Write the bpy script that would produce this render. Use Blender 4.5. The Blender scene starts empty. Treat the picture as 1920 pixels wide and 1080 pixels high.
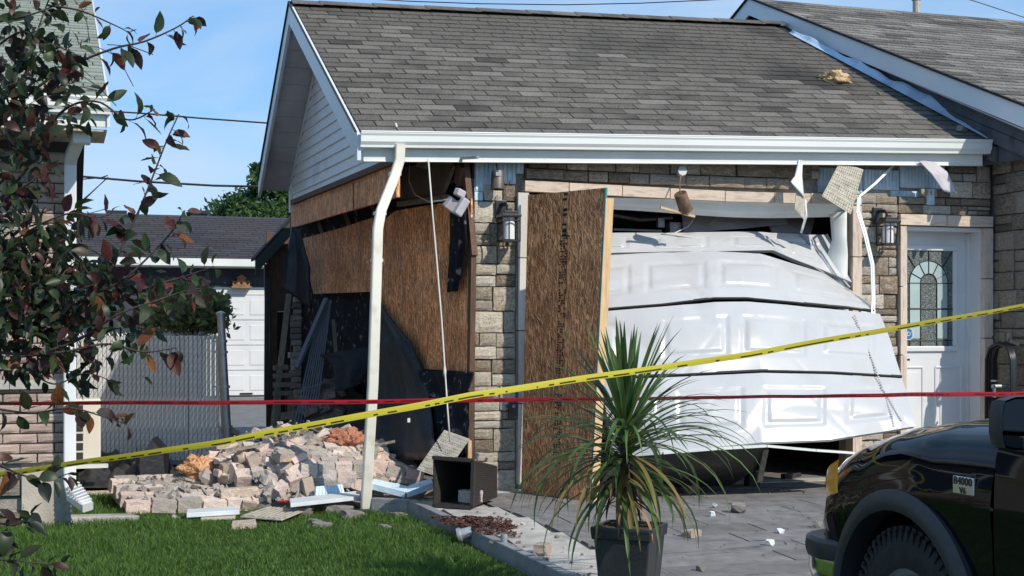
import bpy, math, random
import numpy as np
from mathutils import Vector, Matrix, noise as mnoise
V = Vector
sc = bpy.context.scene
COL = sc.collection
rnd = random.Random(7)
R = math.radians

# ------------------------------------------------------------------ camera
FPX, TH, CAM, HZ = 2600.0, R(18.2), V((-3.195, -10.84, 1.32)), 620.0
cd = bpy.data.cameras.new('camera'); cam = bpy.data.objects.new('camera', cd); COL.objects.link(cam)
cam.location = CAM; cam.rotation_euler = (R(90), 0, -TH)
cd.sensor_width = 36; cd.lens = 36 * FPX / 1920; cd.shift_y = 80 / 1920; cd.clip_end = 600; cd.clip_start = 0.05
sc.camera = cam
# ------------------------------------------------------------------ world, sun
SUN_TRAVEL = V((-0.57, 1.0, -0.88)).normalized()
w = bpy.data.worlds.new('World'); sc.world = w; w.use_nodes = True
nt = w.node_tree; nt.nodes.clear()
def N(t, ty, **k):
    n = t.nodes.new(ty)
    for a, b in k.items(): setattr(n, a, b)
    return n
sky = N(nt, 'ShaderNodeTexSky', sky_type='NISHITA', sun_disc=False)
sky.sun_elevation = math.asin(-SUN_TRAVEL.z); sky.sun_rotation = math.atan2(-SUN_TRAVEL.x, -SUN_TRAVEL.y)
sky.air_density = 0.75; sky.dust_density = 0.0; sky.ozone_density = 2.0; sky.altitude = 200
tc = N(nt, 'ShaderNodeTexCoord'); mp = N(nt, 'ShaderNodeMapping'); mp.inputs['Scale'].default_value = (2.0, 2.0, 9.0)
mp.inputs['Rotation'].default_value = (0.0, 0.12, 0.0)
cn = N(nt, 'ShaderNodeTexNoise'); cn.inputs['Scale'].default_value = 1.6; cn.inputs['Detail'].default_value = 7; cn.inputs['Roughness'].default_value = 0.55
cn.inputs['Distortion'].default_value = 0.6
cr = N(nt, 'ShaderNodeValToRGB'); cr.color_ramp.elements[0].position = 0.36; cr.color_ramp.elements[1].position = 0.78
cr.color_ramp.elements[0].color = (0, 0, 0, 1); cr.color_ramp.elements[1].color = (0.85, 0.85, 0.85, 1)
mx = N(nt, 'ShaderNodeMixRGB'); mx.inputs['Color2'].default_value = (2.5, 3.05, 3.75, 1)
bg = N(nt, 'ShaderNodeBackground'); bg.inputs['Strength'].default_value = 0.15
ow = N(nt, 'ShaderNodeOutputWorld')
L = nt.links.new
L(tc.outputs['Generated'], mp.inputs['Vector']); L(mp.outputs['Vector'], cn.inputs['Vector']); L(cn.outputs['Fac'], cr.inputs['Fac'])
L(cr.outputs['Color'], mx.inputs['Fac']); shs = N(nt, 'ShaderNodeHueSaturation'); shs.inputs['Saturation'].default_value = 1.12; shs.inputs['Hue'].default_value = 0.502; evn = N(nt, 'ShaderNodeMixRGB'); evn.inputs['Fac'].default_value = 0.7; evn.inputs['Color2'].default_value = (0.86, 1.86, 3.15, 1)   # a clear, even blue sky
L(sky.outputs['Color'], shs.inputs['Color']); L(shs.outputs['Color'], evn.inputs['Color1']); L(evn.outputs['Color'], mx.inputs['Color1']); L(mx.outputs['Color'], bg.inputs['Color'])
L(bg.outputs['Background'], ow.inputs['Surface'])
sd = bpy.data.lights.new('sun', 'SUN'); sd.energy = 2.75; sd.angle = R(0.55); sd.color = (1.0, 0.92, 0.80)
so = bpy.data.objects.new('sun', sd); COL.objects.link(so); so.rotation_euler = SUN_TRAVEL.to_track_quat('-Z', 'Y').to_euler()
so.location = (6, -12, 9)
sc.view_settings.view_transform = 'Standard'; sc.view_settings.look = 'None'
sc.view_settings.gamma = 1; sc.view_settings.use_curve_mapping = False; sc.view_settings.exposure = 0.72

# ------------------------------------------------------------------ helpers: pixel of the photograph -> point at a known distance or plane
_c, _s = math.cos(TH), math.sin(TH)
def ray(u, v):
    a = (u - 960) / FPX; b = (HZ - v) / FPX
    return V((a * _c + _s, -a * _s + _c, b))
def od(u, v, D): return CAM + ray(u, v) * D
def ox(u, v, x): r = ray(u, v); return CAM + r * ((x - CAM.x) / r.x)
def oy(u, v, y): r = ray(u, v); return CAM + r * ((y - CAM.y) / r.y)
def oz(u, v, z): r = ray(u, v); return CAM + r * ((z - CAM.z) / r.z)
def pj(p):
    d = p - CAM; X = d.x * _c - d.y * _s; D = d.x * _s + d.y * _c
    if D < 0.1: return (-9999, -9999, D)
    return (960 + FPX * X / D, HZ - FPX * d.z / D, D)
def infrm(p, m=30):
    u, v, D = pj(p); return -m < u < 1920 + m and -m < v < 1080 + m
def gz(y):                       # ground falls gently from the garage to the street
    if y > -1.5: return 0.0
    if y > -14: return 0.0444 * (y + 1.5)
    return 0.0444 * -12.5
def ong(u, v, dz=0.0):           # ground point under a pixel
    r = ray(u, v); D = 10.0
    for i in range(40):
        p = CAM + r * D; D *= (CAM.z - gz(p.y) - dz) / max(1e-4, CAM.z - p.z)
    return CAM + r * D

# ------------------------------------------------------------------ helpers: objects
ORG = {}
def tag(o, label=None, cat=None, group=None, kind=None):
    if label: o['label'] = label
    if cat: o['category'] = cat
    if group: o['group'] = group
    if kind: o['kind'] = kind
    return o
def org(o): return ORG.get(o.name, V((0, 0, 0))) if o else V((0, 0, 0))
def empty(name, loc, label, cat, group=None):
    o = bpy.data.objects.new(name, None); COL.objects.link(o); o.location = V(loc); o.empty_display_size = 0.2
    ORG[o.name] = V(loc)
    return tag(o, label, cat, group)
def link(name, me, parent=None, loc=None):
    o = bpy.data.objects.new(name, me); COL.objects.link(o)
    l = V(loc) if loc is not None else org(parent)
    ORG[o.name] = l
    if parent: o.parent = parent; o.location = l - org(parent)
    else: o.location = l
    return o
def place(name, me, parent, mat4):                # piece with shared mesh, world matrix = rotation/scale/translation
    o = bpy.data.objects.new(name, me); COL.objects.link(o)
    m = mat4.copy()
    if parent: o.parent = parent; m.translation = m.translation - org(parent)
    o.matrix_basis = m
    ORG[o.name] = mat4.translation.copy()
    return o
def frame(x, y, z):                                # matrix with given columns
    return Matrix((x, y, z)).transposed()
def rotz(a): return Matrix.Rotation(a, 3, 'Z')
def eul(a, b, c): return (Matrix.Rotation(c, 3, 'Z') @ Matrix.Rotation(b, 3, 'Y') @ Matrix.Rotation(a, 3, 'X'))

class MB:
    def __init__(s): s.v = []; s.f = []; s.m = []; s.cm = 0
    def add(s, vs, fs):
        b = len(s.v); s.v += [V(p) for p in vs]; s.f += [tuple(b + i for i in f) for f in fs]; s.m += [s.cm] * len(fs); return s
    def box(s, c, d, r=None, taper=None):
        r = r or Matrix.Identity(3); c = V(c); vs = []
        for z in (-.5, .5):
            for y in (-.5, .5):
                for x in (-.5, .5):
                    k = taper if (taper and z < 0) else 1
                    vs.append(c + r @ V((x * d[0] * k, y * d[1] * k, z * d[2])))
        return s.add(vs, [(0, 2, 3, 1), (4, 5, 7, 6), (0, 1, 5, 4), (2, 6, 7, 3), (0, 4, 6, 2), (1, 3, 7, 5)])
    def span(s, a, b): a = V(a); b = V(b); return s.box((a + b) / 2, [abs(q) for q in (b - a)])
    def beam(s, a, b, wd, h, up=(0, 0, 1)):
        a = V(a); b = V(b); y = (b - a); l = y.length; y.normalize(); x = y.cross(V(up)).normalized(); z = x.cross(y)
        return s.box((a + b) / 2, (wd, l, h), frame(x, y, z))
    def tube(s, pts, r, n=8, caps=True):
        pts = [V(p) for p in pts]; rs = r if isinstance(r, (list, tuple)) else [r] * len(pts)
        vs = []; x = None
        for i, p in enumerate(pts):
            t = (pts[min(i + 1, len(pts) - 1)] - pts[max(i - 1, 0)]).normalized()
            if x is None: x = t.orthogonal().normalized()
            x = (x - t * x.dot(t)).normalized(); y = t.cross(x)
            for k in range(n): a = 2 * math.pi * k / n; vs.append(p + (x * math.cos(a) + y * math.sin(a)) * rs[i])
        fs = [(i * n + k, i * n + (k + 1) % n, (i + 1) * n + (k + 1) % n, (i + 1) * n + k) for i in range(len(pts) - 1) for k in range(n)]
        if caps: fs += [tuple(range(n))[::-1], tuple((len(pts) - 1) * n + k for k in range(n))]
        return s.add(vs, fs)
    def rect(s, pts, wd, dp, side=(1, 0, 0)):      # rectangular pipe along a path, wd along 'side'
        pts = [V(p) for p in pts]; vs = []
        for i, p in enumerate(pts):
            t = (pts[min(i + 1, len(pts) - 1)] - pts[max(i - 1, 0)]).normalized()
            x = V(side); x = (x - t * x.dot(t)).normalized(); y = t.cross(x)
            for a, b in ((-1, -.8), (-.8, -1), (.8, -1), (1, -.8), (1, .8), (.8, 1), (-.8, 1), (-1, .8)):
                vs.append(p + x * a * wd / 2 + y * b * dp / 2)
        n = 8
        fs = [(i * n + k, i * n + (k + 1) % n, (i + 1) * n + (k + 1) % n, (i + 1) * n + k) for i in range(len(pts) - 1) for k in range(n)]
        fs += [tuple(range(n))[::-1], tuple((len(pts) - 1) * n + k for k in range(n))]
        return s.add(vs, fs)
    def prism(s, poly, off):
        poly = [V(p) for p in poly]; off = V(off); n = len(poly)
        return s.add(poly + [p + off for p in poly], [tuple(range(n))[::-1], tuple(range(n, 2 * n))] + [(i, (i + 1) % n, n + (i + 1) % n, n + i) for i in range(n)])
    def grid(s, fn, nu, nv, off=None):
        vs = [V(fn(i / nu, j / nv)) for j in range(nv + 1) for i in range(nu + 1)]
        q = lambda i, j: j * (nu + 1) + i
        fs = [(q(i, j), q(i + 1, j), q(i + 1, j + 1), q(i, j + 1)) for j in range(nv) for i in range(nu)]
        if off is not None:
            m = len(vs); vs = vs + [p + V(off) for p in vs]
            fs += [tuple(m + k for k in f[::-1]) for f in fs]
            bd = [q(i, 0) for i in range(nu)] + [q(nu, j) for j in range(nv)] + [q(i, nv) for i in range(nu, 0, -1)] + [q(0, j) for j in range(nv, 0, -1)]
            fs += [(bd[k], m + bd[k], m + bd[(k + 1) % len(bd)], bd[(k + 1) % len(bd)]) for k in range(len(bd))]
        return s.add(vs, fs)
    def lathe(s, prof, c, ax=(0, 0, 1), n=24):
        ax = V(ax).normalized(); x = ax.orthogonal().normalized(); y = ax.cross(x); c = V(c)
        vs = [c + ax * h + (x * math.cos(2 * math.pi * k / n) + y * math.sin(2 * math.pi * k / n)) * r for r, h in prof for k in range(n)]
        return s.add(vs, [(i * n + k, i * n + (k + 1) % n, (i + 1) * n + (k + 1) % n, (i + 1) * n + k) for i in range(len(prof) - 1) for k in range(n)])
    def mesh(s, name, mats, origin=(0, 0, 0), smooth=False):
        me = bpy.data.meshes.new(name); o = V(origin)
        me.from_pydata([tuple(p - o) for p in s.v], [], s.f)
        mats = mats if isinstance(mats, (list, tuple)) else [mats]
        for m in mats: me.materials.append(m)
        if len(mats) > 1: me.polygons.foreach_set('material_index', s.m)
        if smooth: me.polygons.foreach_set('use_smooth', [True] * len(me.polygons))
        me.update(); return me
    def build(s, name, mats, parent=None, loc=None, smooth=False, bevel=0, sub=0, fixn=True):
        l = V(loc) if loc is not None else org(parent)
        me = s.mesh(name, mats, l, smooth)
        if fixn:
            import bmesh
            bm = bmesh.new(); bm.from_mesh(me); bmesh.ops.recalc_face_normals(bm, faces=bm.faces); bm.to_mesh(me); bm.free()
        if smooth == 'auto':
            me.polygons.foreach_set('use_smooth', [True] * len(me.polygons)); me.set_sharp_from_angle(angle=R(35))
        o = link(name, me, parent, l)
        if bevel:
            b = o.modifiers.new('bevel', 'BEVEL'); b.width = bevel; b.segments = 2; b.limit_method = 'ANGLE'; b.angle_limit = R(40)
        if sub:
            b = o.modifiers.new('subd', 'SUBSURF'); b.levels = sub; b.render_levels = sub
        return o
def text_mesh(txt, size, mat, depth=0.001, spacing=1.0):
    cu = bpy.data.curves.new('text', 'FONT'); cu.body = txt; cu.size = size; cu.extrude = depth; cu.align_x = 'CENTER'; cu.align_y = 'CENTER'; cu.space_character = spacing
    cu.resolution_u = 3
    ob = bpy.data.objects.new('text', cu); COL.objects.link(ob); dg = bpy.context.evaluated_depsgraph_get()
    me = bpy.data.meshes.new_from_object(ob.evaluated_get(dg)); bpy.data.objects.remove(ob); bpy.data.curves.remove(cu)
    me.materials.clear(); me.materials.append(mat); return me

# ------------------------------------------------------------------ materials
def ramp(t, cols):
    n = N(t, 'ShaderNodeValToRGB'); e = n.color_ramp.elements
    while len(e) < len(cols): e.new(0.5)
    for i, c in enumerate(cols):
        if len(c) == 4: e[i].position = c[3]
        else: e[i].position = 0.3 + 0.4 * i / max(1, len(cols) - 1)
        e[i].color = (c[0], c[1], c[2], 1)
    return n
def pm(name, cols, scale=8, rough=0.7, bump=0.0, bscale=None, stretch=(1, 1, 1), vary=0.0, hue=0.0, metal=0.0, spec=0.5, coat=0.0,
       detail=6, island=False, dirt=None, dscale=1.5, dpos=(0.5, 0.75), trans=0.0, coords='Object'):
    """noise-coloured principled material; vary = brightness change from piece to piece; dirt = colour of blotches"""
    m = bpy.data.materials.new(name); m.use_nodes = True; t = m.node_tree; t.nodes.clear(); k = t.links.new
    out = N(t, 'ShaderNodeOutputMaterial'); p = N(t, 'ShaderNodeBsdfPrincipled'); k(p.outputs[0], out.inputs[0])
    tc = N(t, 'ShaderNodeTexCoord'); oi = N(t, 'ShaderNodeObjectInfo'); ge = N(t, 'ShaderNodeNewGeometry')
    rv = ge.outputs['Random Per Island'] if island else oi.outputs['Random']
    ad = N(t, 'ShaderNodeVectorMath', operation='ADD'); k(tc.outputs[coords], ad.inputs[0])
    if vary or hue:
        sm = N(t, 'ShaderNodeVectorMath', operation='SCALE'); sm.inputs[0].default_value = (31, 57, 23); k(rv, sm.inputs['Scale']); k(sm.outputs[0], ad.inputs[1])
    mp = N(t, 'ShaderNodeMapping'); mp.inputs['Scale'].default_value = stretch; k(ad.outputs[0], mp.inputs['Vector'])
    nz = N(t, 'ShaderNodeTexNoise'); nz.inputs['Scale'].default_value = scale; nz.inputs['Detail'].default_value = detail; k(mp.outputs[0], nz.inputs['Vector'])
    rp = ramp(t, cols); k(nz.outputs['Fac'], rp.inputs[0]); col = rp.outputs[0]
    if hue:                                   # a second ramp sample shifted per piece
        md = N(t, 'ShaderNodeMath', operation='MULTIPLY_ADD'); k(rv, md.inputs[0]); md.inputs[1].default_value = hue; md.inputs[2].default_value = -hue / 2
        a2 = N(t, 'ShaderNodeMath', operation='ADD'); k(md.outputs[0], a2.inputs[0]); k(nz.outputs['Fac'], a2.inputs[1]); k(a2.outputs[0], rp.inputs[0])
    if dirt:
        n2 = N(t, 'ShaderNodeTexNoise'); n2.inputs['Scale'].default_value = dscale; n2.inputs['Detail'].default_value = 5; k(ad.outputs[0], n2.inputs['Vector'])
        mr = N(t, 'ShaderNodeMapRange'); mr.inputs[1].default_value = dpos[0]; mr.inputs[2].default_value = dpos[1]; k(n2.outputs['Fac'], mr.inputs[0])
        mm = N(t, 'ShaderNodeMixRGB'); mm.inputs[2].default_value = (*dirt, 1); k(mr.outputs[0], mm.inputs[0]); k(col, mm.inputs[1]); col = mm.outputs[0]
    if vary:
        wn = N(t, 'ShaderNodeTexWhiteNoise', noise_dimensions='1D'); k(rv, wn.inputs['W'])
        mr = N(t, 'ShaderNodeMapRange'); mr.inputs[3].default_value = 1 - vary; mr.inputs[4].default_value = 1 + vary; k(wn.outputs['Value'], mr.inputs[0])
        hs = N(t, 'ShaderNodeHueSaturation'); k(mr.outputs[0], hs.inputs['Value']); k(col, hs.inputs['Color']); col = hs.outputs[0]
    k(col, p.inputs['Base Color'])
    p.inputs['Roughness'].default_value = rough; p.inputs['Metallic'].default_value = metal; p.inputs['Specular IOR Level'].default_value = spec
    p.inputs['Coat Weight'].default_value = coat; p.inputs['Coat Roughness'].default_value = 0.03
    if trans: p.inputs['Transmission Weight'].default_value = trans
    if bump:
        nb = N(t, 'ShaderNodeTexNoise'); nb.inputs['Scale'].default_value = bscale or scale * 3; nb.inputs['Detail'].default_value = 8; k(mp.outputs[0], nb.inputs['Vector'])
        bp = N(t, 'ShaderNodeBump'); bp.inputs['Strength'].default_value = bump; bp.inputs['Distance'].default_value = 0.02; k(nb.outputs['Fac'], bp.inputs['Height']); k(bp.outputs[0], p.inputs['Normal'])
    return m
def flat(name, c, rough=0.5, **k): return pm(name, [tuple(q * 0.93 for q in c), tuple(q * 1.05 for q in c)], 5, rough, **k)
def osb(name, dark=1.0, sc3=(60, 60, 12)):
    m = pm(name, [(.1, .06, .03)], 5, 0.65); t = m.node_tree; k = t.links.new
    p = [n for n in t.nodes if n.type == 'BSDF_PRINCIPLED'][0]
    tc = N(t, 'ShaderNodeTexCoord'); mp = N(t, 'ShaderNodeMapping'); mp.inputs['Scale'].default_value = sc3; k(tc.outputs['Object'], mp.inputs['Vector'])
    nz = N(t, 'ShaderNodeTexNoise'); nz.inputs['Scale'].default_value = 9; k(tc.outputs['Object'], nz.inputs['Vector'])
    mxv = N(t, 'ShaderNodeMixRGB', blend_type='ADD'); mxv.inputs[0].default_value = 3.4; k(mp.outputs[0], mxv.inputs[1]); k(nz.outputs['Color'], mxv.inputs[2])
    vo = N(t, 'ShaderNodeTexVoronoi'); vo.inputs['Scale'].default_value = 0.62; k(mxv.outputs[0], vo.inputs['Vector'])
    mpb = N(t, 'ShaderNodeMapping'); mpb.inputs['Rotation'].default_value = (.5, .35, .1); k(tc.outputs['Object'], mpb.inputs['Vector'])
    mpc = N(t, 'ShaderNodeMapping'); mpc.inputs['Scale'].default_value = (sc3[0] * .8, sc3[1] * .8, sc3[2] * .9); k(mpb.outputs[0], mpc.inputs['Vector'])
    mxb = N(t, 'ShaderNodeMixRGB', blend_type='ADD'); mxb.inputs[0].default_value = 3.0; k(mpc.outputs[0], mxb.inputs[1]); k(nz.outputs['Color'], mxb.inputs[2])
    vob = N(t, 'ShaderNodeTexVoronoi'); vob.inputs['Scale'].default_value = 0.6; k(mxb.outputs[0], vob.inputs['Vector'])
    sb_ = N(t, 'ShaderNodeSeparateColor'); k(vo.outputs['Color'], sb_.inputs[0]); gt_ = N(t, 'ShaderNodeMath', operation='GREATER_THAN'); k(sb_.outputs[2], gt_.inputs[0]); gt_.inputs[1].default_value = .52
    mxc = N(t, 'ShaderNodeMixRGB'); k(gt_.outputs[0], mxc.inputs[0]); k(vo.outputs['Color'], mxc.inputs[1]); k(vob.outputs['Color'], mxc.inputs[2])
    bw = N(t, 'ShaderNodeSeparateColor'); k(mxc.outputs[0], bw.inputs[0])
    d = dark
    rp = ramp(t, [(.040 * d, .015 * d, .006 * d, 0.0), (.092 * d, .038 * d, .014 * d, .3), (.142 * d, .061 * d, .024 * d, .55), (.20 * d, .092 * d, .038 * d, .8), (.29 * d, .153 * d, .07 * d, 1.0)])
    k(bw.outputs[0], rp.inputs[0])
    n3 = N(t, 'ShaderNodeTexNoise'); n3.inputs['Scale'].default_value = 1.7; n3.inputs['Detail'].default_value = 4; k(tc.outputs['Object'], n3.inputs['Vector'])
    mr = N(t, 'ShaderNodeMapRange'); mr.inputs[1].default_value = .3; mr.inputs[2].default_value = .7; mr.inputs[3].default_value = .65; mr.inputs[4].default_value = 1.25; k(n3.outputs['Fac'], mr.inputs[0])
    hs = N(t, 'ShaderNodeHueSaturation'); k(rp.outputs[0], hs.inputs['Color']); k(mr.outputs[0], hs.inputs['Value']); hs.inputs['Saturation'].default_value = 1.0; hs.inputs['Hue'].default_value = 0.497
    k(hs.outputs[0], p.inputs['Base Color'])
    bp = N(t, 'ShaderNodeBump'); bp.inputs['Strength'].default_value = .35; bp.inputs['Distance'].default_value = .004; k(bw.outputs[1], bp.inputs['Height']); k(bp.outputs[0], p.inputs['Normal'])
    return m
M = {}
M['shingle'] = pm('shingle', [(.090, .083, .074), (.156, .144, .129), (.20, .186, .168)], 60, .95, .5, 240, vary=.2, hue=.22, spec=.2, dirt=(.06, .056, .052), dscale=1.3, dpos=(.5, .72))
M['shingle_house'] = pm('shingle_house', [(.10, .094, .087), (.18, .17, .158), (.27, .257, .24)], 60, .95, .5, 240, vary=.25, hue=.35, spec=.2)
M['shingle_pale'] = pm('shingle_pale', [(.20, .23, .20), (.27, .30, .26), (.33, .36, .32)], 60, .95, .5, 240, vary=.15, spec=.2)
M['shingle_dark'] = pm('shingle_dark', [(.035, .035, .042), (.06, .058, .066), (.075, .07, .08)], 60, .95, .5, 240, vary=.2, spec=.2)
M['roof_felt'] = flat('roof_felt', (.02, .02, .02), .95)
M['alu_white'] = pm('alu_white', [(.60, .63, .61), (.74, .76, .74)], 3, .38, dirt=(.45, .43, .38), dscale=6, dpos=(.62, .95))
M['gutter'] = pm('gutter', [(.62, .65, .63), (.72, .75, .73)], 2, .32, stretch=(.4, 1, 1))
M['downspout'] = pm('downspout', [(.60, .58, .50), (.72, .70, .62)], 2, .4, dirt=(.42, .37, .28), dscale=7, dpos=(.55, .9))
M['siding'] = pm('siding', [(.70, .73, .76), (.78, .80, .82)], 3, .5, dirt=(.40, .38, .36), dscale=2.2, dpos=(.6, .95))
M['soffit_vinyl'] = pm('soffit_vinyl', [(.42, .40, .44), (.52, .50, .54)], 4, .55, dirt=(.3, .26, .27), dscale=3, dpos=(.5, .9))
M['soffit_grey'] = pm('soffit_grey', [(.25, .235, .205), (.36, .34, .30)], 24, .7, .3, 60, dirt=(.15, .14, .12), dscale=18, dpos=(.5, .8))
M['soffit_tan'] = pm('soffit_tan', [(.40, .37, .30), (.52, .48, .40)], 14, .6, .2, dirt=(.22, .2, .16), dscale=18, dpos=(.5, .8))
M['stone'] = pm('stone', [(.26, .20, .14), (.43, .345, .255), (.54, .46, .365), (.60, .56, .49)], 7, .9, .9, 26, vary=.25, hue=.5, spec=.2, dirt=(.30, .30, .29), dscale=9, dpos=(.5, .75))
M['stone_grey'] = pm('stone_grey', [(.30, .26, .20), (.46, .41, .33), (.57, .52, .43), (.64, .59, .50)], 8, .9, .9, 26, vary=.2, hue=.4, spec=.2, dirt=(.40, .30, .20), dscale=7, dpos=(.55, .75))
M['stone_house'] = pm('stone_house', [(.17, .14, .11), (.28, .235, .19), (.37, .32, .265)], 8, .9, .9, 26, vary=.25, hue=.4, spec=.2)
M['mortar'] = pm('mortar', [(.22, .20, .18), (.34, .32, .29)], 25, .95, .6)
M['trimstone'] = pm('trimstone', [(.56, .45, .36), (.66, .55, .45)], 16, .85, .25, 60, vary=.08, dirt=(.36, .3, .25), dscale=4)
M['trimstone_grey'] = pm('trimstone_grey', [(.50, .47, .43), (.60, .57, .52)], 16, .85, .25, 60, vary=.1)
M['foam'] = pm('foam', [(.50, .66, .78), (.66, .78, .86)], 6, .6, .3, 30, dirt=(.36, .5, .62), dscale=8, vary=.06)
M['foam_white'] = pm('foam_white', [(.52, .57, .60), (.64, .67, .69)], 6, .6, .2, 30)
M['osb'] = osb('osb', 4.0, (250, 250, 24)); M['osb_wall'] = osb('osb_wall', 5.2, (220, 220, 18))
M['stamp'] = flat('stamp', (.012, .01, .01), .8)
M['teal'] = flat('teal', (.03, .22, .24), .6)
M['pine'] = pm('pine', [(.50, .33, .17), (.66, .48, .28)], 5, .6, .1, 20, stretch=(8, 8, 1), dirt=(.38, .22, .10), dscale=5, dpos=(.6, .8))
M['greywood'] = pm('greywood', [(.16, .14, .11), (.28, .25, .20)], 6, .8, .3, 20, stretch=(6, 6, 1))
M['brownwood'] = pm('brownwood', [(.07, .035, .02), (.13, .07, .04)], 6, .7, .3, 20, stretch=(6, 6, 1))
M['door_white'] = pm('door_white', [(.45, .46, .475), (.50, .508, .52)], 2, .24, dirt=(.40, .385, .36), dscale=3.2, dpos=(.56, .95))
M['paint_white'] = pm('paint_white', [(.60, .615, .63), (.67, .68, .69)], 3, .35)
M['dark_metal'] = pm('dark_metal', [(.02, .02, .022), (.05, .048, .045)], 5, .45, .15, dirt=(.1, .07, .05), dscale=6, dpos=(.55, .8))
M['lamp_black'] = flat('lamp_black', (.015, .015, .018), .4)
M['frost'] = flat('frost', (.72, .74, .74), .25)
M['can'] = pm('can', [(.10, .09, .08), (.18, .165, .145)], 12, .5, metal=.5, dirt=(.2, .11, .06), dscale=14, dpos=(.52, .7))
M['can_rust'] = pm('can_rust', [(.10, .06, .04), (.22, .15, .11)], 16, .6, metal=.3, dirt=(.26, .12, .06), dscale=16, dpos=(.45, .7))
M['zinc'] = pm('zinc', [(.24, .25, .26), (.40, .41, .42)], 12, .45, metal=.5, dirt=(.3, .29, .27), dscale=10)
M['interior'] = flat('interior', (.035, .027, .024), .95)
M['tar'] = pm('tar', [(.008, .009, .013), (.02, .022, .03)], 6, .85, .4, 18, dirt=(.22, .21, .2), dscale=13, dpos=(.60, .68), spec=.15)
M['tarp'] = pm('tarp', [(.010, .012, .018), (.022, .025, .034)], 4, .5, .4, 16)
M['tarp_grey'] = pm('tarp_grey', [(.016, .016, .017), (.05, .048, .044)], 10, .6, .4, 26, dirt=(.09, .085, .075), dscale=4, dpos=(.5, .8))
M['drywall'] = pm('drywall', [(.12, .10, .09), (.20, .17, .15)], 5, .8)
M['brick_pink'] = pm('brick_pink', [(.46, .32, .27), (.66, .49, .42), (.75, .61, .54), (.80, .71, .65)], 38, .95, .45, 60, vary=.16, hue=.15, spec=.2, dirt=(.44, .40, .36), dscale=11, dpos=(.5, .7))
M['brick_grey'] = pm('brick_grey', [(.30, .27, .245), (.48, .435, .395), (.62, .57, .52)], 20, .95, .45, 50, vary=.22, hue=.2, spec=.2, dirt=(.40, .30, .26), dscale=7, dpos=(.55, .7))
M['brick_buff'] = pm('brick_buff', [(.42, .34, .28), (.55, .45, .37), (.62, .53, .45)], 24, .95, .7, 50, vary=.14, spec=.2)
M['brick_wall'] = pm('brick_wall', [(.34, .235, .20), (.52, .385, .33), (.62, .50, .43), (.70, .60, .53)], 45, .95, .7, 60, vary=.12, hue=.15, spec=.2)
M['mortar_dust'] = pm('mortar_dust', [(.26, .24, .22), (.40, .37, .34)], 14, .95, .8, 40)
M['dust'] = pm('dust', [(.10, .085, .075), (.22, .19, .17)], 12, .95, .8, 40)
M['insul'] = pm('insul', [(.50, .24, .11), (.72, .44, .25)], 14, 1.0, 1.0, 60)
M['insul_red'] = pm('insul_red', [(.38, .15, .09), (.52, .24, .15)], 14, 1.0, 1.0, 60)
M['insul_tan'] = pm('insul_tan', [(.50, .34, .18), (.70, .52, .32)], 14, 1.0, 1.0, 60)
M['concrete'] = pm('concrete', [(.42, .38, .32), (.54, .49, .42)], 6, .9, .3, 60, dirt=(.22, .2, .18), dscale=3)
M['concrete_pale'] = pm('concrete_pale', [(.36, .34, .31), (.48, .46, .42)], 8, .9, .3, 60, vary=.08, dirt=(.2, .18, .16), dscale=5, dpos=(.52, .8))
M['kerb'] = pm('kerb', [(.17, .175, .18), (.26, .265, .27)], 9, .85, .3, 70)
M['paver'] = pm('paver', [(.12, .116, .116), (.175, .168, .166), (.22, .21, .205)], 8, .85, .35, 120, vary=.14, dirt=(.16, .15, .14), dscale=3.5, dpos=(.5, .85))
M['joint'] = flat('joint', (.035, .033, .031), .95)
M['soil'] = pm('soil', [(.03, .022, .016), (.07, .055, .04)], 12, 1, .6)
M['mulch'] = pm('mulch', [(.04, .014, .01), (.11, .04, .028)], 30, .95, .5, vary=.4, island=True)
M['grassbase'] = pm('grassbase', [(.022, .045, .010), (.045, .085, .018)], 14, 1, .5)
M['grass'] = pm('grass', [(.028, .072, .012), (.070, .145, .026), (.14, .225, .052)], 2.6, .6, vary=.5, island=True, spec=.3, dirt=(.14, .15, .06), dscale=1.7, dpos=(.60, .9))
M['asphalt'] = pm('asphalt', [(.10, .098, .095), (.14, .137, .13)], 30, .9, .3)
M['fence_slat'] = pm('fence_slat', [(.80, .81, .80), (.86, .86, .85)], 4, .5, vary=.05)
M['galv'] = pm('galv', [(.36, .38, .40), (.55, .57, .58)], 10, .4, metal=.6, vary=.05)
M['cream'] = pm('cream', [(.60, .57, .48), (.68, .65, .56)], 4, .5)
M['navy'] = flat('navy', (.028, .033, .05), .6)
M['greenboard'] = flat('greenboard', (.028, .045, .042), .6)
M['teal_roof'] = pm('teal_roof', [(.16, .19, .18), (.24, .27, .25)], 30, .95, .4, stretch=(1, 1, 6))
M['leaf_far'] = pm('leaf_far', [(.018, .05, .016), (.04, .09, .025), (.07, .13, .035)], 1.2, .6, vary=.4, island=True, spec=.3)
M['leaf_olive'] = pm('leaf_olive', [(.12, .16, .06), (.22, .26, .11), (.32, .35, .17)], 3, .6, vary=.4, island=True, spec=.3)
M['bark'] = pm('bark', [(.03, .022, .018), (.075, .055, .045)], 14, .9, .6, stretch=(1, 1, .3))
LEAFC = [((.014, .028, .012), (.034, .060, .020)), ((.024, .046, .016), (.055, .095, .030)), ((.034, .009, .010), (.085, .022, .022)), ((.018, .009, .010), (.040, .018, .018)),
         ((.11, .036, .013), (.22, .085, .032)), ((.065, .016, .013), (.16, .042, .028)), ((.022, .026, .012), (.055, .056, .022))]
M['leafs'] = [pm('leaf_%d' % i, [a, b], 14, .42, .2, 40, vary=.3, spec=.4) for i, (a, b) in enumerate(LEAFC)]
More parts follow.
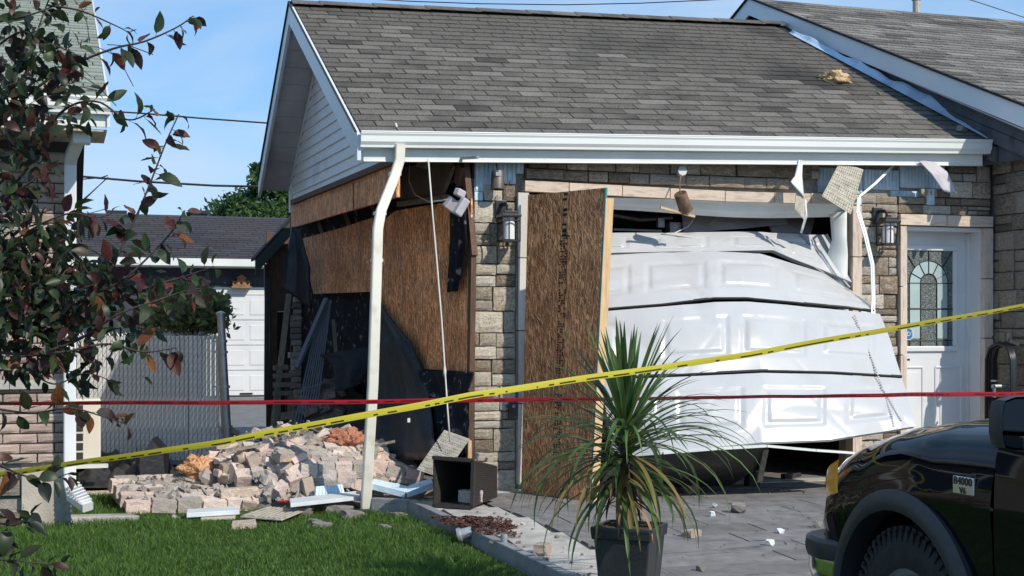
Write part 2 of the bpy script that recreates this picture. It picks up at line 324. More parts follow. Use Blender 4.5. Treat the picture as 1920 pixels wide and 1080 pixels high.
M['leaf_stuff'] = pm('leaf_dense', [(.011, .019, .009), (.022, .038, .014), (.034, .011, .011), (.065, .022, .016), (.03, .048, .018)], .5, .45, vary=.4, hue=.9, island=True, spec=.4)
M['blade'] = pm('blade', [(.035, .072, .018), (.07, .13, .030), (.12, .185, .05)], 6, .4, vary=.3, hue=.3, spec=.5, stretch=(1, 1, 1))
M['blade_old'] = pm('blade_old', [(.09, .12, .03), (.20, .17, .05), (.26, .17, .07)], 5, .55, vary=.25, spec=.3)
M['blade_dead'] = pm('blade_dead', [(.13, .075, .035), (.26, .16, .08)], 5, .8, vary=.25)
M['pot'] = pm('pot', [(.022, .024, .027), (.035, .038, .042)], 5, .42, .1, 60, dirt=(.09, .085, .075), dscale=5, dpos=(.6, .85))
M['car_black'] = pm('car_black', [(.003, .003, .005), (.004, .004, .007)], 3, .04, spec=.28)
M['car_plastic'] = pm('car_plastic', [(.022, .023, .027), (.032, .033, .038)], 60, .5, .12, 300)
M['hose'] = flat('hose', (.008, .008, .009), .35)
M['rubber'] = pm('rubber', [(.014, .014, .015), (.026, .026, .027)], 20, .8, .3, 60)
M['chrome'] = pm('chrome', [(.62, .63, .64), (.70, .71, .72)], 4, .12, metal=1.0)
M['amber'] = pm('amber', [(.90, .30, .012), (.95, .42, .03)], 8, .15, coat=1)
M['clear'] = pm('clear', [(.55, .58, .6), (.62, .65, .68)], 8, .08, coat=1)
M['mirror'] = flat('mirror', (.4, .42, .44), .03, metal=1.0)
M['carglass'] = pm('carglass', [(.01, .012, .014), (.014, .016, .018)], 5, .04, coat=1)
M['badge'] = pm('badge', [(.52, .53, .53), (.64, .65, .65)], 8, .3, metal=.9)
M['alloy'] = pm('alloy', [(.40, .40, .39), (.52, .52, .50)], 8, .35, metal=.9)
M['wicker'] = pm('wicker', [(.02, .017, .016), (.045, .038, .034)], 30, .6, .5, 90, stretch=(1, 1, 4))
M['cable'] = flat('cable', (.62, .60, .56), .6)
M['cable_dark'] = flat('cable_dark', (.02, .02, .022), .6)
M['birdhouse'] = pm('birdhouse', [(.22, .10, .04), (.34, .17, .07)], 20, .7)
M['red'] = flat('red', (.5, .04, .04), .5)
M['glass_clear'] = pm('glass_clear', [(.30, .40, .40), (.42, .50, .49)], 3, .08, coat=.6)
M['glass_tex'] = pm('glass_tex', [(.035, .05, .05), (.12, .15, .145), (.34, .38, .37)], 130, .25, .8, 160)
M['caming'] = flat('caming', (.012, .014, .016), .4, metal=.3)
M['blue'] = flat('blue', (.03, .16, .36), .4)
M['flash'] = pm('flash', [(.36, .50, .68), (.46, .58, .72)], 3, .35, dirt=(.24, .34, .48), dscale=5)
M['fascia'] = pm('fascia', [(.58, .64, .70), (.68, .72, .76)], 2, .4, dirt=(.34, .38, .38), dscale=1.6, dpos=(.62, .9))
M['sheath'] = pm('sheath', [(.05, .055, .065), (.10, .105, .12)], 5, .85, .4, dirt=(.02, .02, .025), dscale=7, dpos=(.6, .75))
M['lattice'] = flat('lattice', (.13, .155, .20), .6)
M['blanket'] = flat('blanket', (.03, .032, .04), .9)
M['green_thing'] = flat('green_thing', (.02, .05, .04), .5)
def translucent(m, fac):
    t = m.node_tree; k = t.links.new; p = [n for n in t.nodes if n.type == 'BSDF_PRINCIPLED'][0]; out = [n for n in t.nodes if n.type == 'OUTPUT_MATERIAL'][0]
    src = p.inputs['Base Color'].links[0].from_socket; tr = N(t, 'ShaderNodeBsdfTranslucent'); g = N(t, 'ShaderNodeGamma'); g.inputs[1].default_value = .75; k(src, g.inputs[0]); k(g.outputs[0], tr.inputs[0])
    mx = N(t, 'ShaderNodeMixShader'); mx.inputs[0].default_value = fac; k(p.outputs[0], mx.inputs[1]); k(tr.outputs[0], mx.inputs[2]); k(mx.outputs[0], out.inputs[0])
for q in M['leafs']: translucent(q, .35)
for q in ('leaf_stuff', 'leaf_far', 'leaf_olive', 'blade', 'blade_old', 'grass'): translucent(M[q], .3)
def tapemat(name, c, dk, lo):
    m = pm(name, [tuple(q * .85 for q in c), c], 4, .32, coords='UV', coat=.3); t = m.node_tree; k = t.links.new
    p = [n for n in t.nodes if n.type == 'BSDF_PRINCIPLED'][0]; src = p.inputs['Base Color'].links[0].from_socket
    uv = N(t, 'ShaderNodeTexCoord'); mp = N(t, 'ShaderNodeMapping'); mp.inputs['Scale'].default_value = (52, 0, 0); k(uv.outputs['UV'], mp.inputs[0])
    fl_ = N(t, 'ShaderNodeVectorMath', operation='FLOOR'); k(mp.outputs[0], fl_.inputs[0]); nz = N(t, 'ShaderNodeTexWhiteNoise', noise_dimensions='3D'); k(fl_.outputs[0], nz.inputs['Vector'])
    sp = N(t, 'ShaderNodeSeparateXYZ'); k(uv.outputs['UV'], sp.inputs[0])
    g = N(t, 'ShaderNodeMath', operation='GREATER_THAN'); k(nz.outputs['Value'], g.inputs[0]); g.inputs[1].default_value = .36
    l = N(t, 'ShaderNodeMath', operation='COMPARE'); k(sp.outputs[1], l.inputs[0]); l.inputs[1].default_value = lo; l.inputs[2].default_value = .13
    mp2 = N(t, 'ShaderNodeMath', operation='FRACT'); ml = N(t, 'ShaderNodeMath', operation='MULTIPLY'); k(sp.outputs[0], ml.inputs[0]); ml.inputs[1].default_value = 1.55; k(ml.outputs[0], mp2.inputs[0])
    gp = N(t, 'ShaderNodeMath', operation='LESS_THAN'); k(mp2.outputs[0], gp.inputs[0]); gp.inputs[1].default_value = .84
    a = N(t, 'ShaderNodeMath', operation='MULTIPLY'); k(g.outputs[0], a.inputs[0]); k(l.outputs[0], a.inputs[1])
    b = N(t, 'ShaderNodeMath', operation='MULTIPLY'); k(a.outputs[0], b.inputs[0]); k(gp.outputs[0], b.inputs[1])
    mm = N(t, 'ShaderNodeMixRGB'); k(b.outputs[0], mm.inputs[0]); k(src, mm.inputs[1]); mm.inputs[2].default_value = (*dk, 1); k(mm.outputs[0], p.inputs['Base Color'])
    return m
M['tape_y'] = tapemat('tape_yellow', (.70, .62, .07), (.06, .055, .02), .27)
M['tape_r'] = tapemat('tape_red', (.62, .035, .06), (.14, .012, .016), .5)

# ------------------------------------------------------------------ generic pieces
def rough_block(seed, amp=.06, n=4):              # unit block, outer face towards -y, rough and with worn edges
    m = MB(); r = random.Random(seed)
    def fn(s, t):
        e = min(s, 1 - s, t, 1 - t); k = min(1, e / .12)
        q = mnoise.noise(V((s * 3 + seed * 7, t * 3, seed))) * amp
        return (s - .5 + r.uniform(-.012, .012) * (k < 1), -.5 * (.72 + .28 * k) - q * k, t - .5 + r.uniform(-.02, .02) * (k < 1))
    m.grid(fn, n, n)
    b = len(m.v); ring = [i for i in range(n + 1)] + [(j) * (n + 1) + n for j in range(1, n + 1)] + [n * (n + 1) + i for i in range(n - 1, -1, -1)] + [j * (n + 1) for j in range(n - 1, 0, -1)]
    m.v += [V((m.v[i].x, .5, m.v[i].z)) for i in ring]; L2 = len(ring)
    for i in range(L2): m.f.append((ring[i], b + i, b + (i + 1) % L2, ring[(i + 1) % L2])); m.m.append(0)
    return m
def lump(seed, amp=.12, n=3, sharp=False):        # rough broken block in a unit cube
    import bmesh
    bm = bmesh.new(); bmesh.ops.create_cube(bm, size=1); bmesh.ops.subdivide_edges(bm, edges=bm.edges, cuts=n, use_grid_fill=True)
    for q in bm.verts:
        p = q.co.copy(); r = 1 - .10 * max(0, (abs(p.x) + abs(p.y) + abs(p.z) - 1.05)) * .6
        q.co = p * r + V([mnoise.noise(p * 2.3 + V((seed * 3.1 + a * 11, a * 5, seed))) * amp for a in range(3)]) + V([mnoise.noise(p * 6 + V((seed, a * 7, 3))) * amp * .35 for a in range(3)])
    if sharp:
        r = random.Random(seed)
        for k in range(2):
            nrm = V([r.choice((-1, 1)) * r.uniform(.4, 1) for a in range(3)]).normalized()
            g = bm.verts[:] + bm.edges[:] + bm.faces[:]
            res = bmesh.ops.bisect_plane(bm, geom=g, plane_co=nrm * r.uniform(.34, .5), plane_no=nrm, clear_outer=True)
            ed = [e for e in bm.edges if e.is_boundary]
            if ed: bmesh.ops.holes_fill(bm, edges=ed)
    m = MB(); bm.verts.index_update(); m.add([q.co.copy() for q in bm.verts], [tuple(q.index for q in f.verts) for f in bm.faces]); bm.free(); return m
BLK = {}
def blk(mat, i):
    if (mat, i) not in BLK: BLK[mat, i] = rough_block(i).mesh('block', M[mat])
    return BLK[mat, i]
LMP = {}
def lmp(mat, i, amp=.12, sharp=False):
    k = (mat, i, sharp)
    if k not in LMP: LMP[k] = lump(i, amp, 3, sharp).mesh('lump', M[mat], smooth=False)
    return LMP[k]
def ashlar(parent, mapf, ax, nrm, s0, s1, z0, z1, mats, seed, hs=(.145, .185), ws=(.16, .34), name='stone', jag=0.0, split=.5, depth=.09):
    """random-coursed stones on a wall; mapf(s,z)->world point on the face; ax = direction of s, nrm = outward normal"""
    r = random.Random(seed); z = z0; ax = V(ax); nrm = V(nrm); k = 0
    while z < z1 - .03:
        h = r.uniform(*hs)
        if z + h > z1 - .05: h = z1 - z
        s = s0 - (r.choice((0, jag)) if jag else 0)
        while s < s1 - .01:
            wd = r.uniform(*ws)
            if s + wd > s1 - .07: wd = s1 - s
            cells = [(z, h)]
            if r.random() < split: f = r.choice((.45, .5, .55)); cells = [(z, h * f), (z + h * f, h * (1 - f))]
            if len(cells) == 2 and wd > .24 and r.random() < .5:
                q = r.uniform(.4, .6); sub = [(s, wd * q), (s + wd * q, wd * (1 - q))]
            else: sub = [(s, wd)]
            for (zz, hh) in cells:
                for (ss, ww) in (sub if len(cells) == 2 and r.random() < .8 else [(s, wd)]):
                    c = mapf(ss + ww / 2, zz + hh / 2) + nrm * r.uniform(-.012, .012)
                    o = place(name, blk(r.choice(mats), r.randrange(6)), parent, (frame(ax * (ww - .009), -nrm * depth, V((0, 0, hh - .009)))).to_4x4())
                    m4 = o.matrix_basis.copy(); m4.translation = c - org(parent); o.matrix_basis = m4; k += 1
            s += wd
        z += h
    return k
def roof_tabs(parent, O, ux, us, length, slope, mat, tabw=.305, expo=.128, inside=None, lo=None, hi=None, limit=300, felt='roof_felt', name='shingle', thick=.009):
    """shingle tabs laid course by course; nearest tabs in view are pieces, the rest joined"""
    O = V(O); ux = V(ux).normalized(); us = V(us); us = (us - ux * us.dot(ux)).normalized(); n = ux.cross(us)
    if n.z < 0: n = -n
    tabs = []; rows = int(slope / expo); r = random.Random(3)
    for j in range(rows):
        x = -[0, .5, .25, .75][j % 4] * tabw; yq = (O + us * (j * expo)).y; xl = 0 if lo is None else (lo(yq) - O.x) / ux.x; xh = length if hi is None else (hi(yq) - O.x) / ux.x
        while x < length:
            a, b = max(0, x, xl), min(length, x + tabw, xh)
            if b - a > .03:
                p = O + ux * ((a + b) / 2) + us * (j * expo)
                if inside is None or inside(p): tabs.append((p, b - a))
            x += tabw
    vis = [t for t in tabs if infrm(t[0], 60)]; vis.sort(key=lambda t: -t[1] / pj(t[0])[2])
    g = .005
    def tab(m, p, wd, k=0):
        hw = wd / 2 - g; L0 = expo * 1.6
        lo = p + n * thick * 1.9 - us * .004 + us * k; hi = p + us * L0 + n * .002
        m.add([lo - ux * hw, lo + ux * hw, hi + ux * hw, hi - ux * hw, lo - ux * hw - n * thick * 1.6, lo + ux * hw - n * thick * 1.6, hi + ux * hw - n * .003, hi - ux * hw - n * .003],
              [(0, 1, 2, 3), (0, 4, 5, 1), (1, 5, 6, 2), (2, 6, 7, 3), (3, 7, 4, 0)])
    um = MB(); tab(um, V((0, 0, 0)), tabw); me = um.mesh('shingle_tab', M[mat])
    rest = MB(); s1 = set(id(t) for t in vis[:limit])
    for t in tabs:
        if id(t) in s1:
            q = Matrix.Identity(3)
            kx = (t[1] - 2 * g) / (tabw - 2 * g)
            if kx < .97: q = Matrix.Identity(3) + (kx - 1) * Matrix([[ux[i] * ux[j] for j in range(3)] for i in range(3)])
            m4 = q.to_4x4(); m4.translation = t[0] + n * r.uniform(0, .003); place(name, me, parent, m4)
        elif infrm(t[0], 500): tab(rest, t[0], t[1], r.uniform(-.004, .004))
    if rest.v:
        o = rest.build('shingle_courses', pm(mat + '_rest', [(.08, .075, .07)], 5) if False else M[mat], parent, fixn=False); o['kind'] = 'stuff'
for _n in ('shingle', 'shingle_house', 'shingle_pale', 'shingle_dark'):
    M[_n + '_i'] = {'shingle': lambda: pm('shingle_i', [(.090, .083, .074), (.156, .144, .129), (.20, .186, .168)], 60, .95, .5, 240, vary=.2, hue=.22, spec=.2, island=True, dirt=(.06, .056, .052), dscale=1.3, dpos=(.5, .72)),
        'shingle_house': lambda: pm('shingle_house_i', [(.10, .094, .087), (.18, .17, .158), (.27, .257, .24)], 60, .95, .5, 240, vary=.25, hue=.35, spec=.2, island=True),
        'shingle_pale': lambda: pm('shingle_pale_i', [(.20, .23, .20), (.27, .30, .26), (.33, .36, .32)], 60, .95, .5, 240, vary=.15, spec=.2, island=True),
        'shingle_dark': lambda: pm('shingle_dark_i', [(.035, .035, .042), (.06, .058, .066), (.075, .07, .08)], 60, .95, .5, 240, vary=.2, spec=.2, island=True)}[_n]()
YB = [60, 20, 8, 4, 1.5, -.3, -1.5, -3, -4.5, -6, -8, -10, -12, -14, -30]
def sheet(name, x0, x1, y0, y1, dz, mat, parent=None, kind='structure', fx=None):
    ys = [y1] + [y for y in YB if y0 < y < y1] + [y0]; m = MB(); vs = []
    for y in ys:
        a, b = (x0, x1) if fx is None else fx(y); vs += [(a, y, gz(y) + dz), (b, y, gz(y) + dz)]
    m.add(vs, [(2 * i + 2, 2 * i + 3, 2 * i + 1, 2 * i) for i in range(len(ys) - 1)])
    o = m.build(name, mat, parent)
    if kind: o['kind'] = kind
    return o
# ================================================================== setting
KA, KB, KC = oz(695, 935, .02), oz(765, 938, .02), ong(1050, 1080, .0)
kdir = (KC - KB).normalized(); KD = KB + kdir * 9
def kx(y): return KB.x + (KD.x - KB.x) * (KB.y - y) / (KB.y - KD.y)
g = sheet('ground', -250, 250, -200, 350, -.30, M['asphalt'])
lawn = sheet('lawn', -14, 0, -14, 3.4, -.10, M['grassbase'], fx=lambda y: (-14, kx(y) if y < KB.y else -.7))
yard = sheet('back_yard', -9, 4, 3.4, 24, -.02, M['paver'])
drive = sheet('driveway', -.5, 9.5, -14, .35, -.012, M['joint'], fx=lambda y: (kx(min(y, KB.y)) + .02, 9.5))
# grass blades over the part of the lawn in view
def grass():
    r = np.random.default_rng(4); n = 230000
    x = r.uniform(-4.6, -.2, n); y = r.uniform(-5.2, 1.6, n)
    kxs = KB.x + (KD.x - KB.x) * (KB.y - y) / (KB.y - KD.y)
    ok = (x < np.where(y < KB.y, kxs - .05, -.85)) & ((x > -3.05) | (y < -.27)) & (r.uniform(0, 1, n) < np.where(y > .2, .6, 1.0))
    ok &= ~((y > .05) & (x > -2.5))
    x, y = x[ok], y[ok]; d = np.hypot(x - CAM.x, y - CAM.y); ok = r.uniform(0, 1, len(x)) < np.clip(9.0 / d, .5, 1); x, y = x[ok], y[ok]; n = len(x)
    cl = np.sin(x * 3.1 + np.cos(y * 2.3) * 1.7) * np.cos(y * 2.9 + x) * .5 + .5
    z = np.where(y > -1.5, 0, .0444 * (y + 1.5)) - .10
    h = r.uniform(.024, .054, n) * (.6 + .8 * cl); a = r.uniform(0, 2 * np.pi, n); b = r.uniform(.1, .9, n) * h; wd = r.uniform(.0016, .0032, n)
    dx, dy = np.cos(a), np.sin(a); a2 = r.uniform(0, 2 * np.pi, n); px, py = np.cos(a2) * wd, np.sin(a2) * wd
    P = np.zeros((n, 5, 3))
    P[:, 0] = np.stack([x - px, y - py, z], 1); P[:, 1] = np.stack([x + px, y + py, z], 1)
    P[:, 2] = np.stack([x + px * .8 + dx * b * .35, y + py * .8 + dy * b * .35, z + h * .6], 1); P[:, 3] = np.stack([x - px * .8 + dx * b * .35, y - py * .8 + dy * b * .35, z + h * .6], 1)
    P[:, 4] = np.stack([x + dx * b, y + dy * b, z + h], 1)
    me = bpy.data.meshes.new('grass'); me.vertices.add(n * 5); me.vertices.foreach_set('co', P.ravel())
    base = (np.arange(n) * 5)[:, None]
    lv = np.concatenate([base + np.array([[0, 1, 2, 3]]), base + np.array([[3, 2, 4]])], 1).ravel()
    me.loops.add(len(lv)); me.loops.foreach_set('vertex_index', lv)
    me.polygons.add(2 * n); st = (np.arange(n) * 7)[:, None] + np.array([[0, 4]]); me.polygons.foreach_set('loop_start', st.ravel())
    try: me.polygons.foreach_set('loop_total', np.tile([4, 3], n))
    except Exception: pass
    me.materials.append(M['grass']); me.update(calc_edges=True); me.validate()
    o = link('grass', me); o['kind'] = 'stuff'
grass()
# kerb: grey edging between lawn and paving
m = MB()
for a, b in ((KA, KB), (KB, KB + kdir * 3), (KB + kdir * 3, KB + kdir * 6), (KB + kdir * 6, KD)):
    d = (b - a).normalized(); sd_ = V((d.y, -d.x, 0)) * (.07)
    sd_ = -sd_ if sd_.x < 0 or (abs(sd_.x) < .02 and sd_.y < 0) else sd_
    za, zb = gz(a.y) + .025, gz(b.y) + .025
    p = [V((a.x, a.y, za)), V((b.x, b.y, zb)), V((b.x, b.y, zb)) + sd_, V((a.x, a.y, za)) + sd_]
    q = [V((t.x, t.y, t.z - .16)) for t in p]
    m.add(p + q, [(0, 1, 2, 3), (0, 4, 5, 1), (1, 5, 6, 2), (2, 6, 7, 3), (3, 7, 4, 0)])
o = m.build('kerb', M['kerb'], bevel=.008); o['kind'] = 'structure'
# driveway pavers and the pale slab strip along the kerb
def strip_x(y): return kx(y) + .09
mes = []
pw, pl = .60, .30
um = MB(); um.box((0, 0, -.02), (.594, .294, .04)); pme = um.mesh('paver', M['paver']); 
um = MB(); um.box((0, 0, -.02), (.42, .594, .04)); cme = um.mesh('slab', M['concrete_pale'])
r = random.Random(5); cnt = 0; far = MB()
for j in range(-1, 34):
    y = .12 - j * pl
    for i in range(16):
        x = -.10 + (i + (.5 if j % 2 else 0)) * pw
        lim = strip_x(y) + .46
        if x + .3 < lim or x > 9 or y < -9.5: continue
        p = V((x, y, gz(y) + r.uniform(-.003, .003)))
        clip = x - .3 < lim
        cx = x if not clip else (lim + x + .3) / 2; kxs = 1 if not clip else (x + .3 - lim) / .6
        if kxs < .06: continue
        slope = Matrix.Rotation(math.atan(.0444) if y < -1.5 else 0, 4, 'X') @ Matrix.Diagonal((kxs, 1, 1, 1)); slope.translation = V((cx, y, p.z))
        if infrm(p, 120) and cnt < 300: place('paver', pme, drive, slope); cnt += 1
        else: far.add([slope @ V(q) for q in ((-.297, -.147, 0), (.297, -.147, 0), (.297, .147, 0), (-.297, .147, 0))], [(0, 1, 2, 3)])
for j in range(16):
    y = -.62 - j * .6; x = strip_x(y) + .22
    mm = (Matrix.Rotation(math.atan2(-(kdir.x), -kdir.y), 4, 'Z') @ Matrix.Rotation(math.atan(.0444) if y < -1.5 else 0, 4, 'X')); mm.translation = V((x, y, gz(y) + r.uniform(-.002, .002)))
    place('slab', cme, drive, mm)
tag(far.build('paver_field', M['paver'], drive, fixn=False), kind='stuff')
# pale threshold strip in front of the garage opening
m = MB(); m.box((2.3, -.02, -.012), (4.3, .20, .04)); m.build('threshold', M['concrete_pale'], drive)

# ================================================================== damaged garage
G = empty('damaged_garage', (1.5, 0, 0), 'grey shingled stone garage with its left side wall torn out and white door crushed', 'garage')
YE = -.20
E0, E1, R0 = oy(676, 250, YE), oy(1846, 266, YE), V((-1.0, 2.77, 4.52))
def edge_x(y): return E1.x + .05 + (4.27 - E1.x - .05) * (y - YE) / (2.77 - YE)
uxr = (E1 - E0).normalized(); usr = R0 - E0; usr = (usr - uxr * usr.dot(uxr)); SL = usr.length; usr.normalize(); nr = uxr.cross(usr)
LEN = (E1 - E0).length
roof = MB()
a, b, c_, d = E0, E1, E1 + usr * SL, E0 + usr * SL
roof.prism([a, b, c_, d], -nr * .035)
bk = V((0, 2.2, -1.52)); roof.prism([d, c_, c_ + bk, d + bk], V((0, 0, -.04)))
roof = roof.build('roof', M['roof_felt'], G)
roof_tabs(roof, E0, uxr, usr, LEN, SL, 'shingle', hi=lambda y: edge_x(y) + .04)
# ridge caps
um = MB(); um.prism([(-.15, -.11, -.045), (.15, -.11, -.045), (.15, 0, .008), (.15, .11, -.055), (-.15, .11, -.055), (-.15, 0, .008)], (0, 0, .008))
rc = um.mesh('ridge_shingle', M['shingle'])
for i in range(20):
    p = d + uxr * (.14 + i * .27)
    if p.x < 4.3:
        mm = frame(uxr, V((0, 1, 0)), V((0, 0, 1))).to_4x4(); mm.translation = p + V((0, 0, .032 + .003 * (i % 2))); place('ridge_shingle', rc, roof, mm)
# gutter + fascia board under it
GP = [(.02, .0), (.055, 0), (.06, -.012), (.05, -.03), (.048, -.075), (.030, -.10), (.028, -.118), (-.05, -.118)]
m = MB(); A = E0 + V((-.01, -.02, .005)); B = E1 + V((.03, -.02, .005))
for P in (A, B): m.v += [P + V((0, -y, z)) for y, z in GP]
n = len(GP)
m.f += [(i, i + 1, n + i + 1, n + i) for i in range(n - 1)] + [tuple(range(n))[::-1], tuple(range(n, 2 * n))]; m.m += [0] * (n + 1)
m.tube([A + V((0, -.055, 0)), B + V((0, -.055, 0))], .008, 6)
gut = m.build('gutter', M['gutter'], G)
m = MB(); m.prism([E0 + V((.03, .03, -.115)), E1 + V((0, .03, -.115)), E1 + V((0, .03, -.20)), E0 + V((.03, .03, -.20))], (0, .02, 0)); m.build('fascia', M['alu_white'], G)
m = MB(); m.prism([E0 + V((.03, .03, -.20)), E1 + V((0, .03, -.20)), E1 + V((0, .018, -.215)), E0 + V((.03, .018, -.215))], (0, .05, 0)); m.build('drip_edge', M['alu_white'], G)
# soffit of the eave, hanging open in the dark
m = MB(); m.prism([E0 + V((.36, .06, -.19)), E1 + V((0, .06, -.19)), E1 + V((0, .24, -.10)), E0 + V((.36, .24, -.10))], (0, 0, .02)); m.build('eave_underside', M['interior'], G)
# rake boards
def rake(p, q, h, th, mat, name, dz=0):
    m = MB(); m.prism([p + V((0, 0, dz)), q + V((0, 0, dz)), q + V((0, 0, dz - h)), p + V((0, 0, dz - h))], (th, 0, 0)); return m.build(name, mat, G)
rake(E0 + V((-.03, -.02, .0)), d + V((-.03, 0, .02)), .20, .03, M['fascia'], 'rake_board', -.012)
rake(d + V((-.03, 0.0, .02)), d + bk + V((-.03, 0, .01)), .17, .03, M['fascia'], 'rake_board', -.012)
m = MB(); m.prism([d + V((-.045, 0, .035)), d + bk + V((-.045, 0, .035)), d + bk + V((-.045, 0, .012)), d + V((-.045, 0, .012))], (.10, 0, 0)); m.build('drip_edge', M['roof_felt'], G)
m = MB(); m.prism([E0 + V((-.045, 0, .012)), d + V((-.045, 0, .022)), d + V((-.045, 0, .012)), E0 + V((-.045, 0, .005))], (.018, 0, 0)); m.build('drip_edge', M['roof_felt'], G)
# soffit strips under the back and front overhang
XW = -.65
for (p, q, k) in ((d + V((0, .0, -.09)), d + bk + V((0, 0, -.09)), 11), (E0 + V((0, .05, -.08)), d + V((0, 0, -.10)), 12)):
    for i in range(k):
        a_ = p.lerp(q, (i + .03) / k); b_ = p.lerp(q, (i + .97) / k)
        m = MB(); m.prism([a_, b_, b_ + V((XW - p.x, 0, 0)), a_ + V((XW - p.x, 0, 0))], (0, 0, .012)); m.build('soffit_panel', M['soffit_vinyl'], G)
# gable siding boards on the side wall plane
zb0 = lambda y: 2.70 + .022 * (y - 0.0)      # bottom edge, slightly tilted
def ztop(y): return (2.835 + (y + .36) * (4.50 - 2.835) / 3.13 if y < 2.77 else 4.50 - (y - 2.77) * 1.52 / 2.2) - .10
YF, YBK = -.16, 4.85
gb = MB(); 
gb.prism([(XW + .03, YF, 2.70), (XW + .03, YBK, 2.80), (XW + .03, 2.77, 4.36)], (.05, 0, 0)); gable = gb.build('gable_wall', M['interior'], G)
pitch = .104
for k in range(16):
    z0, z1 = 2.68 + k * pitch, 2.68 + (k + 1) * pitch
    def yr(z):       # span of the gable at height z
        f = (z + .10 - 2.835) * 3.13 / 1.665 - .36; b2 = 2.77 + (4.50 - z - .10) * 2.2 / 1.52
        return max(YF - .02, f), min(YBK, b2)
    a0, b0 = yr(z0); a1, b1 = yr(z1)
    if b0 - a0 < .05: break
    if b1 < a1: a1 = b1 = (a1 + b1) / 2
    t = lambda y: .018 * (y - 1)          # sag
    m = MB(); m.v += [V((XW - .018, a0, z0 + t(a0))), V((XW - .018, b0, z0 + t(b0))), V((XW - .002, b1, z1 + t(b1))), V((XW - .002, a1, z1 + t(a1))),
                      V((XW + .01, a0, z0 + t(a0))), V((XW + .01, b0, z0 + t(b0))), V((XW + .01, b1, z1 + t(b1))), V((XW + .01, a1, z1 + t(a1)))]
    m.f += [(0, 3, 2, 1), (0, 1, 5, 4), (0, 4, 7, 3), (1, 2, 6, 5), (3, 7, 6, 2)]; m.m += [0] * 5
    m.build('siding_board', M['siding'], gable)
m = MB(); m.prism([(XW - .03, YBK, 2.66), (XW - .03, YBK + .09, 2.66), (XW - .03, YBK + .09, 3.02), (XW - .03, YBK, 3.08)], (.06, 0, 0)); m.build('corner_trim', M['siding'], G)
m = MB(); m.beam((XW - .02, YBK + .02, 2.98), (XW - .02, 2.9, 4.28), .02, .03); m.build('corner_trim', M['siding'], G)
# wood band under the siding: what is left of the side wall sheathing
hp = [(.0, 2.675, 2.38), (1.6, 2.70, 2.42), (1.66, 2.70, 2.42), (3.2, 2.73, 2.40), (5.1, 2.775, 2.50)]
for (q0, q1) in ((hp[0], hp[1]), (hp[2], hp[4])):
    m = MB(); m.prism([(XW + .02, q0[0] - .1, q0[1]), (XW + .02, q1[0], q1[1]), (XW + .02, q1[0], q1[2]), (XW + .02, q0[0] - .1, q0[2])], (.03, 0, 0)); m.build('sheathing_band', M['osb_wall'], G)
m = MB(); m.beam((XW + .0, -.14, 2.665), (XW + .0, 5.0, 2.775), .05, .05); m.build('wall_plate', M['brownwood'], G)
# front wall: backing, stones, lintel, trims
fw = MB()
fw.span((.02, .08, 0), (.50, .20, 2.78)); fw.span((.50, .08, 2.48), (4.10, .20, 2.84)); fw.span((3.56, .08, 0), (4.10, .20, 2.48)); fw.span((4.10, .08, 2.27), (5.06, .20, 2.86)); fw.span((4.97, .085, 0), (5.06, .2, 2.27))
fwall = fw.build('front_wall', M['mortar'], G)
F0 = lambda s, z: V((s, .045, z))
AX, NRM = V((1, 0, 0)), V((0, -1, 0))
ashlar(fwall, F0, AX, NRM, .03, .405, .0, 2.38, ['stone_grey', 'stone_grey', 'stone'], 11, hs=(.14, .22), ws=(.14, .28), jag=.05, split=.45)
ashlar(fwall, F0, AX, NRM, .13, .405, 2.385, 2.52, ['stone'], 12, hs=(.14, .15), ws=(.1, .2))
for q0, q1, z0_, z1_, sd_ in ((.49, 1.6, 2.575, 2.665, 13), (1.6, 2.95, 2.575, 2.67, 14), (.52, 1.8, 2.667, 2.79, 15), (1.8, 3.25, 2.672, 2.83, 16)):
    ashlar(fwall, lambda s, z: V((s, .045, z - .012 * math.sin((s - .5) * 1.0))), AX, NRM, q0, q1, z0_, z1_, ['stone'], sd_, hs=(z1_ - z0_, z1_ - z0_ + .01), ws=(.16, .42), split=.12)
ashlar(fwall, F0, AX, NRM, 3.67, 4.055, .0, 2.54, ['stone'], 17, hs=(.12, .18), ws=(.12, .27))
ashlar(fwall, F0, AX, NRM, 4.06, 5.05, 2.385, 2.54, ['stone'], 19, hs=(.075, .09), ws=(.14, .3), split=.1)
ashlar(fwall, F0, AX, NRM, 4.60, 5.05, 2.54, 2.85, ['stone'], 20, hs=(.1, .16), ws=(.14, .3), split=.2)
ashlar(fwall, F0, AX, NRM, 4.30, 4.60, 2.54, 2.62, ['stone'], 21, hs=(.08, .09), ws=(.14, .2), split=.0)
# bare foam where stones fell off
def foam(x0, x1, z0, z1, y=.062, th=.05):
    m = MB(); nn = max(2, int((x1 - x0) / .035)); 
    m.span((x0, y, z0), (x1, y + th, z1))
    for i in range(nn): xx = x0 + (i + .5) * (x1 - x0) / nn; m.span((xx - .010, y - .007, z0 + .012), (xx + .010, y - .002, z1 - .008))
    m.build('foam_panel', M['foam'], fwall, bevel=.003)
foam(.055, .245, 2.46, 2.77, .03); foam(.25, .41, 2.53, 2.775, .026); foam(.03, .125, 2.385, 2.455, .02); foam(.42, .485, 2.62, 2.77, .04)
foam(3.27, 3.72, 2.555, 2.78); foam(3.73, 4.10, 2.60, 2.78); foam(4.02, 4.32, 2.545, 2.595, .06); foam(4.11, 4.58, 2.625, 2.84, .05); foam(4.36, 4.44, 2.47, 2.615, .003)
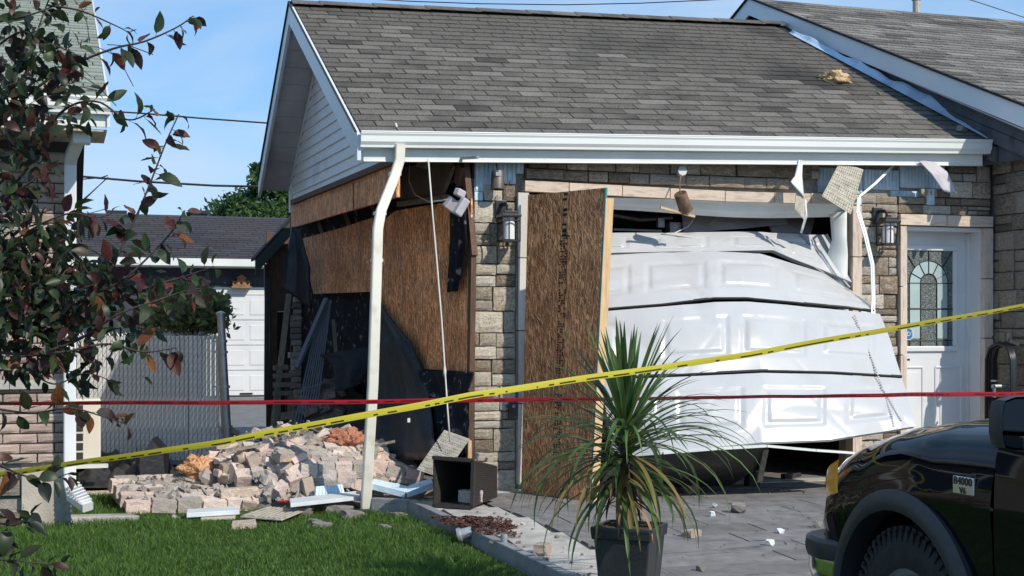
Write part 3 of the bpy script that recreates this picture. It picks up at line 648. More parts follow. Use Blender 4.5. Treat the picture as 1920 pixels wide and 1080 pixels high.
# trims
tb = MB().box((0, 0, 0), (1, 1, 1)).mesh('trim_block', M['trimstone']); tg = MB().box((0, 0, 0), (1, 1, 1)).mesh('trim_block', M['trimstone_grey'])
def trimblk(x0, x1, z0, z1, me=tb, y=.03, dp=.12, tilt=0):
    mm = (Matrix.Rotation(tilt, 3, 'Y') @ frame(V((x1 - x0 - .008, 0, 0)), V((0, dp, 0)), V((0, 0, z1 - z0 - .008)))).to_4x4(); mm.translation = V(((x0 + x1) / 2, y, (z0 + z1) / 2)); place('trim_block', me, fwall, mm)
for i, (x0, x1, z) in enumerate(((.47, .86, 2.510), (.86, 1.34, 2.503), (1.34, 1.78, 2.496), (1.78, 2.30, 2.488), (2.30, 2.78, 2.484), (2.78, 3.14, 2.486), (3.14, 3.66, 2.492))): trimblk(x0, x1, z - .048, z + .048, tilt=.012 if i < 4 else -.004)
for z0_, z1_ in ((1.92, 2.46), (1.32, 1.92), (.72, 1.32), (.05, .72)): trimblk(.41, .51, z0_, z1_, tg)
for z0_, z1_ in ((1.98, 2.44), (1.36, 1.98), (.7, 1.36), (.0, .7)): trimblk(3.56, 3.66, z0_, z1_)
for x0, x1 in ((4.055, 4.55), (4.55, 5.055)): trimblk(x0, x1, 2.275, 2.38)
for z0_, z1_ in ((1.72, 2.27), (1.1, 1.72), (.2, 1.1)): trimblk(4.055, 4.125, z0_, z1_)
for z0_, z1_ in ((1.8, 2.27), (1.25, 1.8), (.2, 1.25)): trimblk(4.955, 5.055, z0_, z1_)
# outlet box and conduit on the pillar
m = MB(); m.span((.335, -.03, .60), (.405, .0, .74)); m.lathe([(.0, .0), (.018, 0), (.018, .006), (.0, .007)], (.372, -.03, .70), (0, -1, 0), 12); m.span((.315, -.05, .685), (.34, -.0, .715)); m.build('outlet_box', M['dark_metal'], G, bevel=.003)
m = MB(); m.lathe([(.014, 0), (.014, .006), (0, .0065)], (.372, -.0305, .70), (0, -1, 0), 12); m.build('outlet', M['zinc'], G)
m = MB(); m.tube([(.40, -.06, .75), (.40, -.06, 1.5), (.40, -.06, 1.98)], .004, 5); m.build('conduit', M['dark_metal'], G)
# metal head flashing of the door opening, buckled
m = MB()
def hf(s, t):
    x = .52 + s * 3.04; bow = .012 * math.sin(s * 9) + .02 * math.sin(s * 3.1)
    return V((x, .02 + .10 * t + bow * .6, 2.447 - .115 * t + .02 * t * math.sin(s * 7) + .015 * math.sin(t * 9)))
m.grid(hf, 40, 8, (0, .004, -.003)); m.build('door_head_flashing', M['alu_white'], G, smooth=True)
# right door jamb cladding, curled
m = MB(); pts = [oy(u, v, y) for u, v, y in ((1556, 400, .12), (1560, 450, .06), (1551, 480, .1), (1562, 520, .05), (1575, 600, .05), (1580, 700, .04))]
pt2 = [oy(u, v, y) for u, v, y in ((1588, 396, .0), (1588, 450, -.02), (1590, 480, 0), (1589, 520, 0), (1592, 600, .0), (1592, 700, .0))]
def jf(s, t):
    k = min(int(t * 5), 4); f = t * 5 - k; p = pts[k].lerp(pts[k + 1], f); q = pt2[k].lerp(pt2[k + 1], f); return p.lerp(q, s) + V((0, -.03 * math.sin(s * math.pi), 0))
m.grid(jf, 6, 20, (0, .004, 0)); m.build('jamb_cladding', M['alu_white'], G, smooth=True)
# interior: floor, back wall, ceiling, side walls
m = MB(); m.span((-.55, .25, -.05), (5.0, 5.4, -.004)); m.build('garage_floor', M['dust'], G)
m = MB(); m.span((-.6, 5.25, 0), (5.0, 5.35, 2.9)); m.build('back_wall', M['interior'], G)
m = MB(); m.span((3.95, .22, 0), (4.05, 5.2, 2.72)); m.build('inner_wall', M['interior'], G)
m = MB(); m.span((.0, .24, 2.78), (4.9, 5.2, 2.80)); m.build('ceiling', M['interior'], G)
# sloping sheet-metal / torn ceiling sheet behind the top of the door
m = MB(); m.prism([oy(1278, 392, .55), oy(1340, 388, .55), oy(1470, 400, .5), oy(1478, 420, .45), oy(1400, 428, .45), oy(1282, 436, .5)], (0, .01, .0)); m.build('torn_sheet', M['soffit_vinyl'], G)
m = MB(); m.prism([oy(1430, 400, .62), oy(1530, 402, .62), oy(1520, 440, .5), oy(1450, 440, .55)], (0, .01, 0)); m.build('torn_sheet', M['soffit_vinyl'], G)
m = MB(); m.tube([oy(1150, 430, .4), oy(1240, 433, .4)], .012, 6); m.tube([oy(1150, 403, .9), oy(1200, 412, .9), oy(1260, 408, .9)], .02, 6); m.box(oy(1238, 418, .45), (.06, .05, .08)); m.box(oy(1265, 428, .6), (.14, .1, .1)); m.build('door_rail', M['zinc'], G)
m = MB(); m.tube([oy(1310, 395, .3), oy(1290, 425, .28), oy(1265, 437, .22), oy(1240, 438, .18), oy(1300, 445, .14), oy(1345, 465, .08)], .006, 5); m.tube([oy(1360, 393, .45), oy(1330, 422, .45)], .005, 5); m.build('loose_wire', M['cable'], G, smooth=True)
# wood boards across the missing side wall
SW0, SW1 = V((-.02, .12, 0)), V((-.52, 5.0, 0)); swd = (SW1 - SW0).normalized(); swn = V((-swd.y, swd.x, 0)); swn = swn if swn.x < 0 else -swn
def osw(u, v, off=0.0):          # point on the boarded plane under a pixel
    r_ = ray(u, v); o_ = SW0 + swn * off; t = (o_ - CAM).dot(swn) / r_.dot(swn); return CAM + r_ * t
m = MB(); m.prism([osw(u, v, .012) for u, v in ((697, 432), (745, 395), (886, 372), (886, 697), (768, 690), (764, 660), (748, 628), (722, 585), (697, 560))], swn * .014); m.build('osb_board', M['osb_wall'], G)
m = MB(); m.prism([osw(u, v, .03) for u, v in ((566, 448), (640, 428), (701, 408), (701, 547), (590, 551))], swn * .014); m.build('osb_board', M['osb_wall'], G)
m = MB(); m.prism([osw(u, v, -.04) for u, v in ((560, 380), (890, 300), (890, 905), (690, 860), (565, 800))], swn * .02); m.build('tarred_wall', M['tar'], G)
# upper dark sheet, batten and framing seen under the eave
m = MB(); m.prism([osw(u, v, .03) for u, v in ((756, 312), (848, 302), (832, 368), (752, 384))], swn * .012); m.build('ceiling_panel', M['drywall'], G)
m = MB(); m.beam(osw(747, 383, .06), osw(840, 370, .06), .03, .045); m.build('batten', M['greywood'], G)
m = MB(); m.beam(osw(830, 368, .06), osw(852, 310, .06), .02, .03); m.build('batten', M['greywood'], G)
m = MB(); m.beam(osw(816, 300, .12), osw(896, 295, .12), .02, .02); m.build('metal_strip', M['zinc'], G)
m = MB(); m.beam(osw(872, 302, .02), osw(888, 480, .02), .05, .06); m.beam(osw(886, 480, .02), osw(880, 880, .02), .045, .06); m.build('corner_stud', M['brownwood'], G)
m = MB(); m.beam(osw(865, 310, .06), osw(858, 345, .06), .04, .10); m.build('torn_block', M['brownwood'], G)
m = MB(); m.prism([osw(u, v, .09) for u, v in ((790, 296), (812, 300), (800, 318), (780, 312))], (0, .02, .01)); m.build('torn_sheet', M['soffit_tan'], G)
for (u, v) in ((600, 440), (648, 418), (700, 405)):
    m = MB(); m.beam(osw(u, v - 25, -.02), osw(u + 12, v + 8, -.02), .05, .09); m.build('torn_block', M['brownwood'], G)
# black strip of building paper hanging beside the pillar and the sheet at the back corner
def drape(name, L_, R_, mat, nu=10, nv=16, amp=.03, seed=1, parent=None, th=.004, label=None, cat=None):
    m = MB()
    def pl(P, t): k = min(int(t * (len(P) - 1)), len(P) - 2); return P[k].lerp(P[k + 1], t * (len(P) - 1) - k)
    def fn(s, t):
        p = pl(L_, t).lerp(pl(R_, t), s); q = mnoise.noise(V((s * 4 + seed, t * 1.6, seed * 2.3))) * amp + mnoise.noise(V((s * 9 + seed, t * 5, seed))) * amp * .4
        return p + V((-.6, -.8, 0)) * q
    m.grid(fn, nu, nv, (.003, th, 0)); o = m.build(name, mat, parent, smooth=True, loc=None if parent else pl(L_, 1))
    if label: tag(o, label, cat)
    return o
drape('building_paper', [osw(u, v, .09) for u, v in ((843, 395), (842, 470), (838, 548))], [osw(u, v, .09) for u, v in ((874, 395), (872, 470), (858, 546))], M['tar'], amp=.05, seed=3, parent=G)
# downspout still hanging from the gutter
dp = [V((E0.x + .36, -.41, 2.74)), oy(749, 300, -.42), oy(740, 330, -.43), oy(714, 396, -.48), oy(708, 430, -.50), oy(706, 500, -.50), oy(699, 720, -.53), oz(685, 958, -.08)]
for _i, (_u, _v, _y) in enumerate(((750, 272, -.25), (749, 300, -.26), (740, 330, -.27), (714, 396, -.34), (708, 430, -.37), (706, 500, -.38), (699, 720, -.45))): dp[_i] = oy(_u, _v, _y)
m = MB(); m.rect(dp, .076, .062); ds = m.build('downspout', M['downspout'], G, smooth='auto')
for u, v in ((707, 488), (741, 326), (713, 400)):
    m = MB(); p = oy(u, v, -.38 if v > 450 else -.34 if v > 390 else -.27); m.rect([p + V((0, .02, .012)), p + V((0, .02, -.012))], .092, .076); m.build('pipe_strap', M['downspout'], ds)
m = MB(); m.box(oz(684, 962, -.085), (.09, .09, .05)); m.build('drain_collar', M['rubber'], ds)

# ------------------------------------------------------------------ crushed white garage door
DS = [  # (top polyline, bottom polyline): pixel u, v, depth plane y
 ([(1125, 437, .22), (1250, 436, .20), (1400, 434, .20), (1545, 440, .22)], [(1125, 474, .0), (1250, 472, -.02), (1450, 469, -.04), (1600, 530, -.02)]),
 ([(1125, 479, .0), (1240, 473, -.03), (1340, 471, -.08), (1425, 475, -.12), (1545, 512, -.05), (1598, 545, -.03)], [(1125, 578, -.35), (1240, 569, -.45), (1340, 557, -.52), (1400, 557, -.52), (1590, 575, -.46), (1638, 581, -.44)]),
 ([(1125, 584, -.37), (1240, 575, -.47), (1340, 566, -.54), (1400, 565, -.54), (1590, 582, -.48), (1650, 588, -.46)], [(1125, 706, -.62), (1240, 702, -.78), (1430, 693, -.9), (1560, 696, -.88), (1690, 704, -.82)]),
 ([(1125, 712, -.63), (1240, 708, -.79), (1430, 699, -.91), (1560, 702, -.89), (1692, 709, -.83)], [(1150, 850, -.75), (1240, 847, -.98), (1340, 838, -1.12), (1430, 829, -1.18), (1560, 824, -1.2), (1716, 799, -1.14)]),
]
DPAN = [[(1130, 1180), (1225, 1330), (1370, 1460), (1475, 1540)], [(1105, 1183), (1208, 1325), (1345, 1458), (1482, 1592)], [(1090, 1163), (1240, 1367), (1388, 1512), (1535, 1640)], [(1165, 1240), (1268, 1395), (1430, 1548), (1585, 1672)]]
gd = MB(); gd.beam(oy(1545, 442, .26), oy(1600, 560, .1), .06, .05, (1, 0, 0)); gd.beam(oy(1600, 560, .1), oy(1650, 640, -.3), .05, .05, (1, 0, 0)); gdoor = gd.build('garage_door', M['alu_white'], G)
tag(gdoor, 'white sectional garage door buckled and pushed outwards')
def pl3(P, u):
    for k in range(len(P) - 1):
        if u <= P[k + 1][0] or k == len(P) - 2:
            f = (u - P[k][0]) / (P[k + 1][0] - P[k][0]); return [P[k][j] + f * (P[k + 1][j] - P[k][j]) for j in range(3)]
for di, (T, Bt) in enumerate(DS):
    PT = [oy(*q) for q in T]; PB = [oy(*q) for q in Bt]
    nu, nv = 150, 44
    def fn(s, t, T=T, Bt=Bt, di=di):
        ut = T[0][0] + s * (T[-1][0] - T[0][0]); ub = Bt[0][0] + s * (Bt[-1][0] - Bt[0][0])
        p = oy(*pl3(T, ut)).lerp(oy(*pl3(Bt, ub)), t); u = ut + (ub - ut) * t
        h = 0.0
        for a, b in DPAN[di]:
            mid = (a + b) / 2; um_ = (ut + ub) / 2; uu = u - (um_ - um_)
            sa, sb = .20, .80
            du = min(uu - a, b - uu) / 100.0; dv = min(t - sa, sb - t) * 1.3
            if du > 0 and dv > 0:
                e = min(du, dv)
                h = -.010 * min(1, e / .04) if e < .10 else -.010 + .012 * min(1, (e - .10) / .04)
        if s > .96 and di: h -= .004
        for s0_, sl_, w_ in ((.30 + .11 * di, .16, .014), (.62 - .06 * di, -.22, .018), (.84, .05 * di, .012)): h -= .0022 * max(0, 1 - abs(s - s0_ - sl_ * t) / w_)
        bul = .03 * math.sin(math.pi * t) * (1 if di else .2) + .010 * mnoise.noise(V((s * 5, t * 2, di))) - .010 * max(0, .16 - abs(mnoise.noise(V((s * 2.6 + di * 3, t * .9, di * 2.2))))) / .16
        return p + V((-.25, -.9, .3)) * (h + bul)
    m = MB(); m.grid(fn, nu, nv, (0, .035, -.02)); m.build('door_panel', M['door_white'], gdoor, smooth='auto')
# perforated reinforcing strip near the right edge
m = MB(); st = [oy(1598, 592, -.50), oy(1625, 660, -.70), oy(1652, 735, -.93), oy(1685, 792, -1.16)]
for k in range(3):
    a, b = st[k], st[k + 1]; nn = 16
    for i in range(nn):
        p = a.lerp(b, (i + .2) / nn); q = a.lerp(b, (i + .75) / nn); m.beam(p + V((0, -.035, .01)), q + V((0, -.035, .01)), .014, .008, (0, -1, .3))
m.build('hinge_strip', M['zinc'], gdoor)
m = MB(); m.beam(oy(1420, 352 + 86, .2), oy(1545, 512, -.06), .018, .01, (0, -1, 1)); m.beam(oy(1500, 440, .2), oy(1592, 540, -.03), .02, .03, (0, -1, 1)); m.build('edge_rail', M['zinc'], gdoor)
for T in (DS[1][1], DS[2][1]):
    m = MB(); m.tube([oy(q[0], q[1] + 2, q[2] + .012) for q in T], .014, 5); m.build('seam_gasket', M['rubber'], gdoor)
# bottom section folded under, seen from below in shade
tp = [oy(u, v, y) for u, v, y in ((1150, 858, -.74), (1240, 851, -.98), (1340, 843, -1.10), (1430, 838, -1.15), (1520, 846, -1.12), (1592, 851, -1.05))]
bt = [V((p.x + .05, -.42, .03)) for p in tp]
m = MB()
def ff(s, t):
    k = min(int(s * 5), 4); f = s * 5 - k; p = tp[k].lerp(tp[k + 1], f); q = bt[k].lerp(bt[k + 1], f); return p.lerp(q, t) + V((0, -.05 * math.sin(t * 3.1), -.03 * math.sin(t * 3.1)))
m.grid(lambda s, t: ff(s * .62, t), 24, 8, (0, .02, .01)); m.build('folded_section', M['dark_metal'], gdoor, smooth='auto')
m = MB()
for k in range(5): m.beam(tp[k] + V((0, -.03, .012)), tp[k + 1] + V((0, -.03, .012)), .09, .018, (0, 0, 1))
m.build('bottom_lip', M['alu_white'], gdoor)
m = MB(); m.beam(oy(1436, 842, -1.12), oy(1424, 902, -.9), .04, .03); m.build('bent_bracket', M['greywood'], gdoor)
m = MB(); m.box(oz(1478, 893, .03), (.14, .05, .05), rotz(.3)); m.tube([oz(1470, 893, .03), oz(1500, 890, .03)], .02, 6); m.build('broken_bracket', M['rubber'], gdoor)
m = MB(); m.box(oz(1410, 898, .06), (.1, .1, .12)); m.build('broken_bracket', M['rubber'], gdoor)
# ------------------------------------------------------------------ entrance door
FD = empty('entrance_door', (4.53, .2, .2), 'white entrance door with arched leaded glass half in the shade of the stone house', 'door')
m = MB(); m.span((4.20, .22, .2), (5.075, .26, 2.235)); fdp = m.build('door_leaf', M['paint_white'], FD)
# frame, jamb
m = MB(); m.span((4.125, .03, .18), (4.165, .26, 2.27)); m.span((5.0, .03, .18), (4.955, .26, 2.27)); m.span((4.125, .03, 2.235), (4.955, .26, 2.27)); m.build('door_frame', M['paint_white'], FD)
m = MB(); m.span((4.165, .185, .2), (4.185, .225, 2.23)); m.span((4.93, .185, .2), (4.955, .225, 2.23)); m.build('door_frame', M['paint_white'], FD)
m = MB(); m.span((4.06, -.28, .0), (5.0, .2, .17)); m.build('door_step', M['concrete'], FD, bevel=.01)
gx0, gx1, gz0, gz1 = 4.232, 4.762, 1.165, 2.055
gx0 = oy(1697, 500, .2).x; gx1 = oy(1787, 500, .2).x; gz1 = oy(1740, 470, .2).z; gz0 = oy(1740, 649, .2).z
m = MB(); 
for a, b in (((gx0 - .05, .195, gz0 - .05), (gx1 + .05, .225, gz0)), ((gx0 - .05, .195, gz1), (gx1 + .05, .225, gz1 + .05)), ((gx0 - .05, .195, gz0), (gx0, .225, gz1)), ((gx1, .195, gz0), (gx1 + .05, .225, gz1))): m.span(a, b)
m.build('glass_frame', M['paint_white'], FD, bevel=.008)
m = MB(); m.span((gx0, .212, gz0), (gx1, .219, gz1)); m.build('glass', M['glass_tex'], FD)
W_, H_ = gx1 - gx0, gz1 - gz0
def gp(s, t, y=.208): return V((gx0 + s * W_, y, gz0 + t * H_))
def arc(cx, cy, rx, ry, a0, a1, k): return [(cx + rx * math.cos(a0 + (a1 - a0) * i / k), cy + ry * math.sin(a0 + (a1 - a0) * i / k)) for i in range(k + 1)]
cy_ = .66; ry1, ry2 = .40 * W_ / H_, .17 * W_ / H_
cl = MB()
cl.prism([gp(s, t, .2095) for s, t in ((.10, .02 + .06), (.33, .08), (.33, .38), (.10, .38))], (0, .002, 0))
cl.prism([gp(s, t, .2095) for s, t in ((.67, .08), (.90, .08), (.90, .38), (.67, .38))], (0, .002, 0))
cl.prism([gp(s, t, .2095) for s, t in ((.10, .40), (.33, .40), (.33, .66), (.10, .66))], (0, .002, 0))
cl.prism([gp(s, t, .2095) for s, t in ((.67, .40), (.90, .40), (.90, .66), (.67, .66))], (0, .002, 0))
o_, i_ = arc(.5, cy_, .40, ry1, 0, math.pi, 16), arc(.5, cy_, .17, ry2, 0, math.pi, 16)
for k in range(16): cl.add([gp(*o_[k], .2093), gp(*o_[k + 1], .2093), gp(*i_[k + 1], .2093), gp(*i_[k], .2093)], [(0, 1, 2, 3)])
cl.build('glass_inlay', M['glass_clear'], FD, fixn=False)
cm = MB(); T_ = lambda pts, r_=.0045: cm.tube([gp(*p, .207) for p in pts], r_, 5)
T_(o_); T_(i_)
for s in (.10, .33, .67, .90): T_([(s, 0.0), (s, .66)])
for t in (.06, .39, .66): T_([(0, t), (1, t)])
for a in (.45, 1.05, 1.571, 2.09, 2.69): T_([(.5 + .17 * math.cos(a), cy_ + ry2 * math.sin(a)), (.5 + (.40) * math.cos(a), cy_ + ry1 * math.sin(a))])
for s in (-1, 1): T_([(.5 + s * .40 * .72, cy_ + ry1 * .70), (.5 + s * .5, 1.0)])
T_([(.5, cy_ + ry1), (.5, 1)])
cm.build('came', M['caming'], FD)
for a, b in (((4.225, .212, .30), (4.46, .221, .98)), ((4.60, .212, .30), (4.88, .221, .98))):
    m = MB(); ax0, az0, ax1, az1 = a[0], a[2], b[0], b[2]
    for (p, q) in (((ax0, az0), (ax1, az0)), ((ax0, az1), (ax1, az1)), ((ax0, az0), (ax0, az1)), ((ax1, az0), (ax1, az1))): m.tube([(p[0], .219, p[1]), (q[0], .219, q[1])], .011, 6)
    m.span((ax0 + .05, .213, az0 + .05), (ax1 - .05, .221, az1 - .05)); m.build('moulding', M['paint_white'], FD)
m = MB(); m.tube([(4.205, .20, 1.055), (4.205, .15, 1.055)], .012, 8); m.beam((4.195, .15, 1.055), (4.27, .15, 1.052), .018, .02); m.build('handle', M['lamp_black'], FD)
p = oy(1703, 626, .2); m = MB(); m.prism([p + V((math.cos(k * math.pi / 4 + .39) * .062, .004, math.sin(k * math.pi / 4 + .39) * .062)) for k in range(8)], (0, -.004, 0)); stk = m.build('sticker', M['paint_white'], FD)
m = MB(); m.prism([p + V((math.cos(k * math.pi / 4 + .39) * .053, .002, math.sin(k * math.pi / 4 + .39) * .053)) for k in range(8)], (0, -.005, 0)); m.build('sticker_face', M['blue'], stk)
tm = text_mesh('ADT', .055, M['paint_white'], .0015); mm = Matrix.Rotation(R(90), 4, 'X'); mm.translation = p + V((0, -.005, -.002)); place('sticker_letters', tm, stk, mm)

# ================================================================== stone house on the right
H = empty('stone_house', (7.5, 0, 0), 'grey shingled stone house with pale blue rake board at the right of the garage', 'house')
HX, HF = 5.06, -.47
rk0, rk1 = ox(1920, 196, 4.83), ox(1408, -3, 4.42); rkd = (rk1 - rk0)
pE = rk0 - rkd * .03; sl = rkd.z / rkd.y
m = MB(); m.prism([pE, rk1, rk1 + V((9, 0, 0)), pE + V((9, 0, 0))], (0, 0, -.05)); bk2 = V((-.3, 4.5, -4.5 * sl)); m.prism([rk1, rk1 + bk2, rk1 + bk2 + V((9, 0, 0)), rk1 + V((9, 0, 0))], (0, 0, -.05)); hroof = m.build('roof', M['roof_felt'], H)
usx = V((0, rkd.y, rkd.z))
roof_tabs(hroof, V((4.3, pE.y, pE.z + .004)), V((1, 0, 0)), usx, 9, usx.length, 'shingle_house', tabw=.33, expo=.14, lo=lambda y: pE.x + rkd.x * (y - pE.y) / rkd.y - .045)
def rk(name, p, q, h, th, mat, off, dz):
    m = MB(); m.prism([p + off + V((0, 0, dz)), q + off + V((0, 0, dz)), q + off + V((0, 0, dz - h)), p + off + V((0, 0, dz - h))], (th, 0, 0)); return m.build(name, mat, H)
rk('rake_board', pE, rk1, .185, .03, M['fascia'], V((-.03, 0, 0)), -.01); rk('rake_board', rk1, rk1 + bk2, .185, .03, M['fascia'], V((-.03, 0.0, 0)), -.01)
rk('drip_edge', pE, rk1, .022, .06, M['roof_felt'], V((-.05, 0, 0)), .016)
rk('drip_edge', rk1, rk1 + bk2, .022, .06, M['roof_felt'], V((-.05, 0.0, 0)), .016)
# boarded gable above the garage roof
for k in range(7):
    zt = -.195 - k * .15; a, b = pE + V((.09, .04, zt)), rk1 + V((.09, -.3, zt - .13))
    m = MB(); sag = .02 * (k % 2); jag = .05 * ((k * 7) % 3); a = a + rkd.normalized() * (jag + max(0, (2.80 - (a.z - .143))) / (rkd.normalized().z)); m.prism([a, b, b + V((0, 0, -.143)), a + V((0, -.0, -.143 + sag))], (.03, 0, 0)); m.build('gable_board', M['sheath'], H)
m = MB(); a, b = pE + V((.125, .12, -.1)), rk1 + V((.125, 0, -.1)); m.prism([a, b, V((b.x, b.y, 2.84)), V((a.x, a.y, 2.84))], (.03, 0, 0)); c2 = rk1 + bk2 + V((.125, 0, -.1)); m.prism([b, c2, V((c2.x, c2.y, 2.6)), V((b.x, b.y, 2.6))], (.03, 0, 0)); m.build('gable_wall', M['sheath'], H)
m = MB(); m.prism([pE + V((0, .0, -.23)), rk1 + V((0, 0, -.188)), rk1 + V((.7, 0, -.23)), pE + V((.3, 0, -.23))], (0, 0, .015)); m.build('soffit', M['soffit_vinyl'], H)
# blue-white flashing lying along the joint
fl = [V((edge_x(y) + .03, y, 0)) for y in (-.20, .2, .9, 1.4, 1.9, 2.45)]
for p in fl: q = (p.y - E0.y) / usr.y; p.z = (E0 + usr * q).z + (p.x - E0.x) * uxr.z / uxr.x
m = MB()
def flf(s, t):
    k = min(int(t * 5), 4); f = t * 5 - k; p = fl[k].lerp(fl[k + 1], f); wob = .02 * math.sin(t * 23) + .015 * math.sin(t * 51)
    tp_ = 1 - .55 * t; return p + V((-.05 + .10 * s * tp_, 0, .03 + (.085 * s * s + wob * s) * tp_))
m.grid(flf, 5, 40, (.004, 0, .003)); m.build('flashing', M['flash'], H, smooth=True)
# side wall with stones facing the door
m = MB(); m.span((HX + .06, HF + .03, 0), (HX + .3, 5.2, 2.98)); m.span((HX + .06, HF + .031, 0), (HX + 8.6, HF + .25, 3.0)); hw = m.build('side_wall', M['mortar'], H)
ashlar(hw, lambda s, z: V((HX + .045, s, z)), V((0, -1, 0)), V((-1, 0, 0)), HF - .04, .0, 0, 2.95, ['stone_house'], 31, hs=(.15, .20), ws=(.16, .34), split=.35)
# ragged eave end where boards broke off
m = MB(); e = V((4.97, -.62, 2.86))
for k in range(4): m.beam(e + V((.0, .35 - k * .02, .0 - k * .09)), e + V((.02 + .03 * k, -.28 + k * .09, -.06 - k * .09)), .03, .085, (1, 0, 0))
pass
m = MB(); m.tube([V((7.0, rk1.y + .6, rk1.z - .3)), V((7.0, rk1.y + .6, rk1.z + .4))], .04, 10); pp = od(1718, 12, 17.5); m2 = MB(); m2.tube([pp + V((0, 0, -.5)), pp + V((0, 0, .10))], .045, 10); m2.lathe([(.06, 0), (.06, .03), (.0, .04)], pp + V((0, 0, .08)), (0, 0, 1), 10); m2.build('vent_pipe', M['soffit_tan'], H)
# ================================================================== neighbour house on the left
NH = empty('neighbour_house', (-5, 1, 0), 'brick house with pale green shingles and white downspout at the left edge', 'house')
NX, NY = -3.09, -.24
m = MB(); m.span((-9, NY + .05, -.12), (NX - .03, 8, 2.62)); nw = m.build('wall', M['mortar'], NH)
r = random.Random(21); wx0 = -4.45
k = 0; bl, bh = .235, .0725
for j in range(34):
    z = .36 + j * bh
    if z > 2.6: break
    x = NX - (bl / 2 if j % 2 else 0)
    first = True
    while x > wx0:
        if first and j % 2: a, b = x, NX
        else: a, b = x - bl, x
        first = False
        if b > wx0 and not (a < -3.62 and .98 < z < 2.2):
            cx = (a + b) / 2; mm = frame(V((b - a - .009, 0, 0)), V((0, .09, 0)), V((0, 0, bh - .010))).to_4x4(); mm.translation = V((cx, NY + .04 + r.uniform(-.004, .004), z + bh / 2)); place('brick', blk('brick_wall', r.randrange(6)), nw, mm); k += 1
        x = a
m = MB(); m.span((NX - .34, NY - .01, -.2), (NX, NY + .06, .33)); m.build('foundation', M['concrete'], NH)
for j in range(4):
    for i in range(4):
        a = NX - .345 - i * .3 - (.15 if j % 2 else 0); mm = frame(V((.29, 0, 0)), V((0, .09, 0)), V((0, 0, .105))).to_4x4(); mm.translation = V((a - .15, NY + .05, -.1 + j * .115 + .055)); place('brick', blk('stone_house', (i + j) % 6), nw, mm)
m = MB(); m.span((NX - .42, NY - .035, .90), (NX - .03, NY + .1, .965)); m.span((NX - 1.4, NY - .04, .90), (NX - .425, NY + .1, .965)); m.build('window_sill', M['concrete_pale'], NH)
m = MB(); m.span((-5.1, NY - .004, .97), (-3.66, NY + .03, 2.2)); wn = m.build('window', M['paint_white'], NH)
m = MB(); m.span((-5.03, NY - .008, 1.03), (-4.42, NY - .005, 2.13)); m.span((-4.34, NY - .008, 1.03), (-3.73, NY - .005, 2.13)); m.build('pane', M['carglass'], wn)
e0 = V((-2.86, -.86, 2.93)); top = V((-2.86, 4.2, 4.86)); us_ = (top - e0)
m = MB(); m.prism([e0, top, top + V((-7, 0, 0)), e0 + V((-7, 0, 0))], (0, 0, -.04)); m.prism([top, top + V((0, 5, -2)), top + V((-7, 5, -2)), top + V((-7, 0, 0))], (0, 0, -.04)); nroof = m.build('roof', M['roof_felt'], NH)
roof_tabs(nroof, e0 + V((-7, 0, 0)), V((1, 0, 0)), us_, 7, us_.length, 'shingle_pale', tabw=.33, expo=.14)
m = MB()
for (dx) in (-7, .02): m.v += [e0 + V((dx, -y, z)) for y, z in GP]
n = len(GP); m.f += [(i, i + 1, n + i + 1, n + i) for i in range(n - 1)] + [tuple(range(n))[::-1], tuple(range(n, 2 * n))]; m.m += [0] * (n + 1)
m.build('gutter', M['alu_white'], NH)
m = MB(); m.prism([e0 + V((.0, .02, -.10)), e0 + V((-7, .02, -.10)), e0 + V((-7, .02, -.20)), e0 + V((0, .02, -.20))], (0, .02, 0)); m.build('fascia', M['alu_white'], NH)
for i in range(16):
    m = MB(); x1 = -2.86 - i * .2; m.span((x1 - .195, -.82, 2.70), (x1, NY + .05, 2.715)); m.build('soffit_panel', M['soffit_tan'], NH)
m = MB(); m.prism([e0 + V((0, 0, -.03)), top + V((0, 0, -.03)), top + V((0, 0, -.2)), e0 + V((0, 0, -.2))], (.02, 0, 0)); m.build('rake_board', M['alu_white'], NH)
m = MB(); m.prism([e0 + V((0, .6, -.10)), top + V((0, 0, -.2)), top + V((-.3, 0, -.2)), e0 + V((-.3, .6, -.10))], (0, 0, -.01)); m.build('soffit', M['soffit_tan'], NH)
m = MB(); pts = [od(153, 222, 9.72), od(152, 250, 9.74), od(134, 292, 9.95), od(132, 310, 10.0), od(131, 600, 10.0), od(131, 905, 10.0), od(136, 930, 9.98), od(165, 951, 9.86)]
m.rect(pts, .085, .065); ndp = m.build('downspout', M['paint_white'], NH, smooth='auto')
m = MB(); m.box(od(153, 248, 9.72), (.12, .10, .17)); m.build('outlet_funnel', M['paint_white'], ndp, bevel=.01)
for i in range(7):
    p = pts[5].lerp(pts[7], .2 + i * .11); m = MB(); d_ = (pts[7] - pts[5]).normalized(); m.rect([p - d_ * .006, p + d_ * .006], .094, .074); m.build('elbow_rib', M['paint_white'], ndp)
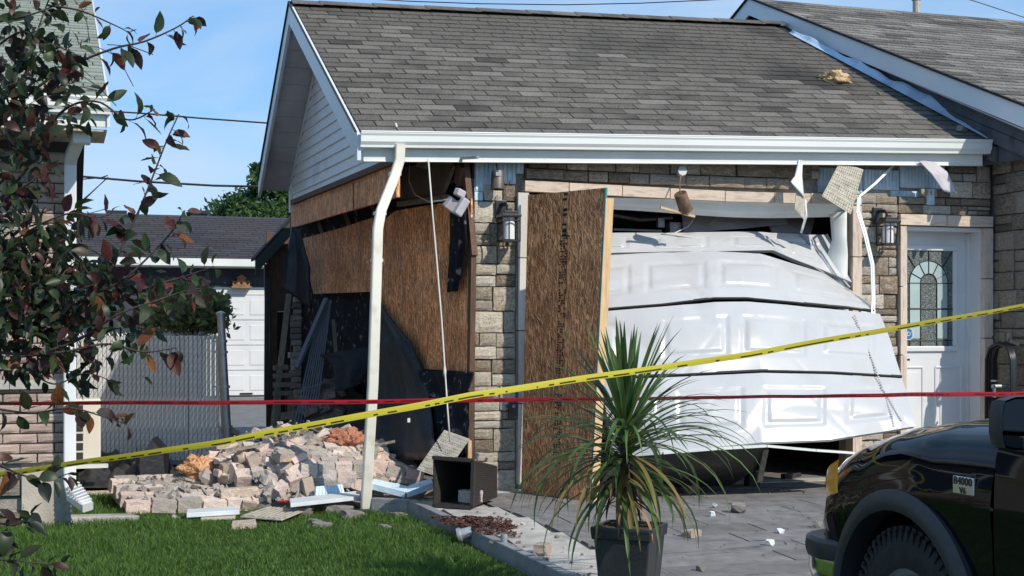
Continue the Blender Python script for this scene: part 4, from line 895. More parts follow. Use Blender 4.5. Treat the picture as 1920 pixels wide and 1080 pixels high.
# ------------------------------------------------------------------ splash block, heat pump
m = MB(); p0 = oz(118, 986, -.10); p1 = oz(262, 982, -.10); m.prism([p0, p1, p1 + V((-.06, .16, .0)), p0 + V((.05, .17, .0))], (0, 0, .06)); tag(m.build('splash_block', M['concrete_pale'], None, p0, bevel=.008), 'flat grey splash slab on grass below the left downspout', 'splash block')
AC = empty('heat_pump', od(155, 860, 12.2) + V((0, 0, -.1)), 'cream heat pump with dark louvre grille behind the left white downspout', 'heat pump')
p = od(158, 812, 12.2); p = p + V((-.03, 0, 0)); m = MB(); m.box(p + V((.0, .15, .02)), (.34, .3, .56)); m.build('casing', M['cream'], AC, bevel=.015)
for i in range(2):
    for j in range(6):
        m = MB(); m.box(p + V((-.10 + i * .085, -.002, -.2 + j * .083)), (.07, .012, .062)); m.build('louvre', M['dark_metal'], AC)
m = MB(); m.box(p + V((-.02, -.02, -.29)), (.5, .1, .03)); m.build('stand', M['alu_white'], AC)
# ------------------------------------------------------------------ fence with slats
FE = empty('slatted_fence', (-2.3, 3.5, 0), 'chain-link fence filled with white vertical slats between the two houses', 'fence')
fa, fb = od(128, 640, 14.15), od(412, 636, 13.75); fa.z = fb.z = 0; fd = (fb - fa); fl_ = fd.length; fd.normalize(); fz0, fz1 = .03, 1.27
ns = 35
sm = MB(); sm.box((0, 0, (fz0 + fz1) / 2), (.036, .008, fz1 - fz0)); sme = sm.mesh('slat', M['fence_slat'])
fr3 = frame(fd, V((-fd.y, fd.x, 0)), V((0, 0, 1)))
for i in range(ns):
    mm = fr3.to_4x4(); mm.translation = fa + fd * (i + .5) * fl_ / ns + V((0, rnd.uniform(-.003, .003), rnd.uniform(-.006, .006))); place('slat', sme, FE, mm)
wm = MB(); nrmf = V((fd.y, -fd.x, 0))
for i in range(-26, 71):
    for sgn in (1, -1):
        pts = []
        x0 = i * fl_ / ns
        for kx_ in range(2):
            pass
        za, zb = fz0, fz1 + .03; run = (zb - za) * .62
        xa, xb = x0, x0 + run * sgn
        # clip to fence
        def clip(x, z, X, Z):
            t0, t1 = 0., 1.; dx = X - x
            for lo, hi in ((0, fl_),):
                if abs(dx) < 1e-6: continue
                a, b = (lo - x) / dx, (hi - x) / dx
                if a > b: a, b = b, a
                t0, t1 = max(t0, a), min(t1, b)
            return (t0, t1) if t1 > t0 else None
        c = clip(xa, za, xb, zb)
        if c and sgn == 1:
            A_ = fa + fd * (xa + (xb - xa) * c[0]) + V((0, 0, za + (zb - za) * c[0])) + nrmf * .008; B_ = fa + fd * (xa + (xb - xa) * c[1]) + V((0, 0, za + (zb - za) * c[1])) + nrmf * .008
            wm.tube([A_, B_], .0028, 4, False)
for i in range(ns): q = fa + fd * (i + .5) * fl_ / ns + V((0, 0, fz1)) + nrmf * .008; wm.tube([q + fd * -.02, q + V((0, 0, .035)), q + fd * .02], .003, 4, False)
o = wm.build('wire_mesh', M['galv'], FE, fixn=False)
pb = od(430, 852, 13.6); pt_ = od(414, 590, 13.6)
m = MB(); m.tube([pb + V((0, 0, -.1)), pt_], .038, 12); m.lathe([(.05, 0), (.05, .02), (.0, .04)], pt_, (0, 0, 1), 12); m.build('post', M['galv'], FE, smooth='auto')
m = MB(); m.tube([od(409, 632, 13.75), od(420, 850, 13.75)], .014, 8); m.build('tension_bar', M['galv'], FE)
for v in (640, 660, 725, 800):
    m = MB(); c_ = pt_.lerp(pb, (v - 590) / 262.); m.lathe([(.042, -.012), (.048, -.012), (.048, .012), (.042, .012)], c_, (0, 0, 1), 12); m.beam(c_ + V((-.03, 0, 0)), c_ + V((-.10, .02, 0)), .012, .02); m.build('clamp', M['galv'], FE)
m = MB(); m.tube([fa + V((0, .01, fz1 - .02)), fb + V((0.05, .01, fz1 - .02))], .016, 8); m.build('rail', M['galv'], FE)
# ------------------------------------------------------------------ garage at the back
BG = empty('back_garage', (-1, 18, 0), 'dark navy garage with white panel door and dark roof in the back yard', 'garage')
q0, q1 = od(262, 500, 28), od(545, 500, 28); gy = 17.6
m = MB(); m.span((-5.2, gy, -.02), (3.2, gy + 6, 2.66)); m.build('wall', M['navy'], BG)
for k in range(3):
    m = MB(); zz = 2.1 + k * .17; m.prism([(-5.2, gy - .03, zz), (3.2, gy - .03, zz), (3.2, gy - .01, zz + .165), (-5.2, gy - .01, zz + .165)], (0, .01, 0)); m.build('siding_board', M['navy'], BG)
be0, bt0 = V((-5.6, gy - .5, 2.74)), V((-5.6, gy + 3.2, 3.88))
m = MB(); m.prism([be0, bt0, bt0 + V((9.4, 0, 0)), be0 + V((9.4, 0, 0))], (0, 0, -.05)); m.prism([bt0, bt0 + V((0, 3.6, -1.1)), bt0 + V((9.4, 3.6, -1.1)), bt0 + V((9.4, 0, 0))], (0, 0, -.05)); br = m.build('roof', M['roof_felt'], BG)
roof_tabs(br, be0, V((1, 0, 0)), bt0 - be0, 9.4, (bt0 - be0).length, 'shingle_dark', tabw=.42, expo=.19, thick=.014)
m = MB(); m.span((-5.6, gy - .56, 2.60), (3.8, gy - .50, 2.745)); m.build('gutter', M['alu_white'], BG)
m = MB(); m.span((-5.6, gy - .5, 2.58), (3.8, gy, 2.60)); m.build('soffit', M['alu_white'], BG)
dx0, dx1 = oy(398, 640, gy).x, oy(560, 640, gy).x
m = MB(); m.span((dx0 - .12, gy - .04, 2.05), (dx1 + .1, gy - .005, 2.2)); m.span((dx0 - .12, gy - .04, 0), (dx0, gy - .005, 2.05)); m.build('door_trim', M['alu_white'], BG)
bd = MB(); bd.span((dx0, gy - .015, 0), (dx1, gy - .002, 2.05)); bdo = bd.build('door', M['paint_white'], BG)
for j in range(4):
    m = MB(); m.span((dx0 + .01, gy - .035, .012 + j * .51), (dx1 - .01, gy - .016, .012 + j * .51 + .495)); 
    for i in range(3):
        x = dx0 + .13 + i * .62; m.span((x, gy - .046, .012 + j * .51 + .10), (x + .5, gy - .036, .012 + j * .51 + .40))
    m.build('door_panel', M['paint_white'], bdo, bevel=.008)
m = MB(); m.span((dx0 + .55, gy - .06, .03), (dx0 + .8, gy - .03, .06)); m.build('handle', M['lamp_black'], bdo)
# bird house
bp_ = oy(452, 529, gy - .14); BH = empty('bird_house', bp_ + V((0, 0, -.14)), 'small orange-brown wooden bird house above the back garage door', 'bird house')
m = MB(); m.box(bp_, (.16, .15, .15)); m.span(bp_ + V((-.20, -.10, -.12)), bp_ + V((.20, .10, -.085))); m.box(bp_ + V((-.125, 0, -.03)), (.09, .12, .11)); m.box(bp_ + V((.125, 0, -.03)), (.09, .12, .11)); m.build('box', M['birdhouse'], BH)
m = MB(); m.prism([bp_ + V((-.11, -.1, .076)), bp_ + V((.11, -.1, .076)), bp_ + V((0, -.1, .15))], (0, .2, 0)); m.build('roof', M['birdhouse'], BH)
for dx in (-.125, 0, .125):
    m = MB(); m.lathe([(.03, 0), (.03, .004), (0, .005)], bp_ + V((dx, -.077 if dx == 0 else -.062, -.02)), (0, -1, 0), 10); m.build('entrance_hole', M['lamp_black'], BH)
# distant house roof behind
DH = empty('distant_house', od(260, 560, 42), 'distant grey-green house roof with vents beyond the back garage', 'house')
a = od(100, 470, 38); b = od(405, 470, 38); c = od(395, 414, 44); d_ = od(70, 414, 44)
m = MB(); m.prism([a, b, c, d_], (0, 0, -.1)); m.build('roof', M['teal_roof'], DH)
m = MB(); m.prism([od(110, 472, 38.6), od(396, 472, 38.6), od(396, 630, 38.6), od(110, 630, 38.6)], (1.5, 5, 0)); m.build('wall', M['cream'], DH)
for u, v in ((218, 412), (372, 412)):
    m = MB(); p = od(u, v, 43.4); m.box(p + V((0, 0, .05)), (.5, .5, .28)); m.box(p + V((0, 0, .22)), (.62, .62, .1)); m.box(p + V((0, 0, -.25)), (.4, .4, .5)); m.build('roof_vent', M['lamp_black'], DH)
# second pale gable in front of it
GH = empty('pale_gable_house', od(330, 560, 36), 'low pale house with grey gable just left of the back garage roof', 'house')
m = MB(); m.prism([od(196, 428, 36), od(330, 428, 36), od(420, 470, 34), od(190, 470, 34)], (0, 0, -.1)); m.build('roof', M['teal_roof'], GH)
m = MB(); m.prism([od(200, 472, 34.5), od(330, 472, 34.5), od(330, 640, 34.5), od(200, 640, 34.5)], (.3, 3, 0)); m.build('wall', M['alu_white'], GH)
# ------------------------------------------------------------------ shed behind the garage corner
SH = empty('lean_to_shed', (-.7, 6.2, 0), 'narrow brown board shed with dark green roof edge behind the garage corner', 'shed')
sa, sb = oy(552, 408, 5.75), oy(479, 488, 5.75)
m = MB(); m.prism([sa, sb, sb + V((0, 0, -.17)), sa + V((0, 0, -.17))], (0, .04, 0)); m.build('roof_edge', M['greenboard'], SH)
m = MB(); m.prism([sa, sb, sb + V((0, .4, 0)), sa + V((0, .4, 0))], (0, 0, .04)); m.build('roof', M['roof_felt'], SH)
x0, x1 = oy(501, 600, 5.9).x, oy(534, 600, 5.9).x
m = MB(); m.span((x0, 5.95, 1.55), (x1 + .3, 6.0, 2.5)); m.span((x0, 5.96, 0), (x0 + .13, 6.0, 1.55)); m.build('board', M['brownwood'], SH)
m = MB(); m.span((x0 + .13, 6.05, 0), (x1 + .3, 6.1, 1.55)); m.build('board', M['interior'], SH)
m = MB(); m.rect([oy(500, 496, 5.8), oy(500, 520, 5.85), oy(501, 560, 5.85), oy(500, 755, 5.85)], .06, .06); m.build('drainpipe', M['dark_metal'], SH)
m = MB(); m.span((oy(536, 640, 5.9).x, 5.9, .0), (oy(556, 640, 5.9).x, 5.98, .9)); m.build('board', M['brownwood'], SH)
# stack of pale stones / brick jamb at the back corner
JB = empty('brick_jamb', oy(560, 760, 5.15), 'broken brick jamb standing at the back corner of the open garage side', 'brickwork')
for j in range(29):
    p = oy(560 + rnd.uniform(-4, 6), 838 - j * 11.5, 5.15); mm = (rotz(rnd.uniform(-.2, .2)) @ frame(V((rnd.uniform(.14, .2), 0, 0)), V((0, .1, 0)), V((0, 0, .065)))).to_4x4(); mm.translation = p; place('brick', blk('brick_grey', j % 6), JB, mm)
m = MB(); m.beam(oy(543, 552, 5.0), oy(508, 846, 4.45), .07, .05); tag(m.build('loose_post', M['greywood'], None, oy(508, 846, 4.45)), 'slanting grey timber post left of the dark lattice panel', 'post')
# steps / boards by the post
m = MB()
for v, w_ in ((690, 26), (705, 34), (722, 40), (738, 36)): m.beam(oz(515, v, .9) if False else oy(513, v, 4.5), oy(513 + w_, v - 2, 4.5), .12, .05)
for u_ in (520, 545): q = oy(u_, 740, 4.5); m.beam(q, V((q.x, q.y, 0)), .10, .06, (1, 0, 0))
tag(m.build('board_stack', M['greywood'], None, oy(530, 760, 4.5)), 'stack of weathered grey boards between post and lattice panel', 'boards')
# dark lattice panel (fallen blind) leaning in the gap
LP = empty('slat_panel', od(580, 800, 13.6), 'dark blue-grey slatted panel leaning upside down against the tarred wall', 'panel')
tl, tr, blp, brp = od(600, 574, 14.0), od(622, 562, 14.0), od(533, 866, 13.3), od(584, 866, 13.4)
for i in range(8):
    f = (i + .5) / 8; m = MB(); m.beam(tl.lerp(tr, f), blp.lerp(brp, f), .013, .012, (1, 0, 0)); m.build('slat', M['lattice'], LP)
m = MB(); m.beam(od(612, 560, 13.95), od(556, 690, 13.6), .05, .03); m.build('top_rail', M['lattice'], LP)
# black fabric hanging at the corner, black sheet in front of the boards
drape('black_sheet', [od(u, v, D) for u, v, D in ((549, 425, 15.3), (538, 480, 15.1), (530, 540, 15.0))], [od(u, v, D) for u, v, D in ((566, 428, 15.2), (580, 500, 14.9), (584, 580, 14.8))], M['tarp'], amp=.07, seed=5, label='black sheet hanging from the back corner of the garage eave', cat='tarp')
drape('black_tarp', [osw(u, v, o_) for u, v, o_ in ((697, 548, .06), (690, 640, .12), (682, 740, .25), (672, 860, .5))], [osw(u, v, o_) for u, v, o_ in ((701, 552, .06), (770, 640, .10), (806, 730, .12), (822, 862, .3))], M['tarp'], nu=24, nv=24, amp=.12, seed=9, label='large black tarp sheet hanging behind the downspout', cat='tarp')
drape('black_wrap', [osw(u, v, o_) for u, v, o_ in ((788, 693, .10), (806, 760, .15), (820, 862, .22))], [osw(u, v, o_) for u, v, o_ in ((885, 697, .08), (880, 760, .1), (872, 850, .2))], M['tar'], nu=20, nv=18, amp=.10, seed=12, label='torn black wrap below the right plywood board beside the pillar', cat='tarp')
m = MB(); q = osw(764, 784, .42); m.prism([q, q + V((.022, -.0, .0)), q + V((.022, 0, -.035)), q + V((0, 0, -.035))], (0, -.003, 0)); 
m.build('tag', M['paint_white'], bpy.data.objects['black_tarp'], org(bpy.data.objects['black_tarp']))
drape('dark_blanket', [od(602, 665, 13.8), od(618, 690, 13.5), od(628, 735, 13.3)], [od(690, 650, 13.6), od(688, 690, 13.4), od(660, 725, 13.2)], M['blanket'], amp=.16, seed=15, label='crumpled dark blanket behind the slatted panel', cat='blanket')
m = MB(); m.beam(od(625, 600, 14.2), od(630, 660, 14.1), .03, .03); m.build('wood_strip', M['greywood'], LP)
# dark debris mound low in the hole
mc0 = od(628, 760, 13.9); mh = lambda x, y: max(0, 1 - (x / .62) ** 2 - (y / .6) ** 2) ** .7
m = MB(); m.grid(lambda s, t: V((mc0.x + (s - .5) * 1.3, mc0.y + (t - .5) * 1.3, -.03 + .80 * mh((s - .5) * 1.3, (t - .5) * 1.3) + .08 * mnoise.noise(V((s * 6, t * 6, 2))))), 26, 26)
for i in range(46):
    x, y = rnd.uniform(-.6, .6), rnd.uniform(-.6, .5); m.box((mc0.x + x, mc0.y + y, .78 * mh(x, y) + .02), (rnd.uniform(.10, .24), rnd.uniform(.07, .12), rnd.uniform(.05, .09)), eul(rnd.uniform(-.5, .5), rnd.uniform(-.5, .5), rnd.uniform(0, 3)))
o = m.build('dark_debris', M['dust'], None, (0, 0, 0)); tag(o, 'dark shaded debris inside the broken side of the garage', 'debris', kind='stuff')
# ================================================================== hanging things on the front
def thing(name, loc, label, cat, group=None): return empty(name, loc, label, cat, group)
# lanterns
def lantern(c, label, yaw=0):
    Lr = thing('wall_lantern', c, label, 'lantern', 'lanterns beside the garage opening'); y = lambda dx, dy, dz: c + V((dx, dy, dz))
    m = MB(); m.span(y(-.05, -.02, .05), y(.05, .0, .20)); m.build('back_plate', M['lamp_black'], Lr, bevel=.006)
    m = MB(); m.beam(y(0, -.02, .16), y(.01, -.09, .16), .025, .025); m.tube([y(.01, -.09, .17), y(.02, -.12, .14), y(.02, -.13, .11)], .012, 6); m.build('arm', M['lamp_black'], Lr)
    cx, cy_2 = .03, -.13
    m = MB(); m.box(y(cx, cy_2, .062), (.165, .165, .022)); m.box(y(cx, cy_2, .085), (.11, .11, .03)); m.box(y(cx, cy_2, .11), (.04, .04, .03)); m.build('cap', M['lamp_black'], Lr, bevel=.003)
    m = MB(); m.lathe([(.0, .05), (.048, .05), (.048, -.128), (.0, -.128)], y(cx, cy_2, 0), (0, 0, 1), 18); m.build('lamp_shade', M['frost'], Lr, smooth='auto')
    m = MB()
    for ax2, ay2 in ((-1, -1), (1, -1), (1, 1), (-1, 1), (-.3, -1), (1, .3)): m.beam(y(cx + .072 * ax2, cy_2 + .072 * ay2, .055), y(cx + .072 * ax2, cy_2 + .072 * ay2, -.145), .009, .009, (1, 0, 0))
    for z in (.02, -.14):
        for s_ in (-1, 1): m.box(y(cx, cy_2 + .072 * s_, z), (.15, .008, .009)); m.box(y(cx + .072 * s_, cy_2, z), (.008, .15, .009))
    m.box(y(cx, cy_2, -.147), (.15, .15, .006)); m.build('cage', M['lamp_black'], Lr)
lantern(V((.27, -.0, 2.19)), 'black caged lantern on the left stone pillar')
lantern(V((3.83, -.0, 2.23)), 'black caged lantern between the crushed door and the entrance door')
# recessed light cans, boxes
m = MB(); c0 = oy(933, 338, -.10); ax_ = V((.05, 0.05, 1)); m.lathe([(.0, .075), (.050, .075), (.052, .07), (.056, -.07), (.060, -.075), (.052, -.075), (.048, .06), (.0, .06)], c0, ax_, 20)
lc = m.build('light_can', M['can'], None, c0, smooth='auto'); tag(lc, 'grey recessed light can dangling before the foam on the left pillar', 'light can', 'light cans dangling under the eave')
m = MB(); m.box(c0 + V((-.01, -.056, .045)), (.045, .004, .03)); m.build('can_label', M['zinc'], lc); m = MB(); m.tube([c0 + V((.05, -.02, -.06)), c0 + V((.09, -.02, -.03)), c0 + V((.10, -.03, -.0))], .004, 5); m.tube([c0 + V((0, 0, .07)), c0 + V((-.02, .02, .2)), c0 + V((0, .06, .27))], .005, 5); m.build('wire', M['cable_dark'], lc)
c1 = oy(1281, 379, -.22); ax_ = V((-.45, -.3, .75)).normalized()
m = MB(); m.lathe([(.0, .085), (.052, .085), (.055, .08), (.058, -.08), (.064, -.085), (.052, -.085), (.05, .07), (.0, .07)], c1, ax_, 20); l2 = m.build('light_can', M['can_rust'], None, c1, smooth='auto')
tag(l2, 'rusty brown light can dangling by its wire before the buckled door head', 'light can', 'light cans dangling under the eave')
m = MB(); jb = oy(1278, 321, -.10); m.tube([c1 + ax_ * .08, oy(1274, 345, -.16), jb], .006, 6); m.build('wire', M['can_rust'], l2)
m = MB(); m.beam(oy(1238, 389, -.2), oy(1302, 406, -.2), .03, .018); m.build('mount_strip', M['pine'], l2)
m = MB(); m.lathe([(.0, .02), (.044, .02), (.047, .015), (.047, -.02), (.0, -.02)], jb, (0, -1, .1), 8); j = m.build('junction_box', M['zinc'], None, jb, bevel=.003); tag(j, 'octagonal zinc junction box dangling under the middle of the gutter', 'junction box')
m = MB(); m.tube([jb, jb + V((.02, .02, .06)), jb + V((-.04, .05, .12))], .006, 5); m.tube([jb, jb + V((.05, .02, .06)), jb + V((.09, .05, .11))], .006, 5); m.build('wire', M['cable'], j)
fl0 = osw(856, 392, .16); FLD = thing('floodlight', fl0, 'pale twin-head floodlight dangling in the gap beside the left pillar', 'floodlight')
m = MB(); m.box(osw(862, 362, .16), (.085, .06, .06), eul(.2, .3, .5)); m.build('sensor', M['soffit_vinyl'], FLD, bevel=.01)
m = MB(); m.box(osw(847, 384, .2), (.11, .07, .10), eul(.5, .5, .4)); m.build('lamp_head', M['soffit_vinyl'], FLD, bevel=.012)
m = MB(); m.box(osw(865, 388, .18), (.07, .06, .15), eul(.2, .5, .3)); m.build('lamp_head', M['soffit_vinyl'], FLD, bevel=.012)
# wires
m = MB(); s_ = [osw(768, 305, .25), osw(767, 340, .25), osw(778, 365, .25), osw(805, 379, .25), osw(830, 376, .25), osw(846, 372, .22)]; m.tube(s_, .006, 6); tag(m.build('loop_wire', M['cable'], None, s_[0], smooth=True), 'thin grey wire looping in the open gap under the eave', 'wire')
m = MB(); s_ = [oy(u, v, y) for u, v, y in ((803, 298, -.2), (811, 400, -.25), (819, 490, -.30), (828, 600, -.38), (834, 690, -.42), (839, 765, -.47), (844, 829, -.52))]; m.tube(s_, .0065, 6)
m.lathe([(.004, -.05), (.013, -.02), (.013, .0), (.004, .05)], s_[4] + V((0, 0, -.02)), (0, 0, 1), 8); tag(m.build('dangling_cord', M['cable'], None, s_[-1], smooth=True), 'long white cord dangling from the eave to the ribbed soffit slab', 'cord')
# torn soffit pieces
def ribbed(name, quad, label, cols=1, rows=4, mat='soffit_tan', cat='soffit strip', back=None):
    A_, B_, C_, D_ = [V(p) for p in quad]; nrm = (B_ - A_).cross(D_ - A_).normalized()
    if nrm.y > 0: nrm = -nrm
    o_ = thing(name, (A_ + B_) / 2, label, cat); g_ = .03
    for k in range(rows):
        t0, t1 = k / rows, (k + 1 - g_) / rows
        m = MB(); P = lambda s, t: (A_.lerp(B_, s)).lerp(D_.lerp(C_, s), t)
        bow = nrm * .012
        nn = 12
        m.prism([P(0, t0), P(1, t0), P(1, t1), P(0, t1)], -nrm * .004)
        for i in range(nn):
            for tt in range(3):
                s0 = (i + .25) / nn; s1 = (i + .75) / nn; ta = t0 + (t1 - t0) * (.12 + .28 * tt); tb_ = ta + (t1 - t0) * .2
                m.prism([P(s0, ta) + nrm * .002, P(s1, ta) + nrm * .002, P(s1, tb_) + nrm * .002, P(s0, tb_) + nrm * .002], nrm * .004)
        m.build('soffit_rib', M[mat], o_)
    return o_
ribbed('torn_soffit_strip', [oy(1575, 303, -.16), oy(1619, 318, -.16), oy(1595, 402, -.24), oy(1541, 368, -.24)], 'tan ribbed soffit strip hanging slanted above the right door jamb', rows=4)
ts = thing('torn_soffit_strip', oy(1497, 300, -.18), 'twisted white soffit strip hanging down over the right part of the garage opening', 'soffit strip')
drape('soffit_face', [oy(u, v, y) for u, v, y in ((1497, 300, -.18), (1489, 330, -.2), (1482, 341, -.26))], [oy(u, v, y) for u, v, y in ((1505, 300, -.18), (1504, 330, -.2), (1508, 372, -.2))], M['alu_white'], 6, 10, .02, 2, ts)
m = MB(); m.prism([oy(u, v, -.20) for u, v in ((1502, 345), (1510, 372), (1508, 412), (1490, 392), (1492, 365))], (0, .006, 0)); m.build('soffit_back', M['sheath'] if False else M['soffit_tan'], ts)
drape('soffit_face', [oy(u, v, y) for u, v, y in ((1508, 372, -.18), (1510, 400, -.18), (1500, 436, -.1))], [oy(u, v, y) for u, v, y in ((1512, 375, -.17), (1514, 405, -.17), (1504, 438, -.08))], M['alu_white'], 3, 8, .01, 4, ts)
ts = thing('torn_soffit_strip', oy(1735, 300, -.18), 'bent grey soffit strip curling down above the entrance door', 'soffit strip')
drape('soffit_face', [oy(u, v, y) for u, v, y in ((1722, 302, -.2), (1745, 325, -.24), (1768, 358, -.24))], [oy(u, v, y) for u, v, y in ((1748, 300, -.16), (1776, 322, -.2), (1796, 365, -.22))], M['soffit_vinyl'], 8, 12, .015, 7, ts)
# loose trim strip dangling beside the right lantern
m = MB(); a_ = [oy(u, v, y) for u, v, y in ((1678, 308, -.05), (1640, 345, -.14), (1612, 368, -.20), (1610, 395, -.22), (1624, 440, -.28), (1637, 495, -.34), (1639, 560, -.4), (1636, 642, -.52))]
m.rect(a_, .022, .010); m.rect([p + V((-.026, -.01, -.01)) for p in a_[2:]], .014, .008); m.tube([a_[-1] + V((0, 0, .0)), a_[-1] + V((-.05, -.02, -.05)), a_[-1] + V((-.10, -.02, .03)), a_[-1] + V((-.13, .0, .2))], .006, 5)
tag(m.build('loose_trim_strip', M['alu_white'], None, a_[-1]), 'thin white trim strip bent down in front of the right lantern', 'trim strip')
# wood-board leaning in the opening with a stud on its edge
PB = thing('plywood_board', (.6, -.5, 0), 'tall brown strand board standing in the left of the garage opening', 'board')
b0, b1 = V((.454, -.117, 0)), V((.777, -.883, 0)); bdir = (b1 - b0).normalized(); bn = V((-bdir.y, bdir.x, 0)); bn = bn if bn.x < 0 else -bn
t0, t1 = od(990, 366, 11.33), od(1134, 352, 10.70); g0, g1 = od(977, 922, 11.33), od(1106, 948, 10.70)
m = MB(); m.prism([t0, t1, g1, g0], -bn * .018); m.build('board', M['osb'], PB)
m = MB(); e_ = (g1 - t1).normalized(); m.prism([t1 + bn * .001, t1 + bdir * .012 + bn * .001, g1 + bdir * .012 + bn * .001, g1 + bn * .001], -bn * .02); m.build('painted_edge', M['teal'], PB)
s0, s1 = od(1151, 372, 10.74), od(1122, 948, 10.74)
m = MB(); m.prism([t1 + bdir * .0125 - V((0, 0, .08)), s0, s1, g1 + bdir * .0125], (.02, .085, 0)); m.build('stud', M['pine'], PB)
rr = random.Random(8); m = MB()
def bpt(s, t): return (t0.lerp(t1, s)).lerp(g0.lerp(g1, s), t)
for (ta, tb_, cols) in ((.005, .14, 1), (.15, .30, 3), (.31, .62, 3), (.66, .9, 3)):
    t = ta
    while t < tb_:
        for c in range(cols):
            if rr.random() < .72:
                s = .505 + (c - (cols - 1) / 2) * .035 + rr.uniform(-.004, .004) ; h_ = rr.uniform(.003, .007) * (2 if cols == 1 else 1); w_ = .010 if cols > 1 else .026
                q = [bpt(s - w_, t), bpt(s + w_, t), bpt(s + w_, t + h_), bpt(s - w_, t + h_)]; m.prism([p + bn * .0005 for p in q], bn * .0006)
        t += .0165 if cols == 1 else .0085
q = [bpt(.46, .143), bpt(.58, .143), bpt(.58, .147), bpt(.46, .147)]; m.prism([p + bn * .0005 for p in q], bn * .0006)
tag(m.build('printed_stamp', M['stamp'], PB), kind='stuff')
# hose on the stone house wall
HO = thing('garden_hose', V((HX - .05, -.25, 1.0)), 'coiled black hose hanging on a rack on the right stone wall', 'hose')
hc = ox(1885, 650, HX - .10)
m = MB()
for k in range(9):
    w_ = .14 + .012 * (k % 4); dz = .9 + .09 * ((k * 5) % 4); off = -.02 * (k % 4) - .015 * (k // 4)
    pts = [hc + V((off, dy, z)) for dy, z in ((w_, -dz), (w_, -.4), (w_ * .98, -.12), (w_ * .7, .0 - .012 * (k % 3)), (0, .04 - .014 * (k % 3)), (-w_ * .7, .0), (-w_ * .98, -.12), (-w_, -.4), (-w_ * 1.0, -dz * .96), (-w_ * .5, -dz - .1), (w_ * .4, -dz - .11), (w_, -dz))]
    m.tube(pts, .013, 7, False)
m.build('coil', M['hose'], HO, smooth=True)
m = MB(); m.tube([hc + V((.0, .10, .0)), hc + V((.0, .19, .08)), hc + V((.0, .12, .14)), hc + V((0, -.02, .13)), hc + V((0, -.1, .04))], .006, 6); m.beam(hc + V((.06, -.10, .02)), hc + V((-.06, -.10, .06)), .03, .03); m.beam(hc + V((-.06, -.10, .05)), hc + V((-.06, -.10, .12)), .03, .03, (1, 0, 0)); m.build('rack', M['dark_metal'], HO)
m = MB(); m.tube([hc + V((.05, .05, -.36)), hc + V((-.10, .05, -.36))], .02, 8); m.tube([hc + V((-.08, .05, -.36)), hc + V((-.08, .05, -.46))], .014, 8); m.box(hc + V((-.08, .05, -.31)), (.02, .07, .015)); m.build('tap', M['zinc'], HO)
# insulation tufts
def tuft(name, c, r3, mat, label, seed):
    m = MB(); r_ = random.Random(seed)
    import bmesh
    bm = bmesh.new(); bmesh.ops.create_icosphere(bm, subdivisions=4, radius=1)
    for q in bm.verts:
        p = q.co.copy(); f = 1 + .55 * mnoise.noise(p * 1.7 + V((seed, 0, 0))) + .35 * mnoise.noise(p * 4 + V((0, seed, 0))) + .22 * mnoise.noise(p * 9 + V((0, 0, seed))); q.co = V((p.x * r3[0], p.y * r3[1], p.z * r3[2])) * f
    bm.verts.index_update(); m.add([c + q.co for q in bm.verts], [tuple(q.index for q in f.verts) for f in bm.faces]); bm.free()
    for i in range(130):
        d_ = V((r_.gauss(0, 1), r_.gauss(0, 1), r_.gauss(0, 1))).normalized(); p = c + V((d_.x * r3[0], d_.y * r3[1], d_.z * r3[2])) * r_.uniform(.7, 1.05); m.tube([p, p + d_ * .02 + V((r_.uniform(-.02, .02), r_.uniform(-.02, .02), r_.uniform(-.01, .02)))], .0025, 3, False)
    tag(m.build(name, M[mat], None, c, smooth=True), label, 'insulation')
rp = lambda u, v: (lambda o_, n_: CAM + ray(u, v) * ((o_ - CAM).dot(n_) / ray(u, v).dot(n_)))(E0 + nr * .03, nr)
tuft('insulation_tuft', rp(1566, 148), (.15, .10, .07), 'insul_tan', 'tan fluffy insulation tuft lying on the garage roof', 3)
for u, v, s_, lb in ((1803, 243, .055, 'pale stone lump at the roof corner next to the flashing'), (1648, 174, .022, 'tiny pale mortar crumb on the roof below the insulation tuft')):
    p = rp(u, v); mm = eul(.3, .2, .5).to_4x4() @ Matrix.Diagonal((s_ * 1.8, s_, s_, 1)); mm.translation = p; tag(place('mortar_lump', lmp('mortar_dust', 3), None, mm), lb, 'mortar lump')
m = MB(); p = rp(744, 238); m.tube([p, p + V((-.01, 0, .03))], .008, 6); m.build('gutter_nail', M['alu_white'], G)
# ================================================================== rubble
def hz(p):      # height of the heap at a ground position
    d = ((p.x + 1.15) / 1.15) ** 2 + ((p.y - 1.35) / 1.35) ** 2
    return -.10 + .62 * max(0, 1 - d) ** .8
def onh(u, v, lift=0):
    r_ = ray(u, v); D = 9.0
    for i in range(1400):
        p = CAM + r_ * D
        if p.z <= (hz(p) if p.x > -3 else -.1) + lift: return p
        D += .004
    return p
m = MB()
def hf2(s, t):
    x, y = -2.35 + 2.45 * s, -.05 + 3.6 * t; p = V((x, y, 0)); e = min(1, min(s, 1 - s, t, 1 - t) * 8)
    return V((x, y, hz(p) - .05 - .06 * (1 - e) + .06 * mnoise.noise(V((x * 5, y * 5, 1))) * e))
m.grid(hf2, 50, 60); o = m.build('rubble_dust', M['dust'], None, (0, 0, 0)); o['kind'] = 'stuff'
HEAP = 'loose bricks in the rubble heap'
PINK = 'loose pinkish rock-faced brick in the rubble heap beside the garage'
GREY = 'loose grey mortar-covered brick in the rubble heap beside the garage'
BUFF = 'loose buff smooth brick in the rubble heap beside the garage'
rb = random.Random(77)
